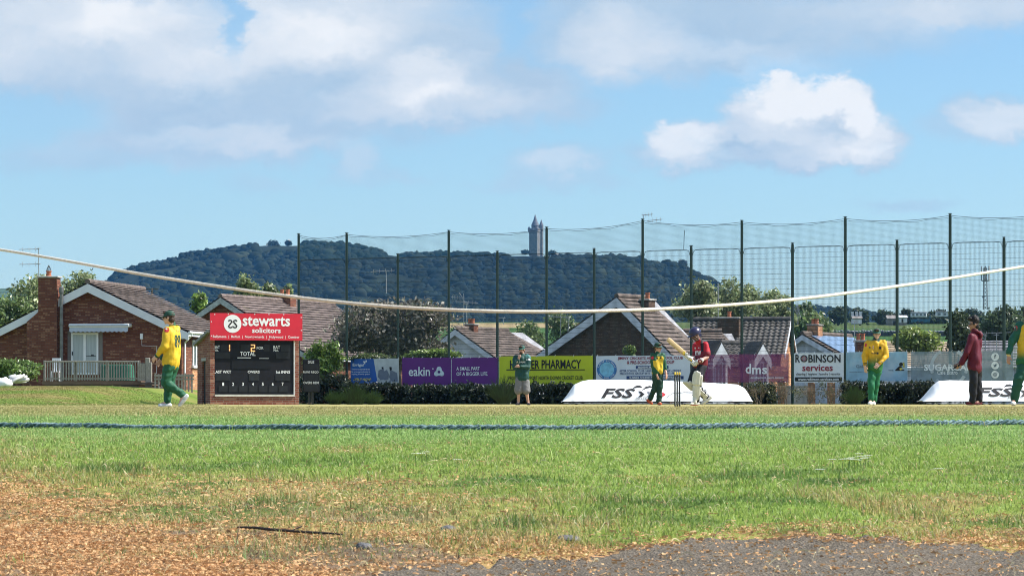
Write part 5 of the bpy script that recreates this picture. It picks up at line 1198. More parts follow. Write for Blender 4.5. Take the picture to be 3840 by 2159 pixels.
    def arc(s_, rad, a0, a1, up=True):
        for i, ch in enumerate(s_):
            if ch == ' ': continue
            a = R(a0 + (a1 - a0) * i / (len(s_) - 1)); co, fs = text_data(ch, 1, .02); co = co - (co.min(0) + co.max(0)) / 2; k = 8.5 / F * r.location.y; th = a - math.pi / 2 if up else a + math.pi / 2
            x, z = on_plane(r, cx + rad * math.cos(a), cy - rad * math.sin(a), 0); mb = MB(); mb.add([(x + (q[0] * math.cos(th) - q[1] * math.sin(th)) * k, -.026, z + (q[0] * math.sin(th) + q[1] * math.cos(th)) * k) for q in co], fs); yield mb
    big = MB()
    for m_ in list(arc('Jiminy Crickets', 32, 165, 15)) + list(arc('est. 2001 club', 32, 215, 325, False)): big.add(m_.v, m_.f)
    big.build('badge_lettering', INKW, r)
    T('JIMINY CRICKETS AFTER SCHOOL CLUB', c4(1070, 0)[0], c4(0, 919)[1], 12.5, 262, INKP, .022, 'LEFT'); T('& PRE-SCHOOL PLAYGROUP', c4(1142, 0)[0], c4(0, 948)[1], 12.5, 190, INKP, .022, 'LEFT')
    NV = INKN; S([c4(1210, 974), c4(1462, 974), c4(1462, 998), c4(1210, 998)], NV, 'blue_strip'); T('ANDREWS MEMORIAL HALL', *c4(1336, 986), 8, 116, INKW, .02)
    S([c4(1138, 1053), c4(1580, 1053), c4(1580, 1078), c4(1138, 1078)], NV, 'blue_strip'); T('SUMMER SCHEME PLACES ALSO AVAILABLE', *c4(1358, 1066), 8, 205, INKW, .02)
    T('AFTER SCHOOL CLUB: 14:00 - 18:00 MONDAY - FRIDAY', c4(1083, 0)[0], c4(0, 1014)[1], 8, 248, NV, .015, 'LEFT'); T('PRE-SCHOOL GROUP: 09:15 - 12:15 MONDAY - FRIDAY', c4(1087, 0)[0], c4(0, 1035)[1], 8, 242, NV, .015, 'LEFT'); T('FOR FURTHER DETAILS TEXT OR CALL: 07814 7', c4(1115, 0)[0], c4(0, 1095)[1], 8, 205, INK, .015, 'LEFT')
    PLUM = mat('mesh_plum', (.25, .05, .16), .6, .15, 2, alpha=.47)
    r, T, S, RG = banner('plum coloured mesh banner with see-through weave and white lettering', (2642, 1329, 2957, 1432), PLUM, wave=.008)
    [T(ch, *c5(u, v), h, w, INKW, .02) for ch, u, v, h, w in (('d', 842, 997, 36, 22), ('m', 906, 1013, 24, 35), ('s', 968, 1013, 24, 20))]; T('development means success', *c5(988, 1067), 9, 130, INKW, .012)
    for v, s_ in ((925, 'al Chartered Institute'), (958, 'of management development'), (988, 'London')): T(s_, c5(530, 0)[0], c5(0, v)[1], 9, {925: 102, 958: 100, 988: 30}[v], mat('ink_lilac', (.5, .38, .46), .6), .008, 'LEFT')
    r, T, S, RG = banner('white board with black cleaning company name and plum second word', (2978, 1324, 3164, 1433), mat('board_white', (.68, .71, .74), .45, .05, 1.5), wave=.001)
    T('R', c5(1224, 0)[0], c5(0, 918)[1], 29, 18, INK, .02); T('BINSON', *c5(1432, 918), 29, 126, INK, .02); RG(*c5(1273, 919), 13.5, 9.5, INK); RG(*c5(1273, 919), 8.5, 5.5, INKP); RG(*c5(1273, 919), 3, 0, INK)
    T('services', *c5(1378, 990), 24, 120, INKP, .02); T('cleaning | hygiene | laundry | security', *c5(1382, 1040), 12, 172, INK, .01); S([c5(1203, 1062), c5(1568, 1062), c5(1568, 1094), c5(1203, 1094)], INK, 'black_strip'); T('www.robinson-services.com', *c5(1385, 1078), 11, 160, INKW, .015)
    LB = mat('vinyl_sky', (.26, .43, .54), .6, .2, 1.6, col2=(.42, .53, .60))
    r, T, S, RG = banner('faded light blue banner with a small cricketer drawing', (3173, 1320, 3403, 1428), LB)
    T('Galway', c6(352, 0)[0], c6(0, 982)[1], 15, 62, INKG, .005, 'LEFT'); T('quality butchers and grocers', c6(302, 0)[0], c6(0, 1022)[1], 5, 130, INKG, 0, 'LEFT'); T('www.', *c6(625, 1010), 4, 20, INK, 0)
    S([c6(655, 1008), c6(690, 975), c6(702, 980), c6(712, 985), c6(708, 1000), c6(728, 1004), c6(726, 1012), c6(660, 1013)], INK, 'drawn_batter'); RG(*c6(702, 963), 7, 0, INK, 'drawn_batter'); S([c6(715, 950), c6(727, 946), c6(730, 985), c6(718, 988)], mat('ink_ochre', (.42, .36, .08), .6), 'drawn_bat'); S([c6(690, 995), c6(706, 990), c6(716, 1003), c6(695, 1008)], INKY, 'drawn_pad', .018)
    SL = mat('mesh_slate', (.24, .31, .34), .6, .2, 3, alpha=.60)
    r, T, S, RG = banner('slate grey mesh banner with large ring emblem and social badges', (3415, 1318, 3800, 1427), SL, wave=.009)
    PG = mat('ink_mist', (.42, .47, .49), .6, .1); RG(*c6(1075, 985), 72, 60, PG, 'ring', a0=118, a1=200, n=20); RG(*c6(1075, 985), 72, 60, PG, 'ring', a0=-20, a1=62, n=20); RG(*c6(1075, 985), 72, 60, PG, 'ring', a0=224, a1=232, n=6); RG(*c6(1075, 985), 72, 60, PG, 'ring', a0=308, a1=330, n=8)
    T('SUGARCANE', c6(880, 0)[0], c6(0, 988)[1], 24, 208, mat('ink_chalk', (.70, .73, .73), .6), .03, 'LEFT'); T('Cafe Bistro', *c6(1062, 1025), 16, 78, mat('ink_chalk', (.70, .73, .73), .6), .01)
    for v, g_ in ((905, 'f'), (972, 'y'), (1042, 'o')):
        RG(*c6(1432, v), 14.5, 0, mat('ink_chalk', (.70, .73, .73), .6), 'badge')
        if g_ == 'f': T('f', *c6(1432, v), 16, 8, mat('ink_slate', (.1, .13, .15), .6), .02, 'CENTER', 0, 'badge_mark')
        elif g_ == 'y': q = c6(1432, v); S([(q[0] - 7, q[1] - 5), (q[0] - 2, q[1] - 1), (q[0] + 1, q[1] - 5), (q[0] + 6, q[1] - 5), (q[0] + 5, q[1] + 1), (q[0], q[1] + 6), (q[0] - 7, q[1] + 5), (q[0] - 3, q[1] + 3)], mat('ink_slate', (.1, .13, .15), .6), 'badge_mark', .02)
        else: q = c6(1432, v); RG(*q, 7.5, 5.5, mat('ink_slate', (.1, .13, .15), .6), 'badge_mark', .02); RG(*q, 3.5, 2, mat('ink_slate', (.1, .13, .15), .6), 'badge_mark', .02)
banners()

# ------------------------------------------------------------------ white pitch covers and wicket
def cover(label, outline, d, depth, txt_px, seed, scale=1.):
    """rolled pitch cover: white sheet drawn over a low frame on wheels"""
    p = P(outline[0][0], 1512, d); r = thing('pitch_cover', label, 'pitch cover', (p.x, d, 0), 0, 'white pitch covers')
    pts = [on_plane(r, px, py, 0) for px, py in outline]; xs = np.array([q[0] for q in pts]); zs = np.array([q[1] for q in pts]); x0, x1 = xs[0], xs[-1]; zb = .11
    n, k = 150, 26; vs = []
    def top(x): return float(np.interp(x, xs, zs))
    def surf(x, t):
        """t 0 front foot, 1 crest"""
        h = top(x) - zb; y = -depth * .5 * (1 - t) - .0; z = zb + h * (1 - (1 - t) ** 2.0) ** .8
        wr = .045 * (float(fbm(np.array(x * 1.3 + seed), np.array(t * 1.2 + x * .5), 3, 3)) - .5) * 2 + .006 * math.sin(x * 4.1 + 3 * t + seed) - .045 * (1 - abs(2 * float(fbm(np.array(x * .9 + seed * 3 + t), np.array(t * .8 - x * .25), 9, 2)) - 1)) ** 9
        return Vector((x, y + wr * .8, z + wr * .6 * t * (1 - t) * 3))
    rows = []
    for j in range(k + 1):
        t = j / k; rows.append([surf(x0 + (x1 - x0) * i / n, t) for i in range(n + 1)])
    for j in range(1, k + 1):
        t = 1 - j / k; rows.append([Vector((q.x, -q.y + .002, q.z)) for q in (surf(x0 + (x1 - x0) * i / n, t) for i in range(n + 1))])
    mb = MB(); flat = [v for rr in rows for v in rr]; m = n + 1
    mb.add(flat, [(a * m + i, a * m + i + 1, (a + 1) * m + i + 1, (a + 1) * m + i) for a in range(len(rows) - 1) for i in range(n)])
    mb.build('sheet', mat('cover_white', (.80, .80, .80), .5, .05, 2.5, .25, 6), r, True)
    mb = MB(); mb.box(x0 + .1, x1 - .1, -depth * .48, depth * .48, .085, .115); fr = mb.build('frame', mat('frame_dark', (.05, .05, .055), .7, .2), r)
    for sx in np.linspace(x0 + .5, x1 - .5, 4):
        for sy in (-.4, .4): mb = MB(); mb.lathe((sx, sy * depth - .03, .07), [(.04, -.03), (.07, -.025), (.07, .025), (.04, .03)], 14, Matrix.Rotation(R(90), 4, 'X')); mb.build('wheel', BLACKM, r)
    mb = MB(); q = [(x0 + .05 + (x1 - x0 - .1) * i / 60, -depth * .5 - .05 - .03 * math.sin(i * 1.7), .02 + .03 * abs(math.sin(i * .9 + seed))) for i in range(61)]; mb.tube(q, .012, 5); mb.build('lashing_rope', INKG, r)
    # writing laid on the sheet
    def sp(a, c):
        h = max(top(a) - zb, .05); w = min(1, max(0, (c - zb) / h)) ; t = 1 - (1 - w ** 1.25) ** .5; v = surf(a, t); nrm = Vector((0, -.75, .66)); return v + nrm * .014
    for kind, args in txt_px:
        if kind == 't':
            s_, px, py, h, w, m_, sh, b_ = args; x, z = on_plane(r, px, py, -depth * .3); letter(r, s_, x, z, 0, h / F * d * .98, m_, w / F * d, b_, 'lettering', 'CENTER', sh, surf=lambda a, c: sp(a, c))
        else:
            poly, m_ = args; q = [on_plane(r, a, b, -depth * .3) for a, b in poly]; mb = MB(); mb.add([sp(a, c) for a, c in q], [tuple(range(len(q)))]); mb.build('emblem', m_, r)
    return r
def curve_band(pts, w):
    up = [(x, y - w * s) for x, y, s in pts]; dn = [(x, y + w * s) for x, y, s in reversed(pts)]; return up + dn
def covers():
    c4 = lambda u, v: (1800 + u * .4834, 900 + v * .4834); c6 = lambda u, v: (3040 + u * .4834, 900 + v * .4834)
    chev = lambda x, y, w=17, h=17: [(x, y - h / 2), (x + w * .55, y - h / 2), (x + w * 1.2, y), (x + w * .55, y + h / 2), (x, y + h / 2), (x + w * .5, y)]
    GR = mat('ink_mid', (.12, .13, .15), .6)
    T1 = [('t', ('FSS', 2318, 1475, 36, 128, INK, .35, .03)), ('t', ('NI LTD', 2405, 1494, 9, 42, GR, .2, .0)), ('p', (chev(2392, 1477, 20, 22), INK)), ('p', (chev(2424, 1477, 18, 18), GR)), ('p', (chev(2476, 1478, 16, 16), INKR)),
          ('p', (curve_band([(2372, 1455, .2), (2384, 1450, .8), (2398, 1448, 1), (2408, 1452, .3)], 4), INK)), ('p', (curve_band([(2408, 1462, .2), (2422, 1452, .9), (2438, 1449, .8), (2450, 1452, .2)], 4), INK)),
          ('p', (curve_band([(2498, 1490, 1), (2520, 1474, 1), (2570, 1470, 1), (2640, 1471, 1)], .9), GR))]
    cover('white pitch cover on wheels behind the stumps and the batter', [(2106, 1506), (2125, 1482), (2152, 1442), (2180, 1429), (2212, 1423), (2400, 1424), (2600, 1431), (2700, 1437), (2765, 1441), (2792, 1455), (2808, 1480), (2818, 1506)], 101, 1.9, T1, 1)
    T2 = [('t', ('FSS', 3730, 1470, 34, 150, INK, .35, .03)), ('t', ('(NI) LTD', 3802, 1490, 9, 56, INK, .2, .0)), ('p', (chev(3822, 1474, 22, 24), INK)), ('p', (curve_band([(3764, 1450, .2), (3776, 1444, .8), (3790, 1442, 1), (3798, 1446, .3)], 4), INK)), ('p', (curve_band([(3808, 1452, .2), (3822, 1446, .9), (3838, 1446, .8)], 3), INK))]
    cover('white pitch cover at the right edge behind the maroon hoodie', [(3452, 1502), (3470, 1480), (3496, 1446), (3518, 1428), (3560, 1425), (3700, 1428), (3900, 1428), (4060, 1432), (4110, 1450), (4130, 1502)], 96, 1.9, T2, 4)
    d = 61.
    for i, px in enumerate((2531, 2540, 2549)):
        x = PX(px, d); dy = (-.06, 0, .06)[i]
        r = thing('stump', ['left stump of the black wicket beside the batter', 'middle stump of the black wicket beside the batter', 'right stump of the black wicket nearest the batter'][i], 'stump', (x, d + dy, 0), 0, 'stumps of the wicket')
        h = .71; mb = MB(); mb.lathe((0, 0, 0), [(.018, -.04), (.019, .0), (.019, h - .06), (.0185, h - .052)], 14); mb.build('shaft', BLACKM, r)
        mb = MB(); mb.lathe((0, 0, h - .052), [(.0192, 0), (.0192, .03), (.017, .05), (.008, .056)], 14); mb.build('tip', mat('stump_yellow', (.7, .5, .06), .5), r)
        mb = MB(); mb.box(.008, .0155, -.0185, -.0165, .03, h - .1); mb.build('stripe', M_WHITE, r)
covers()

# ------------------------------------------------------------------ planting
def planting():
    # along the foot of the fence
    hd = [(1128, 1300, 1400, 1520, 'dark shrub behind the narrow score board, left end of the fence'), (1290, 1420, 1432, 1520, 'dark shrub under the small blue banner'), (1410, 1530, 1436, 1520, 'dark shrub below the gap between blue and purple banners'), (1520, 1700, 1440, 1520, 'dark shaded shrub under the single word purple banner'),
          (1690, 1900, 1436, 1520, 'leafy dark shrub under the purple banner with two lines'), (1880, 2010, 1434, 1520, 'dark shrub just behind the man in shorts'), (1990, 2150, 1434, 1520, 'glinting shrub under the right half of the yellow banner'), (3165, 3300, 1430, 1518, 'dark shrub behind the smiling fielder legs'), (3290, 3420, 1432, 1518, 'dark shrub under the right half of light blue banner'), (3400, 3500, 1430, 1518, 'dark shrub in the gap between the two right banners'), (2800, 2900, 1434, 1516, 'low shrub right of the first pitch cover')]
    for i, (a, b, t, q, lb) in enumerate(hd):
        shrub(lb, a - 4, b + 4, t + 6, q + 8, float(np.interp(a, [1128, 3500], [120, 108.5])), int(34 * (b - a)), .06, [(.014, .022, .010), (.022, .034, .014), (.03, .045, .018), (.05, .065, .03)], 100 + i, 16, 'shrubs under the banners', depth=1.0, box=True)
    shrub('bright green climber left end of the fence above the score board', 1125, 1300, 1255, 1440, 121.5, 5200, .075, G_BRIGHT, 21, 18, 'climbers on the fence', 'climber', 1.0, k=.42)
    shrub('bright green climber under the dark tree above purple banner', 1490, 1745, 1302, 1352, 122, 3600, .07, G_BRIGHT, 22, 18, 'climbers on the fence', 'climber', .9, k=.42)
    shrub('pale climber over the fence above the small blue banner', 1290, 1500, 1318, 1362, 122, 2000, .07, [(.09, .13, .045), (.13, .17, .06)], 23, 16, 'climbers on the fence', 'climber', .9, k=.42)
    shrub('small green bush against the dark brick gable', 2330, 2388, 1290, 1345, 122, 900, .06, G_BRIGHT, 24, 8, None, 'bush', .6)
    shrub('clipped leafy hedge left of the timber deck', -60, 172, 1340, 1440, 127, 9000, .075, [(.11, .18, .045), (.15, .23, .06), (.19, .26, .08)], 25, 26, None, 'hedge', 1.6, cat='hedge', zbase=.6, k=.36)
    shrub('yellow green leafy bush behind the fence right of smiling fielder', 3345, 3535, 1217, 1335, 126, 5200, .10, [(.22, .29, .065), (.30, .36, .10), (.15, .21, .05)], 26, 30, None, 'bush', 2, k=.46)
    shrub('tall dark conifer hedge left of the maroon hoodie', 3535, 3650, 1150, 1335, 128, 6500, .085, G_DARK, 27, 22, None, 'conifer', 1.6, k=.4)
    # feathery ferns and grasses in front of the shrubs
    for i, (px, py, w, h, lb) in enumerate([(1330, 1450, 90, 90, 'feathery bright fern under the small blue banner'), (1400, 1462, 60, 60, 'smaller fern right of the feathery one'), (1888, 1400, 75, 120, 'tall reed tuft at left end of the yellow banner'), (3205, 1450, 60, 80, 'tuft of grass stems left of the smiling fielder'), (1255, 1480, 60, 60, 'low dark fern below the narrow score board')]):
        d = 106 if i != 2 else 110; x = PX(px, d); r = thing('fern', lb, 'fern', (x, d, 0), 0, 'ferns by the fence'); n = 260; rg = np.random.default_rng(i); V = []; hh = h / F * d * .95; ww = w / F * d
        a = rg.uniform(-1.2, 1.2, n); L = hh * rg.uniform(.5, 1.05, n); bx = rg.uniform(-.3, .3, n) * ww; by = rg.uniform(-.3, .3, n)
        vs = []; fs = []; cs = []
        for q in range(n):
            pr = None
            for s in range(5):
                t = s / 4; p = np.array([bx[q] + math.sin(a[q]) * L[q] * .8 * t ** 1.3, by[q] - .15 * t, L[q] * (math.cos(a[q] * .6) * t - .35 * t * t * abs(math.sin(a[q])))]); wd = .018 * (1 - .8 * t)
                vs += [p - [wd, 0, 0], p + [wd, 0, 0]]
                if s: k0 = len(vs); fs.append((k0 - 4, k0 - 3, k0 - 1, k0 - 2))
            cs += [np.array((.022, .045, .014) if i != 2 else (.018, .036, .014)) * rg.uniform(.6, 1.8)] * 10
        link('fronds', mesh_np('fronds', np.array(vs), np.array(fs), LEAF, {'col': np.array(cs)}), r)
    # bare twiggy shrubs under the white board
    TW = mat('bare_twig', (.16, .125, .09), .9, .4, 8)
    for i, (px, lb) in enumerate([(2845, 'bare twiggy shrub right of the first pitch cover'), (2935, 'bare twiggy shrub under the plum banner right end'), (3040, 'bare spreading shrub under the white cleaning board'), (3120, 'bare twiggy shrub at right end of the white board')]):
        d = 108; x = PX(px, d); r = thing('bare_shrub', lb, 'shrub', (x, d, 0), 0, 'bare shrubs by the fence'); rg = random.Random(i); mb = MB()
        def grow(p, dr, L, rad, lev):
            q = p + dr * L; mid = p.lerp(q, .5) + Vector((rg.uniform(-.04, .04), rg.uniform(-.04, .04), 0)); mb.tube([p, mid, q], [rad, rad * .85, rad * .65], 5)
            if lev: [grow(q if k else mid, (dr + Vector((rg.uniform(-.9, .9), rg.uniform(-.6, .6), rg.uniform(-.1, .5)))).normalized(), L * rg.uniform(.55, .85), rad * .62, lev - 1) for k in range(3)]
        for k in range(4): grow(Vector((rg.uniform(-.15, .15), rg.uniform(-.1, .1), -.02)), Vector((rg.uniform(-.7, .7), rg.uniform(-.2, .2), 1)).normalized(), .30, .018, 3)
        mb.build('twigs', TW, r); bl = [(Vector((x, d, .45)) + Vector((rg.uniform(-.5, .5), rg.uniform(-.2, .2), rg.uniform(-.3, .3))), (.22, .2, .2)) for _ in range(7)]
        foliage('foliage', bl, 240, .035, [(.06, .07, .03), (.1, .1, .05)], r, (x, d, 0))
    gw = thing('garden_wall', 'pale garden wall glimpsed through bare twigs under the white board', 'wall', (PX(2830, 119), 119, 0)); mb = MB(); L = PX(3165, 119) - PX(2830, 119)
    mb.box(0, L * .28, 0, .2, 0, .5); mb.box(L * .34, L * .62, 0, .2, 0, .75); mb.build('panel', mat('wall_cream', (.5, .45, .38), .9, .2, 2), gw)
    for t in (.3, .64, .86): mb = MB(); mb.box(L * t - .14, L * t + .14, -.06, .26, 0, .95); mb.build('pier', BRICK3, gw)
    # trees
    T = tree
    T('big tree with dull purple leaves behind the fence middle', 1225, 1765, 1098, 1370, 140, 19000, .11, [(.13, .11, .085), (.17, .15, .115), (.09, .08, .06), (.36, .34, .29), (.11, .125, .06)], 31, 34, k=.3, up=.35)  # palest leaf colour paints in glints of light
    T('pale leafy tree left of the bungalow chimney', 20, 250, 1012, 1300, 185, 9000, .17, G_PALE, 32, 22, 'trees behind the houses', k=.32)
    T('tree between the chimney and the tiled ridge of bungalow', 190, 425, 1000, 1200, 190, 8000, .16, G_PALE, 33, 22, 'trees behind the houses', k=.32)
    T('low dark tree at the left edge below the far hill', -80, 130, 1085, 1320, 175, 8000, .15, G_MID, 34, 16, 'trees behind the houses')
    T('young tree between the bungalow roof and the score hut', 705, 800, 1078, 1190, 200, 2200, .16, G_BRIGHT, 35, 14, 'trees behind the houses', k=.3, up=.5)
    T('tallest pale poplar above the red sign', 865, 985, 1013, 1160, 215, 3000, .17, [(.20, .24, .10), (.28, .32, .16), (.13, .18, .065)], 36, 16, 'trees behind the houses', k=.3, up=.6)
    T('middle pale poplar above the red sign', 970, 1050, 1045, 1160, 216, 2200, .17, [(.20, .24, .10), (.28, .32, .16), (.13, .18, .065)], 37, 13, 'trees behind the houses', k=.32, up=.6)
    T('short right hand poplar beside the first tall fence post', 1045, 1110, 1055, 1160, 217, 1700, .17, [(.20, .24, .10), (.28, .32, .16), (.13, .18, .065)], 38, 12, 'trees behind the houses', k=.34, up=.6)
    T('bushy tree right of the pale gable over the yellow banner', 1895, 2060, 1192, 1320, 205, 3600, .15, G_MID, 39, 16, 'trees behind the houses')
    T('round tree left of the dark gable peak', 2040, 2195, 1148, 1300, 260, 3600, .19, G_MID, 40, 16, 'trees behind the houses')
    T('tall tree rising behind the right slope of dark gable', 2500, 2715, 1018, 1240, 192, 8500, .16, G_PALE, 41, 20, 'trees behind the houses', k=.3, up=.4)
    T('broad tree behind the pantile roof chimney', 2640, 2860, 1036, 1250, 195, 9500, .16, G_PALE, 42, 22, 'trees behind the houses', k=.3)
    T('tree behind the right end of the pantile ridge', 2790, 2985, 1076, 1260, 198, 8000, .16, G_PALE, 43, 18, 'trees behind the houses', k=.3)
    T('dark bushy tree behind the fence left of grazing fields', 2945, 3130, 1128, 1310, 330, 5200, .26, G_MID, 44, 20, 'trees by the fields')
    T('large blue green tree at right behind the hoodie', 3640, 3850, 1128, 1330, 230, 7500, .17, [(.085, .125, .06), (.065, .10, .05), (.13, .17, .09)], 45, 24, 'trees by the fields')
    T('tree cut by the right edge of the view', 3790, 3960, 1140, 1330, 240, 4200, .17, [(.085, .125, .06), (.065, .10, .05)], 46, 16, 'trees by the fields')
    far = [(2985, 3060, 1135, 1215, 'dark far tree left of the grazing field'), (3095, 3190, 1148, 1225, 'dark far trees beyond the field, left clump'), (3180, 3270, 1150, 1225, 'pointed dark far tree above the farmhouse chimneys'), (3270, 3345, 1162, 1222, 'low far tree right of the farmhouse'), (3278, 3372, 1158, 1225, 'round far tree left of the grey barn'), (3370, 3440, 1155, 1222, 'dark far tree behind the caravans'), (3440, 3560, 1172, 1225, 'bushy hedge tree below the white caravans'), (3480, 3560, 1160, 1200, 'far tree between the two caravans'), (3590, 3700, 1150, 1230, 'dark far tree left of the mast foot'), (3030, 3100, 1190, 1240, 'pale bush at the left end of the stone wall')]
    for i, (a, b, t, q, lb) in enumerate(far): T(lb, a, b, t, q, 760 + 14 * i, 900, .62, [(.03, .05, .028), (.045, .07, .035), (.06, .09, .04)] if i < 9 else G_PALE, 60 + i, 12, 'far trees beyond the fields', k=.42)
planting()

# ------------------------------------------------------------------ far things on the right: wall, farm, caravans, mast, pole
def far_things():
    d = 570; z = float(gz(PX(3250, d), d)); x0, x1 = PX(3050, d), PX(3545, d); w = thing('stone_wall', 'dark dry stone wall crossing the green field at right', 'wall', (x0, d, z - .3)); rg = random.Random(2); mb = MB(); x = 0
    while x < x1 - x0: L = rg.uniform(.5, 1.1); mb.bbox(x, x + L - .03, 0, .6, 0, 1.15 + rg.uniform(-.12, .12), .08); x += L
    mb.build('stonework', mat('dry_stone', (.05, .055, .075), .9, .5, 1.5), w); mb = MB(); x = 0
    while x < x1 - x0: L = rg.uniform(.4, .8); mb.ball((x + L / 2, .3, 1.3 + rg.uniform(-.08, .06)), (L * .5, .35, .17), 8, 6); x += L
    mb.build('coping', mat('cope_stone', (.25, .26, .30), .9, .3), w)
    CAR = mat('caravan_white', (.6, .62, .64), .4, .08)
    for i, (a, b, t, q, lb) in enumerate([(3418, 3476, 1171, 1188, 'pale caravan above the dark hedge, left one'), (3512, 3598, 1169, 1186, 'long pale caravan right of the other one')]):
        dd = 820; z = ZY(q + 6, dd); c = thing('caravan', lb, 'caravan', (PX(a, dd), dd, z), 0, 'caravans beyond the fields'); L = (b - a) / F * dd; h = ZY(t, dd) - z
        mb = MB(); mb.bbox(0, L, 0, 2.4, .35, h, .15); mb.build('body', CAR, c); mb = MB(); n = 4
        for k in range(n): mb.box(L * (k + .2) / n, L * (k + .7) / n, -.03, -.002, h * .45, h * .8)
        mb.build('window', GLASS, c); mb = MB(); mb.bbox(-.1, L + .1, -.1, 2.5, h + .01, h + .16, .05); mb.build('roof', mat('caravan_roof', (.35, .36, .38), .6), c)
        mb = MB(); mb.box(L * .1, L * .9, .2, 2.2, 0, .35); mb.build('chassis', BLACKM, c)
    # grey barn and white shed
    for i, (a, b, t, q, m, lb, nm) in enumerate([(3328, 3400, 1184, 1215, mat('barn_grey', (.24, .22, .21), .8, .2), 'low grey barn left of the fence post behind the field', 'barn'), (3372, 3402, 1183, 1200, CAR, 'small white shed at the right end of the barn', 'shed'), (3198, 3232, 1185, 1206, RENDER_W, 'farmhouse with two pale chimneys below the dark far trees', 'farmhouse')]):
        dd = 790 - 25 * i; z = ZY(q + 8, dd); h = ZY(t, dd) - z; L = (b - a) / F * dd; c = thing(nm, lb, nm, (PX(a, dd), dd, z)); mb = MB(); mb.box(0, L, 0, 4, 0, h * .7); mb.build('wall', m, c)
        mb = MB(); M = Matrix.Rotation(R(90), 4, 'Z'); mb.prism([(-.3, h * .68), (2, h), (4.3, h * .68), (4.3, h * .74), (2, h * 1.08), (-.3, h * .74)], -L - .2, .2, M); mb.build('roof', mat('barn_roof', (.22, .2, .19), .8, .2) if i != 1 else CAR, c)
        if i == 2:
            for xx in (.1, L * .55, L * .98): mb = MB(); mb.box(xx - .3, xx + .3, 1.6, 2.4, h * .9, h * 1.6); mb.build('chimney', RENDER_W, c)
        else: mb = MB(); mb.box(L * .3, L * .5, -.05, -.003, 0, h * .5); mb.build('door', DARK, c)
    dd = 640; z = ZY(1216, dd); b = thing('farm_trailer', 'blue farm trailer parked at the top of the field', 'trailer', (PX(3422, dd), dd, z)); L = 62 / F * dd; mb = MB(); BL = mat('trailer_blue', (.03, .12, .20), .6, .2); mb.prism([(0, .5), (L, .5), (L + .25, 1.15), (-.1, 1.1)], 0, 1.9); mb.build('body', BL, b)
    for sx in (.3, .55): mb = MB(); mb.lathe((L * sx, -.05, .36), [(.18, -.1), (.36, -.08), (.36, .08), (.18, .1)], 16, Matrix.Rotation(R(90), 4, 'X')); mb.build('wheel', BLACKM, b)
    mb = MB(); mb.tube([(L + .1, .3, .5), (L + .32, .3, 1.7)], .05, 6); mb.tube([(L + .1, 1.6, .5), (L + .32, 1.6, 1.7)], .05, 6); mb.tube([(L + .32, .3, 1.7), (L + .32, 1.6, 1.7)], .05, 6); mb.build('headboard', BL, b)
    # lattice telephone mast
    d = 900; z0, z1 = ZY(1160, d), ZY(992, d); r = thing('telephone_mast', 'steel lattice telephone mast with antennas at the top', 'mast', (PX(3695, d), d, z0)); Hh = z1 - z0; mb = MB(); w0, w1 = .62, .42
    for sx in (-1, 1):
        for sy in (-1, 1): mb.tube([(sx * w0, sy * w0, 0), (sx * w1, sy * w1, Hh * .93)], .075, 5)
    n = 11
    for k in range(n):
        za, zb = Hh * .93 * k / n, Hh * .93 * (k + 1) / n; wa, wb = w0 + (w1 - w0) * k / n, w0 + (w1 - w0) * (k + 1) / n
        for sy in (-1, 1): mb.tube([(-wa, sy * wa, za), (wb, sy * wb, zb)], .045, 4); mb.tube([(wa, sy * wa, za), (-wb, sy * wb, zb)], .045, 4)
        for sx in (-1, 1): mb.tube([(sx * wa, -wa, za), (sx * wb, wb, zb)], .045, 4)
    mb.build('lattice', mat('mast_steel', (.12, .125, .13), .5, .1), r); mb = MB(); mb.lathe((0, 0, Hh * .63), [(1.15, 0), (1.2, .08), (1.15, .16)], 16); mb.lathe((0, 0, Hh * .8), [(1.15, 0), (1.2, .08), (1.15, .16)], 16); mb.build('platform', mat('mast_steel', (.12, .125, .13), .5, .1), r)
    for k in range(6):
        a = 2 * math.pi * k / 6 + .3
        for zz in (.64, .82): mb = MB(); M = Matrix.Rotation(a, 4, 'Z'); mb.box(1.2, 1.42, -.17, .17, Hh * zz, Hh * zz + 2.0, M); mb.build('antenna', mat('antenna_grey', (.3, .31, .32), .5), r)
    mb = MB(); mb.lathe((-.7, -.3, Hh * .28), [(.05, 0), (.38, .1), (.4, .18)], 14, Matrix.Rotation(R(90), 4, 'X')); mb.build('dish', mat('antenna_grey', (.3, .31, .32), .5), r)
    # wooden wire pole over the bungalow roof
    d = 330; zb = float(gz(PX(570, d), d)); p = thing('wire_pole', 'slim wooden pole carrying wires beyond the bungalow roof', 'pole', (PX(570, d), d, zb)); h = ZY(1080, d) - zb; mb = MB(); mb.tube([(0, 0, -.3), (0, 0, h)], [.16, .11], 8); mb.build('pole', BARK, p)
    mb = MB(); mb.box(-.75, .75, -.05, .05, h - .18, h - .06); mb.build('cross_arm', BARK, p); mb = MB()
    A = Vector((0, 0, h - .05)); Bq = Vector((PX(868, d + 60) - PX(570, d), 60, ZY(1103, d + 60) - zb)); Cq = Vector((PX(515, d - 40) - PX(570, d), -40, ZY(1092, d - 40) - zb))
    for q in (Bq, Cq): mb.tube([A.lerp(q, t / 12) - Vector((0, 0, .9 * math.sin(math.pi * t / 12))) for t in range(13)], .022, 4)
    mb.build('wire', BLACKM, p)
far_things()
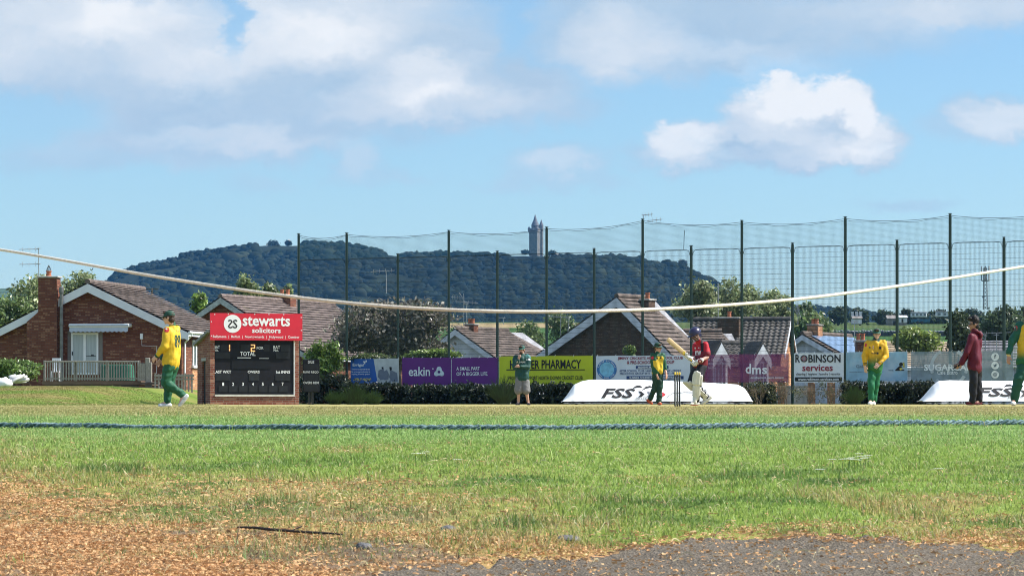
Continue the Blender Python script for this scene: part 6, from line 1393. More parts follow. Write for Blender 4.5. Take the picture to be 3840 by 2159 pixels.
# ------------------------------------------------------------------ people
SKIN = attr_mat('skin', .5, .35, 0, .06, 20); CLOTH = attr_mat('cloth', .6, .3, 0, .10, 16, .25, 60)
def cap_prim(mb, a, b, ra, rb, n=16, m=5):
    """closed tapered limb segment with round ends"""
    a, b = Vector(a), Vector(b); ax = b - a; L = ax.length
    if L < 1e-5: return mb.ball(a, max(ra, rb), n, 8)
    q = ax.normalized().to_track_quat('Z', 'Y').to_matrix(); prof = []
    for i in range(m + 1):
        t = math.pi / 2 * i / m; prof.append((max(1e-4, ra * math.sin(t)), -ra * math.cos(t)))
    for i in range(m + 1):
        t = math.pi / 2 * i / m; prof.append((max(1e-4, rb * math.cos(t)), L + rb * math.sin(t)))
    return mb.lathe(a, prof, n, q)
def chain(mb, pts, rs):
    for i in range(len(pts) - 1): cap_prim(mb, pts[i], pts[i + 1], rs[i], rs[i + 1])
def fuse(name, mb, m, parent, voxel, colf, smooth=4, wrinkle=0., seed=0, fold=22., cut=None):
    """melt overlapping closed shapes into ONE continuous surface"""
    M = ROOTM[root_of(parent).name]; me = bpy.data.meshes.new(name); me.from_pydata([tuple(M @ Vector(v)) for v in mb.v], [], mb.f); me.update()
    bm = bmesh.new(); bm.from_mesh(me); bmesh.ops.recalc_face_normals(bm, faces=bm.faces[:]); bm.to_mesh(me); bm.free()
    o = bpy.data.objects.new('tmp', me); COL.objects.link(o)
    md = o.modifiers.new('r', 'REMESH'); md.mode = 'VOXEL'; md.voxel_size = voxel
    if smooth: sm = o.modifiers.new('s', 'SMOOTH'); sm.iterations = smooth; sm.factor = .5
    dg = bpy.context.evaluated_depsgraph_get(); dg.update(); ev = o.evaluated_get(dg); nm = bpy.data.meshes.new_from_object(ev); bpy.data.objects.remove(o); bpy.data.meshes.remove(me)
    n = len(nm.vertices); co = np.empty(n * 3, np.float32); nm.vertices.foreach_get('co', co); co = co.reshape(-1, 3)
    if wrinkle:
        no = np.empty(n * 3, np.float32); nm.vertices.foreach_get('normal', no); no = no.reshape(-1, 3); rg = np.random.default_rng(seed); s = np.zeros(n)
        for _ in range(7):
            k = rg.normal(size=3) * fold * np.array([1, 1, .7]); s += np.sin(co @ k + rg.uniform(0, 6) + 1.3 * np.sin(co @ (rg.normal(size=3) * fold * .5)))
        co = co + no * (np.sign(s) * np.abs(s / 7) ** .8)[:, None] * wrinkle * 1.7; nm.vertices.foreach_set('co', co.ravel()); nm.update()
    W_ = co + np.array(root_of(parent).location)
    c = np.array(colf(W_) if callable(colf) else np.tile(np.array(colf), (n, 1)), np.float32)
    at = nm.attributes.new('col', 'FLOAT_COLOR', 'POINT'); at.data.foreach_set('color', np.hstack([c, np.ones((n, 1), np.float32)]).ravel())
    nm.polygons.foreach_set('use_smooth', [True] * len(nm.polygons)); nm.materials.clear(); nm.materials.append(m); nm.name = name
    return link(name, nm, parent)
def frame(f, up=(0, 0, 1)):
    f = Vector(f).normalized(); r = f.cross(Vector(up)).normalized(); u = r.cross(f); return f, r, u
def hand(mb, w, dr, palm, size=1., curl=.5, thumb=1, spread=.16):
    """palm, four unequal fingers with two bends each, and a thumb from the side of the palm"""
    w, dr = Vector(w), Vector(dr).normalized(); pn = Vector(palm); pn = (pn - dr * pn.dot(dr)).normalized(); sd_ = dr.cross(pn) * thumb; s = size
    for k in (-1.2, -.4, .4, 1.2): cap_prim(mb, w + sd_ * k * .012 * s, w + dr * .085 * s + sd_ * k * .019 * s, .019 * s, .0155 * s, 10, 3)
    for k, L in ((1.5, .068), (.5, .077), (-.5, .072), (-1.5, .056)):
        p = w + dr * .088 * s + sd_ * k * .0205 * s; d1 = (dr + sd_ * k * spread * .4).normalized(); a = p
        for j, f_ in enumerate((.45, .3, .25)):
            ang = curl * (.35 + .45 * j); d2 = (d1 * math.cos(ang) + pn * math.sin(ang)).normalized(); b = a + d2 * L * f_ * s; cap_prim(mb, a, b, (.0098 - .0008 * j) * s, (.009 - .0008 * j) * s, 8, 3); a = b
    a = w + dr * .03 * s + sd_ * .026 * s; b = a + (dr * .6 + sd_ * .75 + pn * .25).normalized() * .038 * s; c = b + (dr * .95 + sd_ * .2 + pn * .35 * curl).normalized() * .032 * s
    cap_prim(mb, a, b, .0135 * s, .0115 * s, 8, 3); cap_prim(mb, b, c, .0112 * s, .009 * s, 8, 3)
def head(mb, C, f, up, s=1.):
    f, r, u = frame(f, up); C = Vector(C); Mx = Matrix((r, f, u)).transposed(); q = lambda a, b, c: C + r * a * s + f * b * s + u * c * s
    mb.ball(q(0, -.008, .025), (.074 * s, .096 * s, .088 * s), 20, 14, Mx); mb.ball(q(0, .030, -.045), (.056 * s, .062 * s, .075 * s), 18, 12, Mx); mb.ball(q(0, .066, -.098), (.027 * s, .022 * s, .022 * s), 12, 8, Mx)
    mb.ball(q(.042, .05, -.035), (.02 * s, .028 * s, .026 * s), 10, 8, Mx); mb.ball(q(-.042, .05, -.035), (.02 * s, .028 * s, .026 * s), 10, 8, Mx)
    cap_prim(mb, q(0, .085, .012), q(0, .108, -.030), .010 * s, .0165 * s, 10, 4); mb.ball(q(0, .088, -.064), (.024 * s, .012 * s, .011 * s), 10, 8, Mx); mb.ball(q(0, .078, .028), (.052 * s, .018 * s, .014 * s), 12, 8, Mx)
    for k in (-1, 1): mb.ball(q(k * .076, -.012, -.012), (.012 * s, .02 * s, .032 * s), 10, 8, Mx)
    return q, Mx, s
def face(parent, hd, brow=(.03, .02, .015), lip=(.30, .10, .08), smile=False):
    q, Mx, s = hd; e = MB(); w = MB(); b = MB()
    for k in (-1, 1):
        w.ball(q(k * .031, .082, .004), (.013 * s, .010 * s, .0085 * s), 10, 8, Mx); e.ball(q(k * .031, .0885, .004), (.0065 * s, .006 * s, .0068 * s), 8, 6, Mx); b.tube([q(k * .014, .094, .022), q(k * .031, .0945, .028), q(k * .05, .082, .021)], .0045 * s, 6)
    for nm, mb_, c in (('eye', w, (.6, .58, .55)), ('iris', e, (.02, .015, .012)), ('eyebrow', b, brow)): mb_.build(nm, mat(nm + '_%d%d%d' % tuple(int(x * 99) for x in c), c, .4, .05), parent, True, world=True)
    m_ = MB(); m_.tube([q(-.027, .078, -.062 + (.006 if smile else 0)), q(-.012, .094, -.067), q(.012, .094, -.067), q(.027, .078, -.062 + (.006 if smile else 0))], [.003 * s, .0075 * s, .0075 * s, .003 * s], 8); m_.build('mouth', mat('lip_tone', lip, .45, .05), parent, True, world=True)
    if smile: t = MB(); t.tube([q(-.018, .092, -.064), q(0, .1, -.066), q(.018, .092, -.064)], .0045 * s, 6); t.build('teeth', mat('teeth', (.7, .68, .62), .3, .03), parent, True, world=True)
def hair_cap(parent, hd, col, drop=.03, top=0., name='hair', front=.02):
    q, Mx, s = hd; mb = MB(); mb.ball(q(0, -.018, .036 + top), (.082 * s, .096 * s, (.09 + top) * s), 20, 14, Mx); mb.ball(q(0, -.05, -drop), (.072 * s, .06 * s, .07 * s), 16, 10, Mx)
    for k in (-1, 1): mb.ball(q(k * .07, .018, .012), (.013 * s, .022 * s, .035 * s), 10, 8, Mx)
    mb.ball(q(0, .045 + front, .088 + top), (.062 * s, .04 * s, .03 * s), 14, 10, Mx)
    return fuse(name, mb, CLOTH, parent, .008, col, 2, .006, 3, 90)
def cap_hat(parent, hd, col, brim=.075, tilt=-.18, badge=None):
    q, Mx, s = hd; mb = MB(); n = 24; vs = []; m = 9
    for i in range(m):
        t = math.pi / 2 * i / (m - 1)
        for j in range(n):
            a = 2 * math.pi * j / n; vs.append(q(.088 * math.cos(t) ** .75 * math.cos(a), -.012 + .107 * math.cos(t) ** .75 * math.sin(a), .035 + .092 * math.sin(t) ** 1.1))
    fs = [(i * n + j, i * n + (j + 1) % n, (i + 1) * n + (j + 1) % n, (i + 1) * n + j) for i in range(m - 1) for j in range(n)]; mb.add(vs, fs); M_ = mat('cap_%d_%d' % (int(col[0] * 999), int(col[1] * 999)), col, .75, .15, 12)
    c = mb.build('cap', M_, parent, True, world=True); b = MB(); vs = []
    for i in range(13):
        a = R(15 + 150 * i / 12); e = brim * math.sin(math.pi * i / 12) ** .45
        for h in (0, .008): vs += [q(.086 * math.cos(a), -.012 + .104 * math.sin(a), .036 - h), q(.092 * math.cos(a), -.012 + .104 * math.sin(a) + e, .036 + e * tilt - h - .012 * math.cos(a) ** 2)]
    fs = []
    for i in range(12): o = 4 * i; fs += [(o, o + 1, o + 5, o + 4), (o + 2, o + 6, o + 7, o + 3), (o + 1, o + 3, o + 7, o + 5)]
    b.add(vs, fs); b.build('peak', M_, c, True, world=True)
    t = MB(); t.ball(q(0, -.012, .128), (.009, .009, .005), 8, 6); t.build('button', M_, c, world=True)
    if badge: g = MB(); g.ball(q(0, .09, .075), (.018, .006, .018), 12, 8, Mx); g.build('badge', mat('cap_badge', badge, .6, .1), c, True, world=True)
    return c
def glasses(parent, hd, c=(.01, .01, .012)):
    q, Mx, s = hd; mb = MB()
    for k in (-1, 1): mb.ball(q(k * .033, .092, .004), (.029, .009, .019), 14, 8, Mx); mb.tube([q(k * .06, .08, .008), q(k * .081, .02, .01), q(k * .08, -.03, .0)], .005, 6)
    mb.tube([q(-.03, .1, .008), q(.03, .1, .008)], .004, 6); mb.build('sunglasses', mat('lens', c, .12, .05, spec=.8), parent, True, world=True)
class Body:
    """joints given as photo pixels at a depth; everything else follows from them"""
    def __init__(s, label, d, foot, group='people on the cricket field', spec=None):
        x = PX(foot, d); s.d = d; s.r = thing('person', label, 'person', (x, d, 0), 0, group); s.skin = MB(); s.k = {}
    def J(s, **kw):
        for n, (px, py, dy) in kw.items(): s.k[n] = P(px, py, s.d + dy)
    def __getitem__(s, n): return s.k[n]
    def core(s, f_head, up=(0, 0, 1), hs=1., body_w=1.):
        k = s.k; m = s.skin; s.hd = head(m, k['head'], f_head, up, hs); q = s.hd[0]; cap_prim(m, k['neck'], q(0, -.02, -.05), .06, .054)
        sh = k['sL'].lerp(k['sR'], .5); hp = k['hL'].lerp(k['hR'], .5); chain(m, [k['neck'], sh], [.06, .08])
        for t in (.25, .75): chain(m, [k['sL'].lerp(k['sR'], t) - Vector((0, 0, .07)), k['hL'].lerp(k['hR'], t)], [.085 * body_w, .09 * body_w])
        cap_prim(m, k['sL'], k['sR'], .05, .05)
        for a in 'LR':
            chain(m, [k['s' + a], k['e' + a], k['w' + a]], [.052, .042, .029]); chain(m, [k['h' + a], k['k' + a], k['a' + a]], [.085, .055, .038]); cap_prim(m, k['a' + a], k['t' + a], .035, .03)
    def finish(s, skin, voxel=.0075, colf=None): s.body = fuse('body', s.skin, SKIN, s.r, voxel, colf or skin, 2); return s.body
    def top(s, colf, hem=.10, r=.118, sleeve=('w', .068, .056, .045), collar=True, wr=.011, seed=1, name='shirt', low=None, fold=20.):
        k = s.k; m = MB(); L, Rr = k['sL'], k['sR']; hl, hr = k['hL'], k['hR']
        for t in (.16, .5, .84): chain(m, [L.lerp(Rr, t) - Vector((0, 0, .065)), (L.lerp(Rr, t)).lerp(hl.lerp(hr, t), .55), hl.lerp(hr, t) - Vector((0, 0, hem))], [r * .92, r, r * 1.2])
        cap_prim(m, L - Vector((0, 0, .01)), Rr - Vector((0, 0, .01)), .072, .072); chain(m, [k['neck'] + Vector((0, 0, .02)), L.lerp(Rr, .5) - Vector((0, 0, .02))], [.072, .1])
        for a in 'LR':
            S, E, Wr = k['s' + a], k['e' + a], k['w' + a]
            if sleeve[0] == 'w': chain(m, [S, E, E.lerp(Wr, .93)], sleeve[1:])
            elif sleeve[0] == 'f': chain(m, [S, E, E.lerp(Wr, .35)], sleeve[1:])
            else: chain(m, [S, S.lerp(E, .72)], sleeve[1:3])
        return fuse(name, m, CLOTH, s.r, .0105, colf, 4, wr, seed, fold)
    def legs(s, colf, full=True, r=(.112, .082, .066), wr=.010, seed=5, name='trousers', end=.97):
        k = s.k; m = MB(); cap_prim(m, k['hL'] + Vector((0, 0, .03)), k['hR'] + Vector((0, 0, .03)), r[0] * .95, r[0] * .95); cap_prim(m, k['hL'] - Vector((0, 0, .03)), k['hR'] - Vector((0, 0, .03)), r[0], r[0])
        for a in 'LR':
            if full: chain(m, [k['h' + a], k['k' + a], k['k' + a].lerp(k['a' + a], end)], r)
            else: chain(m, [k['h' + a], k['h' + a].lerp(k['k' + a], .92)], [r[0], r[1] * 1.15])
        return fuse(name, m, CLOTH, s.r, .0105, colf, 4, wr, seed, 24.)
    def shoes(s, col, sole=(.5, .5, .5), rad=.043, toe=None):
        for a in 'LR':
            k = s.k; A, T = k['a' + a], k['t' + a]; m = MB(); f = (T - A); f = Vector((f.x, f.y, f.z)); heel = s.k.get('b' + a) or (A + Vector((-f.x, -f.y, 0)).normalized() * .045 + Vector((0, 0, -(A.z - T.z) * .9)))
            cap_prim(m, heel, heel.lerp(T, .45), rad * .9, rad * 1.02); cap_prim(m, heel.lerp(T, .45), T, rad * 1.02, rad * .82); cap_prim(m, A, heel.lerp(T, .25), rad * .95, rad)
            z0 = min(heel.z, T.z) - rad; flat = abs(heel.z - T.z) < .05
            def cf(W_, z0=z0, flat=flat):
                c = np.tile(np.array(col), (len(W_), 1))
                if flat: c[W_[:, 2] < z0 + .022] = sole
                else: c[(W_[:, 2] * 41 % 1) < .16] = np.array(col) * .55
                return c
            fuse('shoe', m, CLOTH, s.r, .009, cf, 2)
    def decal(s, on, txt, px, py, h, w, m, dirv, bold=.02, roll=0.):
        """lettering pressed on to a garment along a direction"""
        me = on.data; bvh = BVHTree.FromPolygons([v.co.copy() for v in me.vertices], [tuple(p.vertices) for p in me.polygons]); o = s.r.location; d = Vector(dirv).normalized(); side = d.cross(Vector((0, 0, 1))).normalized()
        co, fs = text_data(txt, 1., bold); lo, hi = co.min(0), co.max(0); co = co - [(lo[0] + hi[0]) / 2, (lo[1] + hi[1]) / 2, 0]; c = P(px, py, s.d) - Vector(o); kx, ky = w / (hi[0] - lo[0]), h / (hi[1] - lo[1]); vs = []; last = None
        # aim the centre along the line of sight on to the cloth first
        hit = bvh.ray_cast(Vector((0, 0, ZC)) - Vector(o), (c - (Vector((0, 0, ZC)) - Vector(o))).normalized()); c = hit[0] if hit[0] else c
        for q in co:
            p = c + side * q[0] * kx + Vector((0, 0, 1)) * q[1] * ky - d * .5; ht = bvh.ray_cast(p, d); last = ht[0] if ht[0] else (last or c); vs.append(last - d * .007)
        mb = MB(); mb.add(vs, fs); return mb.build('lettering', m, on)
    def patch(s, on, px, py, w, h, m, name='badge', n=14, off=.006):
        """small badge lying on a garment at the point seen at a pixel"""
        me = on.data; bvh = BVHTree.FromPolygons([v.co.copy() for v in me.vertices], [tuple(p.vertices) for p in me.polygons]); o = s.r.location; e = Vector((0, 0, ZC)) - Vector(o); dr = (P(px, py, s.d) - Vector(o) - e).normalized(); ht = bvh.ray_cast(e, dr)
        if not ht[0]: return
        nrm = ht[1]; u = Vector((0, 0, 1)); t = nrm.cross(u).normalized(); u = t.cross(nrm); vs = []
        for i in range(n):
            a = 2 * math.pi * (i + .5) / n; x = w / 2 * max(-1, min(1, 1.25 * math.cos(a))); z = h / 2 * max(-1, min(1, 1.25 * math.sin(a))); p = ht[0] + t * x + u * z + nrm * .1; h2 = bvh.ray_cast(p, -nrm, .25); vs.append((h2[0] if h2[0] else ht[0] + t * x + u * z) + nrm * off)
        mb = MB(); mb.add(vs, [tuple(range(n))]); return mb.build(name, m, on)
YEL, DGR, GRN = np.array((.62, .40, .02)), np.array((.012, .075, .035)), np.array((.015, .12, .045))
PINKISH, TAN = (.58, .35, .26), (.34, .19, .12)
def fade(W_, z0, z1, a, b):
    t = sst(z0, z1, W_[:, 2])[:, None]; return a * (1 - t) + b * t
def seg_dist(W_, a, b):
    a, b = np.array(a), np.array(b); ab = b - a; t = np.clip(((W_ - a) @ ab) / (ab @ ab), 0, 1); return np.linalg.norm(W_ - a - t[:, None] * ab, axis=1), t
RED_P = mat('badge_red', (.5, .02, .04), .6, .05); NAVY_P = mat('badge_dark', (.01, .02, .03), .6)

def walking_fielder():
    b = Body('fielder in yellow top numbered 89 walking left with his back turned', 55., 640)
    b.J(head=(633, 1190, .0), neck=(646, 1218, .02), sL=(628, 1238, -.14), sR=(662, 1236, .16), eL=(617, 1300, -.20), wL=(588, 1333, -.12), eR=(640, 1300, .26), wR=(606, 1345, .22), hL=(634, 1368, -.09), hR=(650, 1368, .09),
        kL=(620, 1434, -.10), aL=(686, 1480, -.06), tL=(675, 1518, -.05), kR=(632, 1452, .08), aR=(628, 1507, .08), tR=(600, 1519, .02))
    b.k['bL'] = P(700, 1484, 55 - .05); b.core((-.97, .22, -.05), hs=1.02)
    hand(b.skin, b['wL'], b['wL'] - b['eL'], (0.2, .9, -.3), 1.05, .6, 1); hand(b.skin, b['wR'], b['wR'] - b['eR'], (.3, -.8, 0), 1.05, .5, -1); b.finish(PINKISH)
    zh = ZY(1372, 55)
    def col(W_):
        c = np.tile(YEL, (len(W_), 1)); front = (W_[:, 0] - b['hL'].x) * -.8 + (W_[:, 1] - 55) * .6
        g = sst(.04, .12, front) * (1 - sst(ZY(1330, 55), ZY(1270, 55), W_[:, 2])); da, t = seg_dist(W_, b['eL'], b['wL']); db, _ = seg_dist(W_, b['sL'], b['eL']); g = g * (np.minimum(da, db) > .075)
        c = c * (1 - g[:, None]) + DGR * g[:, None]; c[(da < .07) & (t > .9)] = DGR; nk = np.linalg.norm(W_ - np.array(b['neck']), axis=1); c[(nk < .105) & (W_[:, 2] > b['neck'].z - .01)] = DGR; return c
    t = b.top(col, -.05, .122, ('w', .080, .068, .050), seed=2, wr=.014); pl = MB()
    b.legs(np.array((.010, .085, .040)), r=(.102, .086, .070), seed=3, wr=.012); b.shoes((.62, .63, .66), (.3, .3, .32), .045)
    b.decal(t, '89', 665, 1279, .25, .20, mat('number_green', (.012, .06, .04), .6), (-.72, .69, 0), .012); b.decal(t, 'FIELD', 664, 1240, .035, .13, mat('name_olive', (.25, .2, .03), .6), (-.72, .69, 0), .01)
    b.patch(t, 625, 1236, .085, .09, RED_P, 'sleeve_badge'); b.patch(t, 624, 1233, .03, .03, INKW, 'badge_mark', off=.009)
    hair_cap(b.r, b.hd, (.045, .025, .015), .045); c = cap_hat(b.r, b.hd, (.012, .055, .035), .085); glasses(b.r, b.hd); face(b.r, b.hd)
    mb = MB(); q = P(612, 1380, 55 - .25)
walking_fielder()
def man_in_shorts():
    b = Body('man in green top and grey shorts with his hand at his chin', 87., 1961)
    b.J(head=(1957, 1311, 0), neck=(1958, 1331, .03), sL=(1934, 1341, .0), sR=(1980, 1338, .02), eL=(1930, 1377, -.10), wL=(1944, 1349, -.22), eR=(1981, 1376, -.08), wR=(1948, 1374, -.22), hL=(1947, 1418, 0), hR=(1969, 1418, 0),
        kL=(1944.5, 1467, -.03), aL=(1944, 1509, .02), tL=(1937, 1515, -.14), kR=(1974, 1467, -.03), aR=(1981, 1510, .02), tR=(1985, 1515, -.14))
    b.core((-.42, -.9, -.08), hs=1.05); hand(b.skin, b['wL'], P(1949, 1334, 86.72) - b['wL'], (.6, .6, 0), 1.05, .9, 1); hand(b.skin, b['wR'], P(1932, 1371, 86.8) - b['wR'], (0, .8, -.2), 1.05, .7, -1)
    b.finish((.48, .28, .20)); J = np.array((.010, .055, .045))
    def col(W_):
        c = np.tile(J, (len(W_), 1)); da, t = seg_dist(W_, b['eR'], b['wR']); db, t2 = seg_dist(W_, b['sR'], b['eR']); c[(db < .1) & (t2 > .30) & (t2 < .36)] = (.5, .55, .55); c[(db < .1) & (t2 < .12)] = (.05, .16, .15); return c
    t = b.top(col, 0, .125, ('w', .085, .07, .052), seed=6, wr=.013, name='jacket'); b.decal(t, 'A DANI', 1953, 1357, .05, .26, INKW, (.0, 1, 0), .01); b.patch(t, 1984, 1347, .05, .06, INKW, 'sleeve_badge')
    b.legs(np.array((.16, .16, .16)), False, (.125, .112, .1), seed=7, name='shorts', wr=.012); b.shoes((.02, .02, .022), (.03, .03, .03), .047)
    cap_hat(b.r, b.hd, (.012, .07, .055), .075); hair_cap(b.r, b.hd, (.05, .03, .02), .02); face(b.r, b.hd)
    q, Mx, s = b.hd; mb = MB(); mb.ball(q(0, .06, -.085), (.05, .048, .042), 14, 10, Mx); mb.ball(q(0, .088, -.05), (.03, .015, .01), 10, 8, Mx); fuse('beard', mb, CLOTH, b.r, .008, (.05, .03, .02), 1, .004, 3, 120)
man_in_shorts()
def hat_fielder():
    b = Body('fielder in wide green hat and yellow fronted top walking beside the stumps', 80., 2466)
    b.J(head=(2467, 1304, 0), neck=(2466, 1325, .02), sL=(2448, 1333, -.02), sR=(2484, 1332, .02), eL=(2448, 1374, -.03), wL=(2462, 1403, -.10), eR=(2490, 1374, .03), wR=(2498, 1398, -.05), hL=(2458, 1394, -.02), hR=(2474, 1394, .03),
        kR=(2474, 1452, -.05), aR=(2471, 1506, 0), tR=(2478, 1514, -.14), kL=(2456, 1456, .02), aL=(2437, 1494, .1), tL=(2444, 1512, .12)); b.k['bL'] = P(2428, 1500, 80.1)
    b.core((.82, -.55, -.05)); hand(b.skin, b['wL'], (.3, -.1, -1), (.6, .5, 0), 1.05, .5, -1); hand(b.skin, b['wR'], (.12, -.1, -1), (-.6, .4, 0), 1.05, .5, 1); b.finish((.52, .30, .22))
    def col(W_):
        c = np.tile(np.array((.60, .42, .03)), (len(W_), 1)); d1 = np.full(len(W_), 9.)
        for a in 'LR':
            for p, q in (('s', 'e'), ('e', 'w')): d1 = np.minimum(d1, seg_dist(W_, b[p + a], b[q + a])[0])
        c[d1 < .088] = DGR; c[(W_[:, 2] > b['sL'].z - .02)] = DGR; mid = (W_[:, 0] < (b['sL'].x * .62 + b['sR'].x * .38) + .0) & (W_[:, 2] > ZY(1352, 80)); c[mid] = DGR; return c
    t = b.top(col, -.03, .112, ('f', .075, .066, .056), seed=8, wr=.012); b.patch(t, 2447, 1341, .07, .08, RED_P, 'sleeve_badge'); b.patch(t, 2478, 1341, .035, .045, NAVY_P); b.patch(t, 2465, 1343, .03, .04, NAVY_P)
    b.legs(np.array((.008, .04, .026)), r=(.108, .082, .07), seed=9, wr=.012); b.shoes((.55, .09, .03), (.6, .6, .6), .042)
    q, Mx, s = b.hd; HM = mat('hat_green', (.012, .05, .03), .75, .15, 12); mb = MB(); mb.lathe(q(0, -.008, .04), [(.088, 0), (.087, .05), (.08, .085), (.05, .1), (.01, .102)], 24, Mx); h = mb.build('hat', HM, b.r, True, world=True)
    mb = MB(); vs = []; n = 32
    for i in range(n):
        a = 2 * math.pi * i / n; dip = -.012 - .018 * abs(math.sin(a)); vs += [q(.086 * math.cos(a), -.008 + .1 * math.sin(a), .045), q(.155 * math.cos(a), -.008 + .17 * math.sin(a), .045 + dip), q(.155 * math.cos(a), -.008 + .17 * math.sin(a), .039 + dip), q(.086 * math.cos(a), -.008 + .1 * math.sin(a), .038)]
    mb.add(vs, [(4 * i + j, 4 * i + (j + 1) % 4, 4 * ((i + 1) % n) + (j + 1) % 4, 4 * ((i + 1) % n) + j) for i in range(n) for j in range(4)]); mb.build('brim', HM, h, True, world=True)
    hair_cap(b.r, b.hd, (.06, .035, .02), .03); glasses(b.r, b.hd, (.06, .012, .008)); face(b.r, b.hd)
hat_fielder()
def batter():
    b = Body('batter in red top, navy helmet and white pads by the stumps', 63., 2620)
    b.J(head=(2606, 1252, 0), neck=(2621, 1283, .05), sL=(2645, 1294, -.06), sR=(2612, 1296, .20), eL=(2652, 1338, -.14), wL=(2624, 1354, -.28), eR=(2606, 1338, .10), wR=(2597, 1347, -.14), hL=(2632, 1370, -.04), hR=(2616, 1370, .1),
        kL=(2618, 1420, -.16), aL=(2611, 1502, -.08), tL=(2592, 1513, -.18), kR=(2592, 1436, .05), aR=(2650, 1489, .22), tR=(2634, 1512, .20)); b.k['bR'] = P(2664, 1488, 63.22)
    f = Vector((-.75, -.42, -.5)); b.core(f, (0, 0, 1)); gl = MB()
    b.finish((.55, .33, .26)); RD, BK = np.array((.40, .010, .022)), np.array((.012, .012, .016))
    def col(W_):
        c = np.tile(RD, (len(W_), 1)); c[(W_[:, 2] < ZY(1318, 63))] = np.array((.15, .009, .018)); x0 = b['neck'].x; c[(np.abs(W_[:, 0] - x0 - .06) < .03) & (W_[:, 2] > ZY(1318, 63))] = BK; return c
    t = b.top(col, -.03, .115, ('s', .082, .074, 0), seed=11, wr=.013); b.decal(t, 'KW', 2618, 1323, .10, .13, INKW, (.1, 1, 0), .02); b.patch(t, 2607, 1305, .022, .04, INKW); b.patch(t, 2622, 1304, .045, .018, INKW)
    b.legs(np.array((.010, .011, .016)), r=(.112, .09, .07), seed=12, wr=.010); b.shoes((.66, .64, .60), (.5, .05, .04), .045)
    # helmet, peak and grille
    q, Mx, s = b.hd; HN = mat('helmet_navy', (.020, .018, .058), .32, .12, 6, spec=.5); mb = MB(); n = 28; m = 11; vs = []
    for i in range(m):
        th = math.pi * .56 * i / (m - 1)
        for j in range(n): a = 2 * math.pi * j / n; vs.append(q(.122 * math.sin(th) * math.cos(a), -.012 + .142 * math.sin(th) * math.sin(a), .022 + .125 * math.cos(th)))
    mb.add(vs, [(i * n + j, i * n + (j + 1) % n, (i + 1) * n + (j + 1) % n, (i + 1) * n + j) for i in range(m - 1) for j in range(n)]); h = mb.build('helmet', HN, b.r, True, world=True)
    mb = MB(); vs = []
    for i in range(13):
        a = R(20 + 140 * i / 12); e = .065 * math.sin(math.pi * i / 12) ** .5
        for hh in (.0, -.012): vs += [q(.12 * math.cos(a), -.012 + .138 * math.sin(a), .03 + hh), q(.126 * math.cos(a), -.012 + .138 * math.sin(a) + e, .018 + hh)]
    mb.add(vs, [f_ for i in range(12) for f_ in ((4 * i, 4 * i + 1, 4 * i + 5, 4 * i + 4), (4 * i + 2, 4 * i + 6, 4 * i + 7, 4 * i + 3), (4 * i + 1, 4 * i + 3, 4 * i + 7, 4 * i + 5))]); mb.build('peak', HN, h, True, world=True)
    mb = MB()
    for zz, e in ((-.03, .145), (-.062, .152), (-.094, .150), (-.124, .138)): mb.tube([q(.118 * math.cos(R(a)), -.01 + e * math.sin(R(a)), zz) for a in range(0, 181, 15)], .0075, 6)
    for a in (0, 50, 90, 130, 180): mb.tube([q(.118 * math.cos(R(a)), -.01 + .145 * math.sin(R(a)), .0), q(.118 * math.cos(R(a)), -.01 + .150 * math.sin(R(a)), -.07), q(.112 * math.cos(R(a)), -.01 + .138 * math.sin(R(a)), -.126)], .0048, 6)
    mb.build('grille', mat('grille_steel', (.03, .03, .035), .5, .1), h, True, world=True); mb = MB()
    for k in (-1, 1): mb.bbox(-.012, .012, -.05, .02, -.085, -.01, .006, Matrix.Translation(q(k * .112, -.02, 0)) @ Mx.to_4x4())
    mb.build('ear_guard', HN, h, world=True); face(b.r, b.hd)
    # pads
    PADW = attr_mat('pad_white', .6, .3, 0, .08, 12)
    def pad(A, B, name_side, fwd, flare=.0):
        A, B = Vector(A), Vector(B); ax = (B - A).normalized(); L = (B - A).length; f_ = Vector(fwd); f_ = (f_ - ax * f_.dot(ax)).normalized(); sd_ = ax.cross(f_); mb = MB()
        for i in range(7):
            a = R(-78 + 156 * i / 6); o = (f_ * math.cos(a) + sd_ * math.sin(a)); top_ = -.02 - .10 * math.cos(a) ** 2
            cap_prim(mb, A + o * .082 + ax * (top_ + .22), B + o * .062, .026, .021, 10, 4)
        for i in range(5):
            a = R(-66 + 132 * i / 4); o = (f_ * math.cos(a) + sd_ * math.sin(a)); cap_prim(mb, A + o * .094 - ax * (.14 * math.cos(a) + .02), A + o * .098 + ax * .10, .032, .032, 10, 4)
        for t_ in (.17, .22, .27):
            for i in range(10): a0, a1 = R(-72 + 144 * i / 10), R(-72 + 144 * (i + 1) / 10); cap_prim(mb, A + ax * t_ * L * .9 + (f_ * math.cos(a0) + sd_ * math.sin(a0)) * .098, A + ax * t_ * L * .9 + (f_ * math.cos(a1) + sd_ * math.sin(a1)) * .098, .021, .021, 8, 3)
        cap_prim(mb, B + f_ * .06, B + f_ * .075 + ax * .06, .045, .05)
        p = fuse('pad', mb, PADW, b.r, .009, (.62, .60, .53), 1)
        st = MB()
        for t_ in (.34, .6, .82): c = A.lerp(B, t_); st.tube([c + (f_ * math.cos(R(a)) + sd_ * math.sin(R(a))) * .088 for a in range(70, 291, 20)], .013, 6)
        st.build('strap', BLACKM, p, True, world=True)
    pad(b['kL'], b['aL'] + Vector((0, 0, .04)), 0, (-.45, -.9, 0)); pad(b['kR'], b['aR'] + Vector((-.02, 0, .03)), 1, (-.8, -.5, -.35))
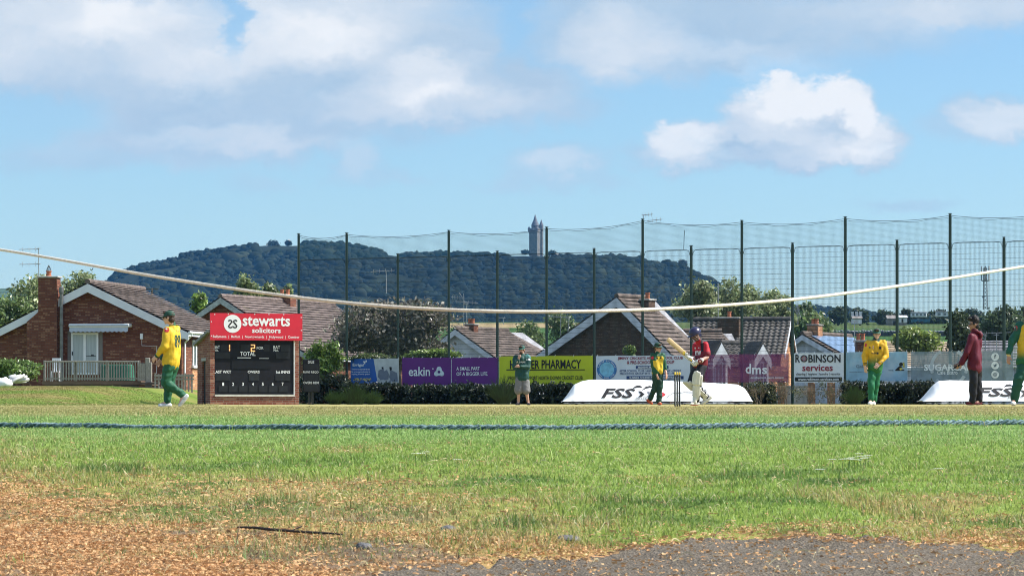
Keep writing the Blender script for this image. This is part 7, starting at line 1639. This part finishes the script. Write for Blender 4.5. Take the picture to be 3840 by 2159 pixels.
    # bat, held in both gloves
    A, T, E = P(2574, 1331, 62.80), P(2503, 1270, 62.72), P(2612, 1372, 62.80); ax = (T - A).normalized(); bat = thing('cricket_bat', 'pale willow bat raised to the left in the gloved hands', 'bat', tuple(E)); fn = Vector((.35, -.9, .0)); fn = (fn - ax * fn.dot(ax)).normalized(); sd_ = ax.cross(fn); L = (T - A).length; mb = MB(); vs = []; n = 12
    for t_, w, dp in [(-.03, .018, .014), (.02, .034, .018), (.10, .052, .022), (.35, .054, .028), (.7, .054, .033), (.9, .054, .026), (.985, .048, .016), (1., .036, .010)]:
        for j in range(n):
            a = 2 * math.pi * j / n; ca, sa = math.cos(a), math.sin(a); vs.append(A + ax * t_ * L + sd_ * w * (1 if ca > 0 else -1) * abs(ca) ** .5 + fn * dp * sa * (1. if sa < 0 else .55))
    fs = [(i * n + j, i * n + (j + 1) % n, (i + 1) * n + (j + 1) % n, (i + 1) * n + j) for i in range(7) for j in range(n)] + [tuple(range(n))[::-1], tuple(7 * n + j for j in range(n))]; mb.add(vs, fs); mb.build('blade', mat('willow', (.52, .37, .18), .5, .12, 7, stretch=(1, 1, 8)), bat, True, world=True)
    mb = MB(); mb.tube([A - ax * .01, A.lerp(E, .5), E], [.018, .017, .018], 12); mb.build('grip', mat('grip_yellow', (.62, .42, .05), .7, .1), bat, True, world=True)
    mb = MB(); c = A + ax * L * .06; mb.add([c + sd_ * x + ax * z + fn * .024 for x, z in ((-.03, 0), (.03, 0), (.03, .07), (-.03, .07))], [(0, 1, 2, 3)]); mb.build('sticker', mat('bat_sticker', (.5, .36, .03), .5), bat, world=True)
    for wr, t_, th in (('wR', .18, 1), ('wL', .72, -1)):
        mb = MB(); c = A.lerp(E, t_); w = b[wr]; back = (w - c).normalized()
        cap_prim(mb, w + (w - b['e' + wr[1]]).normalized() * -.05, w.lerp(c, .35), .052, .05)
        cap_prim(mb, w.lerp(c, .3), c + back * .035, .05, .042)
        for j in range(4):
            o = c + ax * (.042 - .028 * j); r1 = .045; d0 = back; d1 = ax.cross(d0).normalized() * th; pts = [o + d0 * r1, o + (d0 * .45 + d1 * .9).normalized() * r1, o + (-d0 * .6 + d1 * .8).normalized() * r1, o + (-d0 * .95 - d1 * .25).normalized() * .04]; chain(mb, pts, [.021, .02, .018, .014])
        o = c + ax * .06; d1 = ax.cross(back).normalized() * th; chain(mb, [o + back * .04, o - d1 * .045 + ax * .01, o - back * .03 - d1 * .03 + ax * .015], [.02, .018, .014])
        def gc(W_, c=c): cc = np.tile(np.array((.66, .66, .64)), (len(W_), 1)); s_ = (W_ - np.array(c)) @ np.array(ax); cc[(np.mod(s_ * 36, 1) < .22)] = (.05, .05, .06); cc[(np.linalg.norm(W_ - np.array(b[wr]), axis=1) < .05)] = (.14, .01, .02); return cc
        fuse('glove', mb, CLOTH, b.r, .0075, gc, 1)
batter()
def smiling_fielder():
    b = Body('smiling fielder in yellow top and green trousers standing with legs crossed', 67., 3268)
    b.J(head=(3288, 1251, 0), neck=(3285, 1275, .03), sL=(3254, 1286, 0), sR=(3314, 1286, .02), eL=(3241, 1332, -.03), wL=(3243, 1371, -.08), eR=(3323, 1335, -.04), wR=(3299, 1363, -.20), hL=(3270, 1387, 0), hR=(3290, 1389, .02),
        kL=(3266, 1438, -.08), aL=(3266, 1500, -.06), tL=(3260, 1512, -.20), kR=(3284, 1442, .04), aR=(3277, 1501, .10), tR=(3276, 1513, -.02))
    b.core((-.1, -1, -.12)); hand(b.skin, b['wL'], (.12, -.05, -1), (.7, .5, 0), 1.05, .45, 1); hand(b.skin, b['wR'], P(3281, 1379, 66.74) - b['wR'], (0, .8, -.1), 1.05, .45, -1); b.finish((.58, .36, .27))
    Y = np.array((.60, .34, .015)); zz0, zz1 = ZY(1372, 67), ZY(1325, 67)
    def col(W_):
        d1 = np.full(len(W_), 9.); tt = np.zeros(len(W_))
        for a in 'LR':
            for p, q in (('s', 'e'), ('e', 'w')):
                dd, t = seg_dist(W_, b[p + a], b[q + a]); d1 = np.minimum(d1, dd)
                if p == 'e': tt = np.where(dd < .075, np.maximum(tt, t), tt)
        c = fade(W_, zz0, zz1, np.array((.02, .13, .035)), Y); arm = d1 < .08; c[arm] = Y; band = arm & (((tt > .76) & (tt < .82)) | ((tt > .88) & (tt < .94))); c[band] = (.012, .04, .03); nk = np.linalg.norm(W_ - np.array(b['neck']), axis=1); c[(nk < .10) & (W_[:, 2] > b['neck'].z - .045)] = (.012, .04, .03); return c
    t = b.top(col, -.05, .110, ('w', .074, .062, .048), seed=13, wr=.014); b.decal(t, 'eakin', 3281, 1323, .045, .17, NAVY_P, (0, 1, 0), .015); b.patch(t, 3290, 1324, .04, .045, NAVY_P, 'emblem'); b.patch(t, 3301, 1304, .055, .06, NAVY_P); b.patch(t, 3262, 1302, .03, .045, NAVY_P); b.patch(t, 3247, 1294, .05, .07, RED_P, 'sleeve_badge')
    b.legs(np.array((.012, .13, .055)), r=(.100, .082, .066), seed=14, wr=.012); b.shoes((.74, .74, .76), (.6, .6, .6), .045)
    cap_hat(b.r, b.hd, (.02, .075, .05), .07, badge=(.3, .25, .05)); hair_cap(b.r, b.hd, (.03, .02, .014), .01); face(b.r, b.hd, smile=True)
    mb = MB(); q = b.hd[0]
smiling_fielder()
def hoodie_person():
    b = Body('person in maroon hoodie and black trousers facing left', 60., 3658)
    b.J(head=(3652, 1216, 0), neck=(3657, 1246, .02), sL=(3645, 1262, -.15), sR=(3664, 1260, .16), eL=(3624, 1322, -.20), wL=(3606, 1362, -.14), eR=(3632, 1322, .16), wR=(3600, 1362, .06), hL=(3652, 1376, -.08), hR=(3660, 1376, .09),
        kL=(3651, 1440, -.10), aL=(3647, 1504, -.08), tL=(3628, 1512, -.10), kR=(3668, 1438, .10), aR=(3672, 1502, .10), tR=(3660, 1512, .02))
    b.core((-.97, -.12, -.02)); hand(b.skin, b['wL'], (-.75, .1, -.55), (.2, .8, 0), 1.05, .8, 1); hand(b.skin, b['wR'], (-.75, -.1, -.45), (.2, -.8, 0), 1.05, .8, -1); b.finish(TAN); MR = np.array((.095, .004, .017))
    t = b.top(MR, .0, .118, ('w', .080, .068, .052), seed=15, wr=.014, name='hoodie', fold=14)
    mb = MB(); n = Vector(b['neck']); 
    for i in range(10): a0, a1 = 2 * math.pi * i / 10, 2 * math.pi * (i + 1) / 10; g = lambda a: n + Vector((.02 + .085 * math.cos(a), .095 * math.sin(a), .005 - .035 * math.cos(a) + .01)); cap_prim(mb, g(a0), g(a1), .034, .034, 10, 3)
    mb.ball(n + Vector((.10, 0, -.05)), (.06, .10, .085), 14, 10); fuse('hood', mb, CLOTH, t, .01, MR, 3, .008, 2)
    b.legs(np.array((.010, .010, .014)), r=(.102, .085, .074), seed=16, wr=.011); b.shoes((.10, .008, .015), (.5, .5, .5), .044)
    hair_cap(b.r, b.hd, (.010, .008, .008), .035, .035, front=.035); glasses(b.r, b.hd, (.015, .012, .012)); face(b.r, b.hd)
    g = thing('wicket_gloves', 'dark pair of gloves held in front by the maroon hoodie person', 'gloves', tuple(P(3592, 1369, 60))); mb = MB(); A = P(3601, 1363, 59.93)
    for j in range(4): o = Vector((0, (j - 1.5) * .03, 0)); chain(mb, [A + o + Vector((.0, 0, .005)), A + o + Vector((-.055, 0, -.022)), A + o * 1.1 + Vector((-.115, 0, -.075 - .01 * (j % 2)))], [.026, .026, .018])
    cap_prim(mb, A + Vector((-.01, -.05, 0)), A + Vector((-.05, -.085, -.05)), .022, .017); fuse('leather', mb, CLOTH, g, .008, (.012, .012, .014), 2, .004, 2)
hoodie_person()
def edge_fielder():
    b = Body('fielder half cut by the right edge in green sleeves', 54., 3840)
    b.J(head=(3858, 1180, .0), neck=(3856, 1208, .02), sL=(3824, 1222, 0), sR=(3892, 1222, .02), eL=(3794, 1284, -.02), wL=(3782, 1332, -.06), eR=(3914, 1284, .02), wR=(3918, 1335, -.08), hL=(3838, 1358, 0), hR=(3868, 1358, .02),
        kL=(3818, 1430, -.08), aL=(3803, 1500, 0), tL=(3797, 1512, -.17), kR=(3880, 1430, .06), aR=(3895, 1495, .16), tR=(3905, 1512, .08))
    b.core((.55, -.8, -.05)); hand(b.skin, b['wL'], (-.08, -.1, -1), (.7, .5, 0), 1.05, .6, 1); hand(b.skin, b['wR'], (.05, -.1, -1), (-.7, .4, 0), 1.05, .6, -1); b.finish((.42, .22, .15))
    zz0, zz1 = ZY(1350, 54), ZY(1305, 54)
    def col(W_):
        c = fade(W_, zz0, zz1, np.array((.015, .12, .035)), np.array((.60, .38, .02))); d1 = np.full(len(W_), 9.)
        for a in 'LR':
            for p, q in (('s', 'e'), ('e', 'w')): d1 = np.minimum(d1, seg_dist(W_, b[p + a], b[q + a])[0])
        c[d1 < .098] = (.010, .085, .05); _, t = seg_dist(W_, b['eL'], b['wL']); c[(d1 < .1) & (t > .97) & (W_[:, 2] < ZY(1322, 54))] = (.6, .45, .2); return c
    t = b.top(col, -.03, .128, ('w', .085, .068, .052), seed=17, wr=.016); b.patch(t, 3807, 1231, .085, .09, RED_P, 'sleeve_badge'); b.patch(t, 3807, 1228, .022, .022, INKW, 'badge_mark', off=.009)
    b.legs(np.array((.010, .075, .045)), r=(.108, .09, .072), seed=18, wr=.013); b.shoes((.62, .63, .66), (.4, .4, .42), .046)
    hair_cap(b.r, b.hd, (.012, .009, .008), .02, .015); face(b.r, b.hd)
edge_fielder()
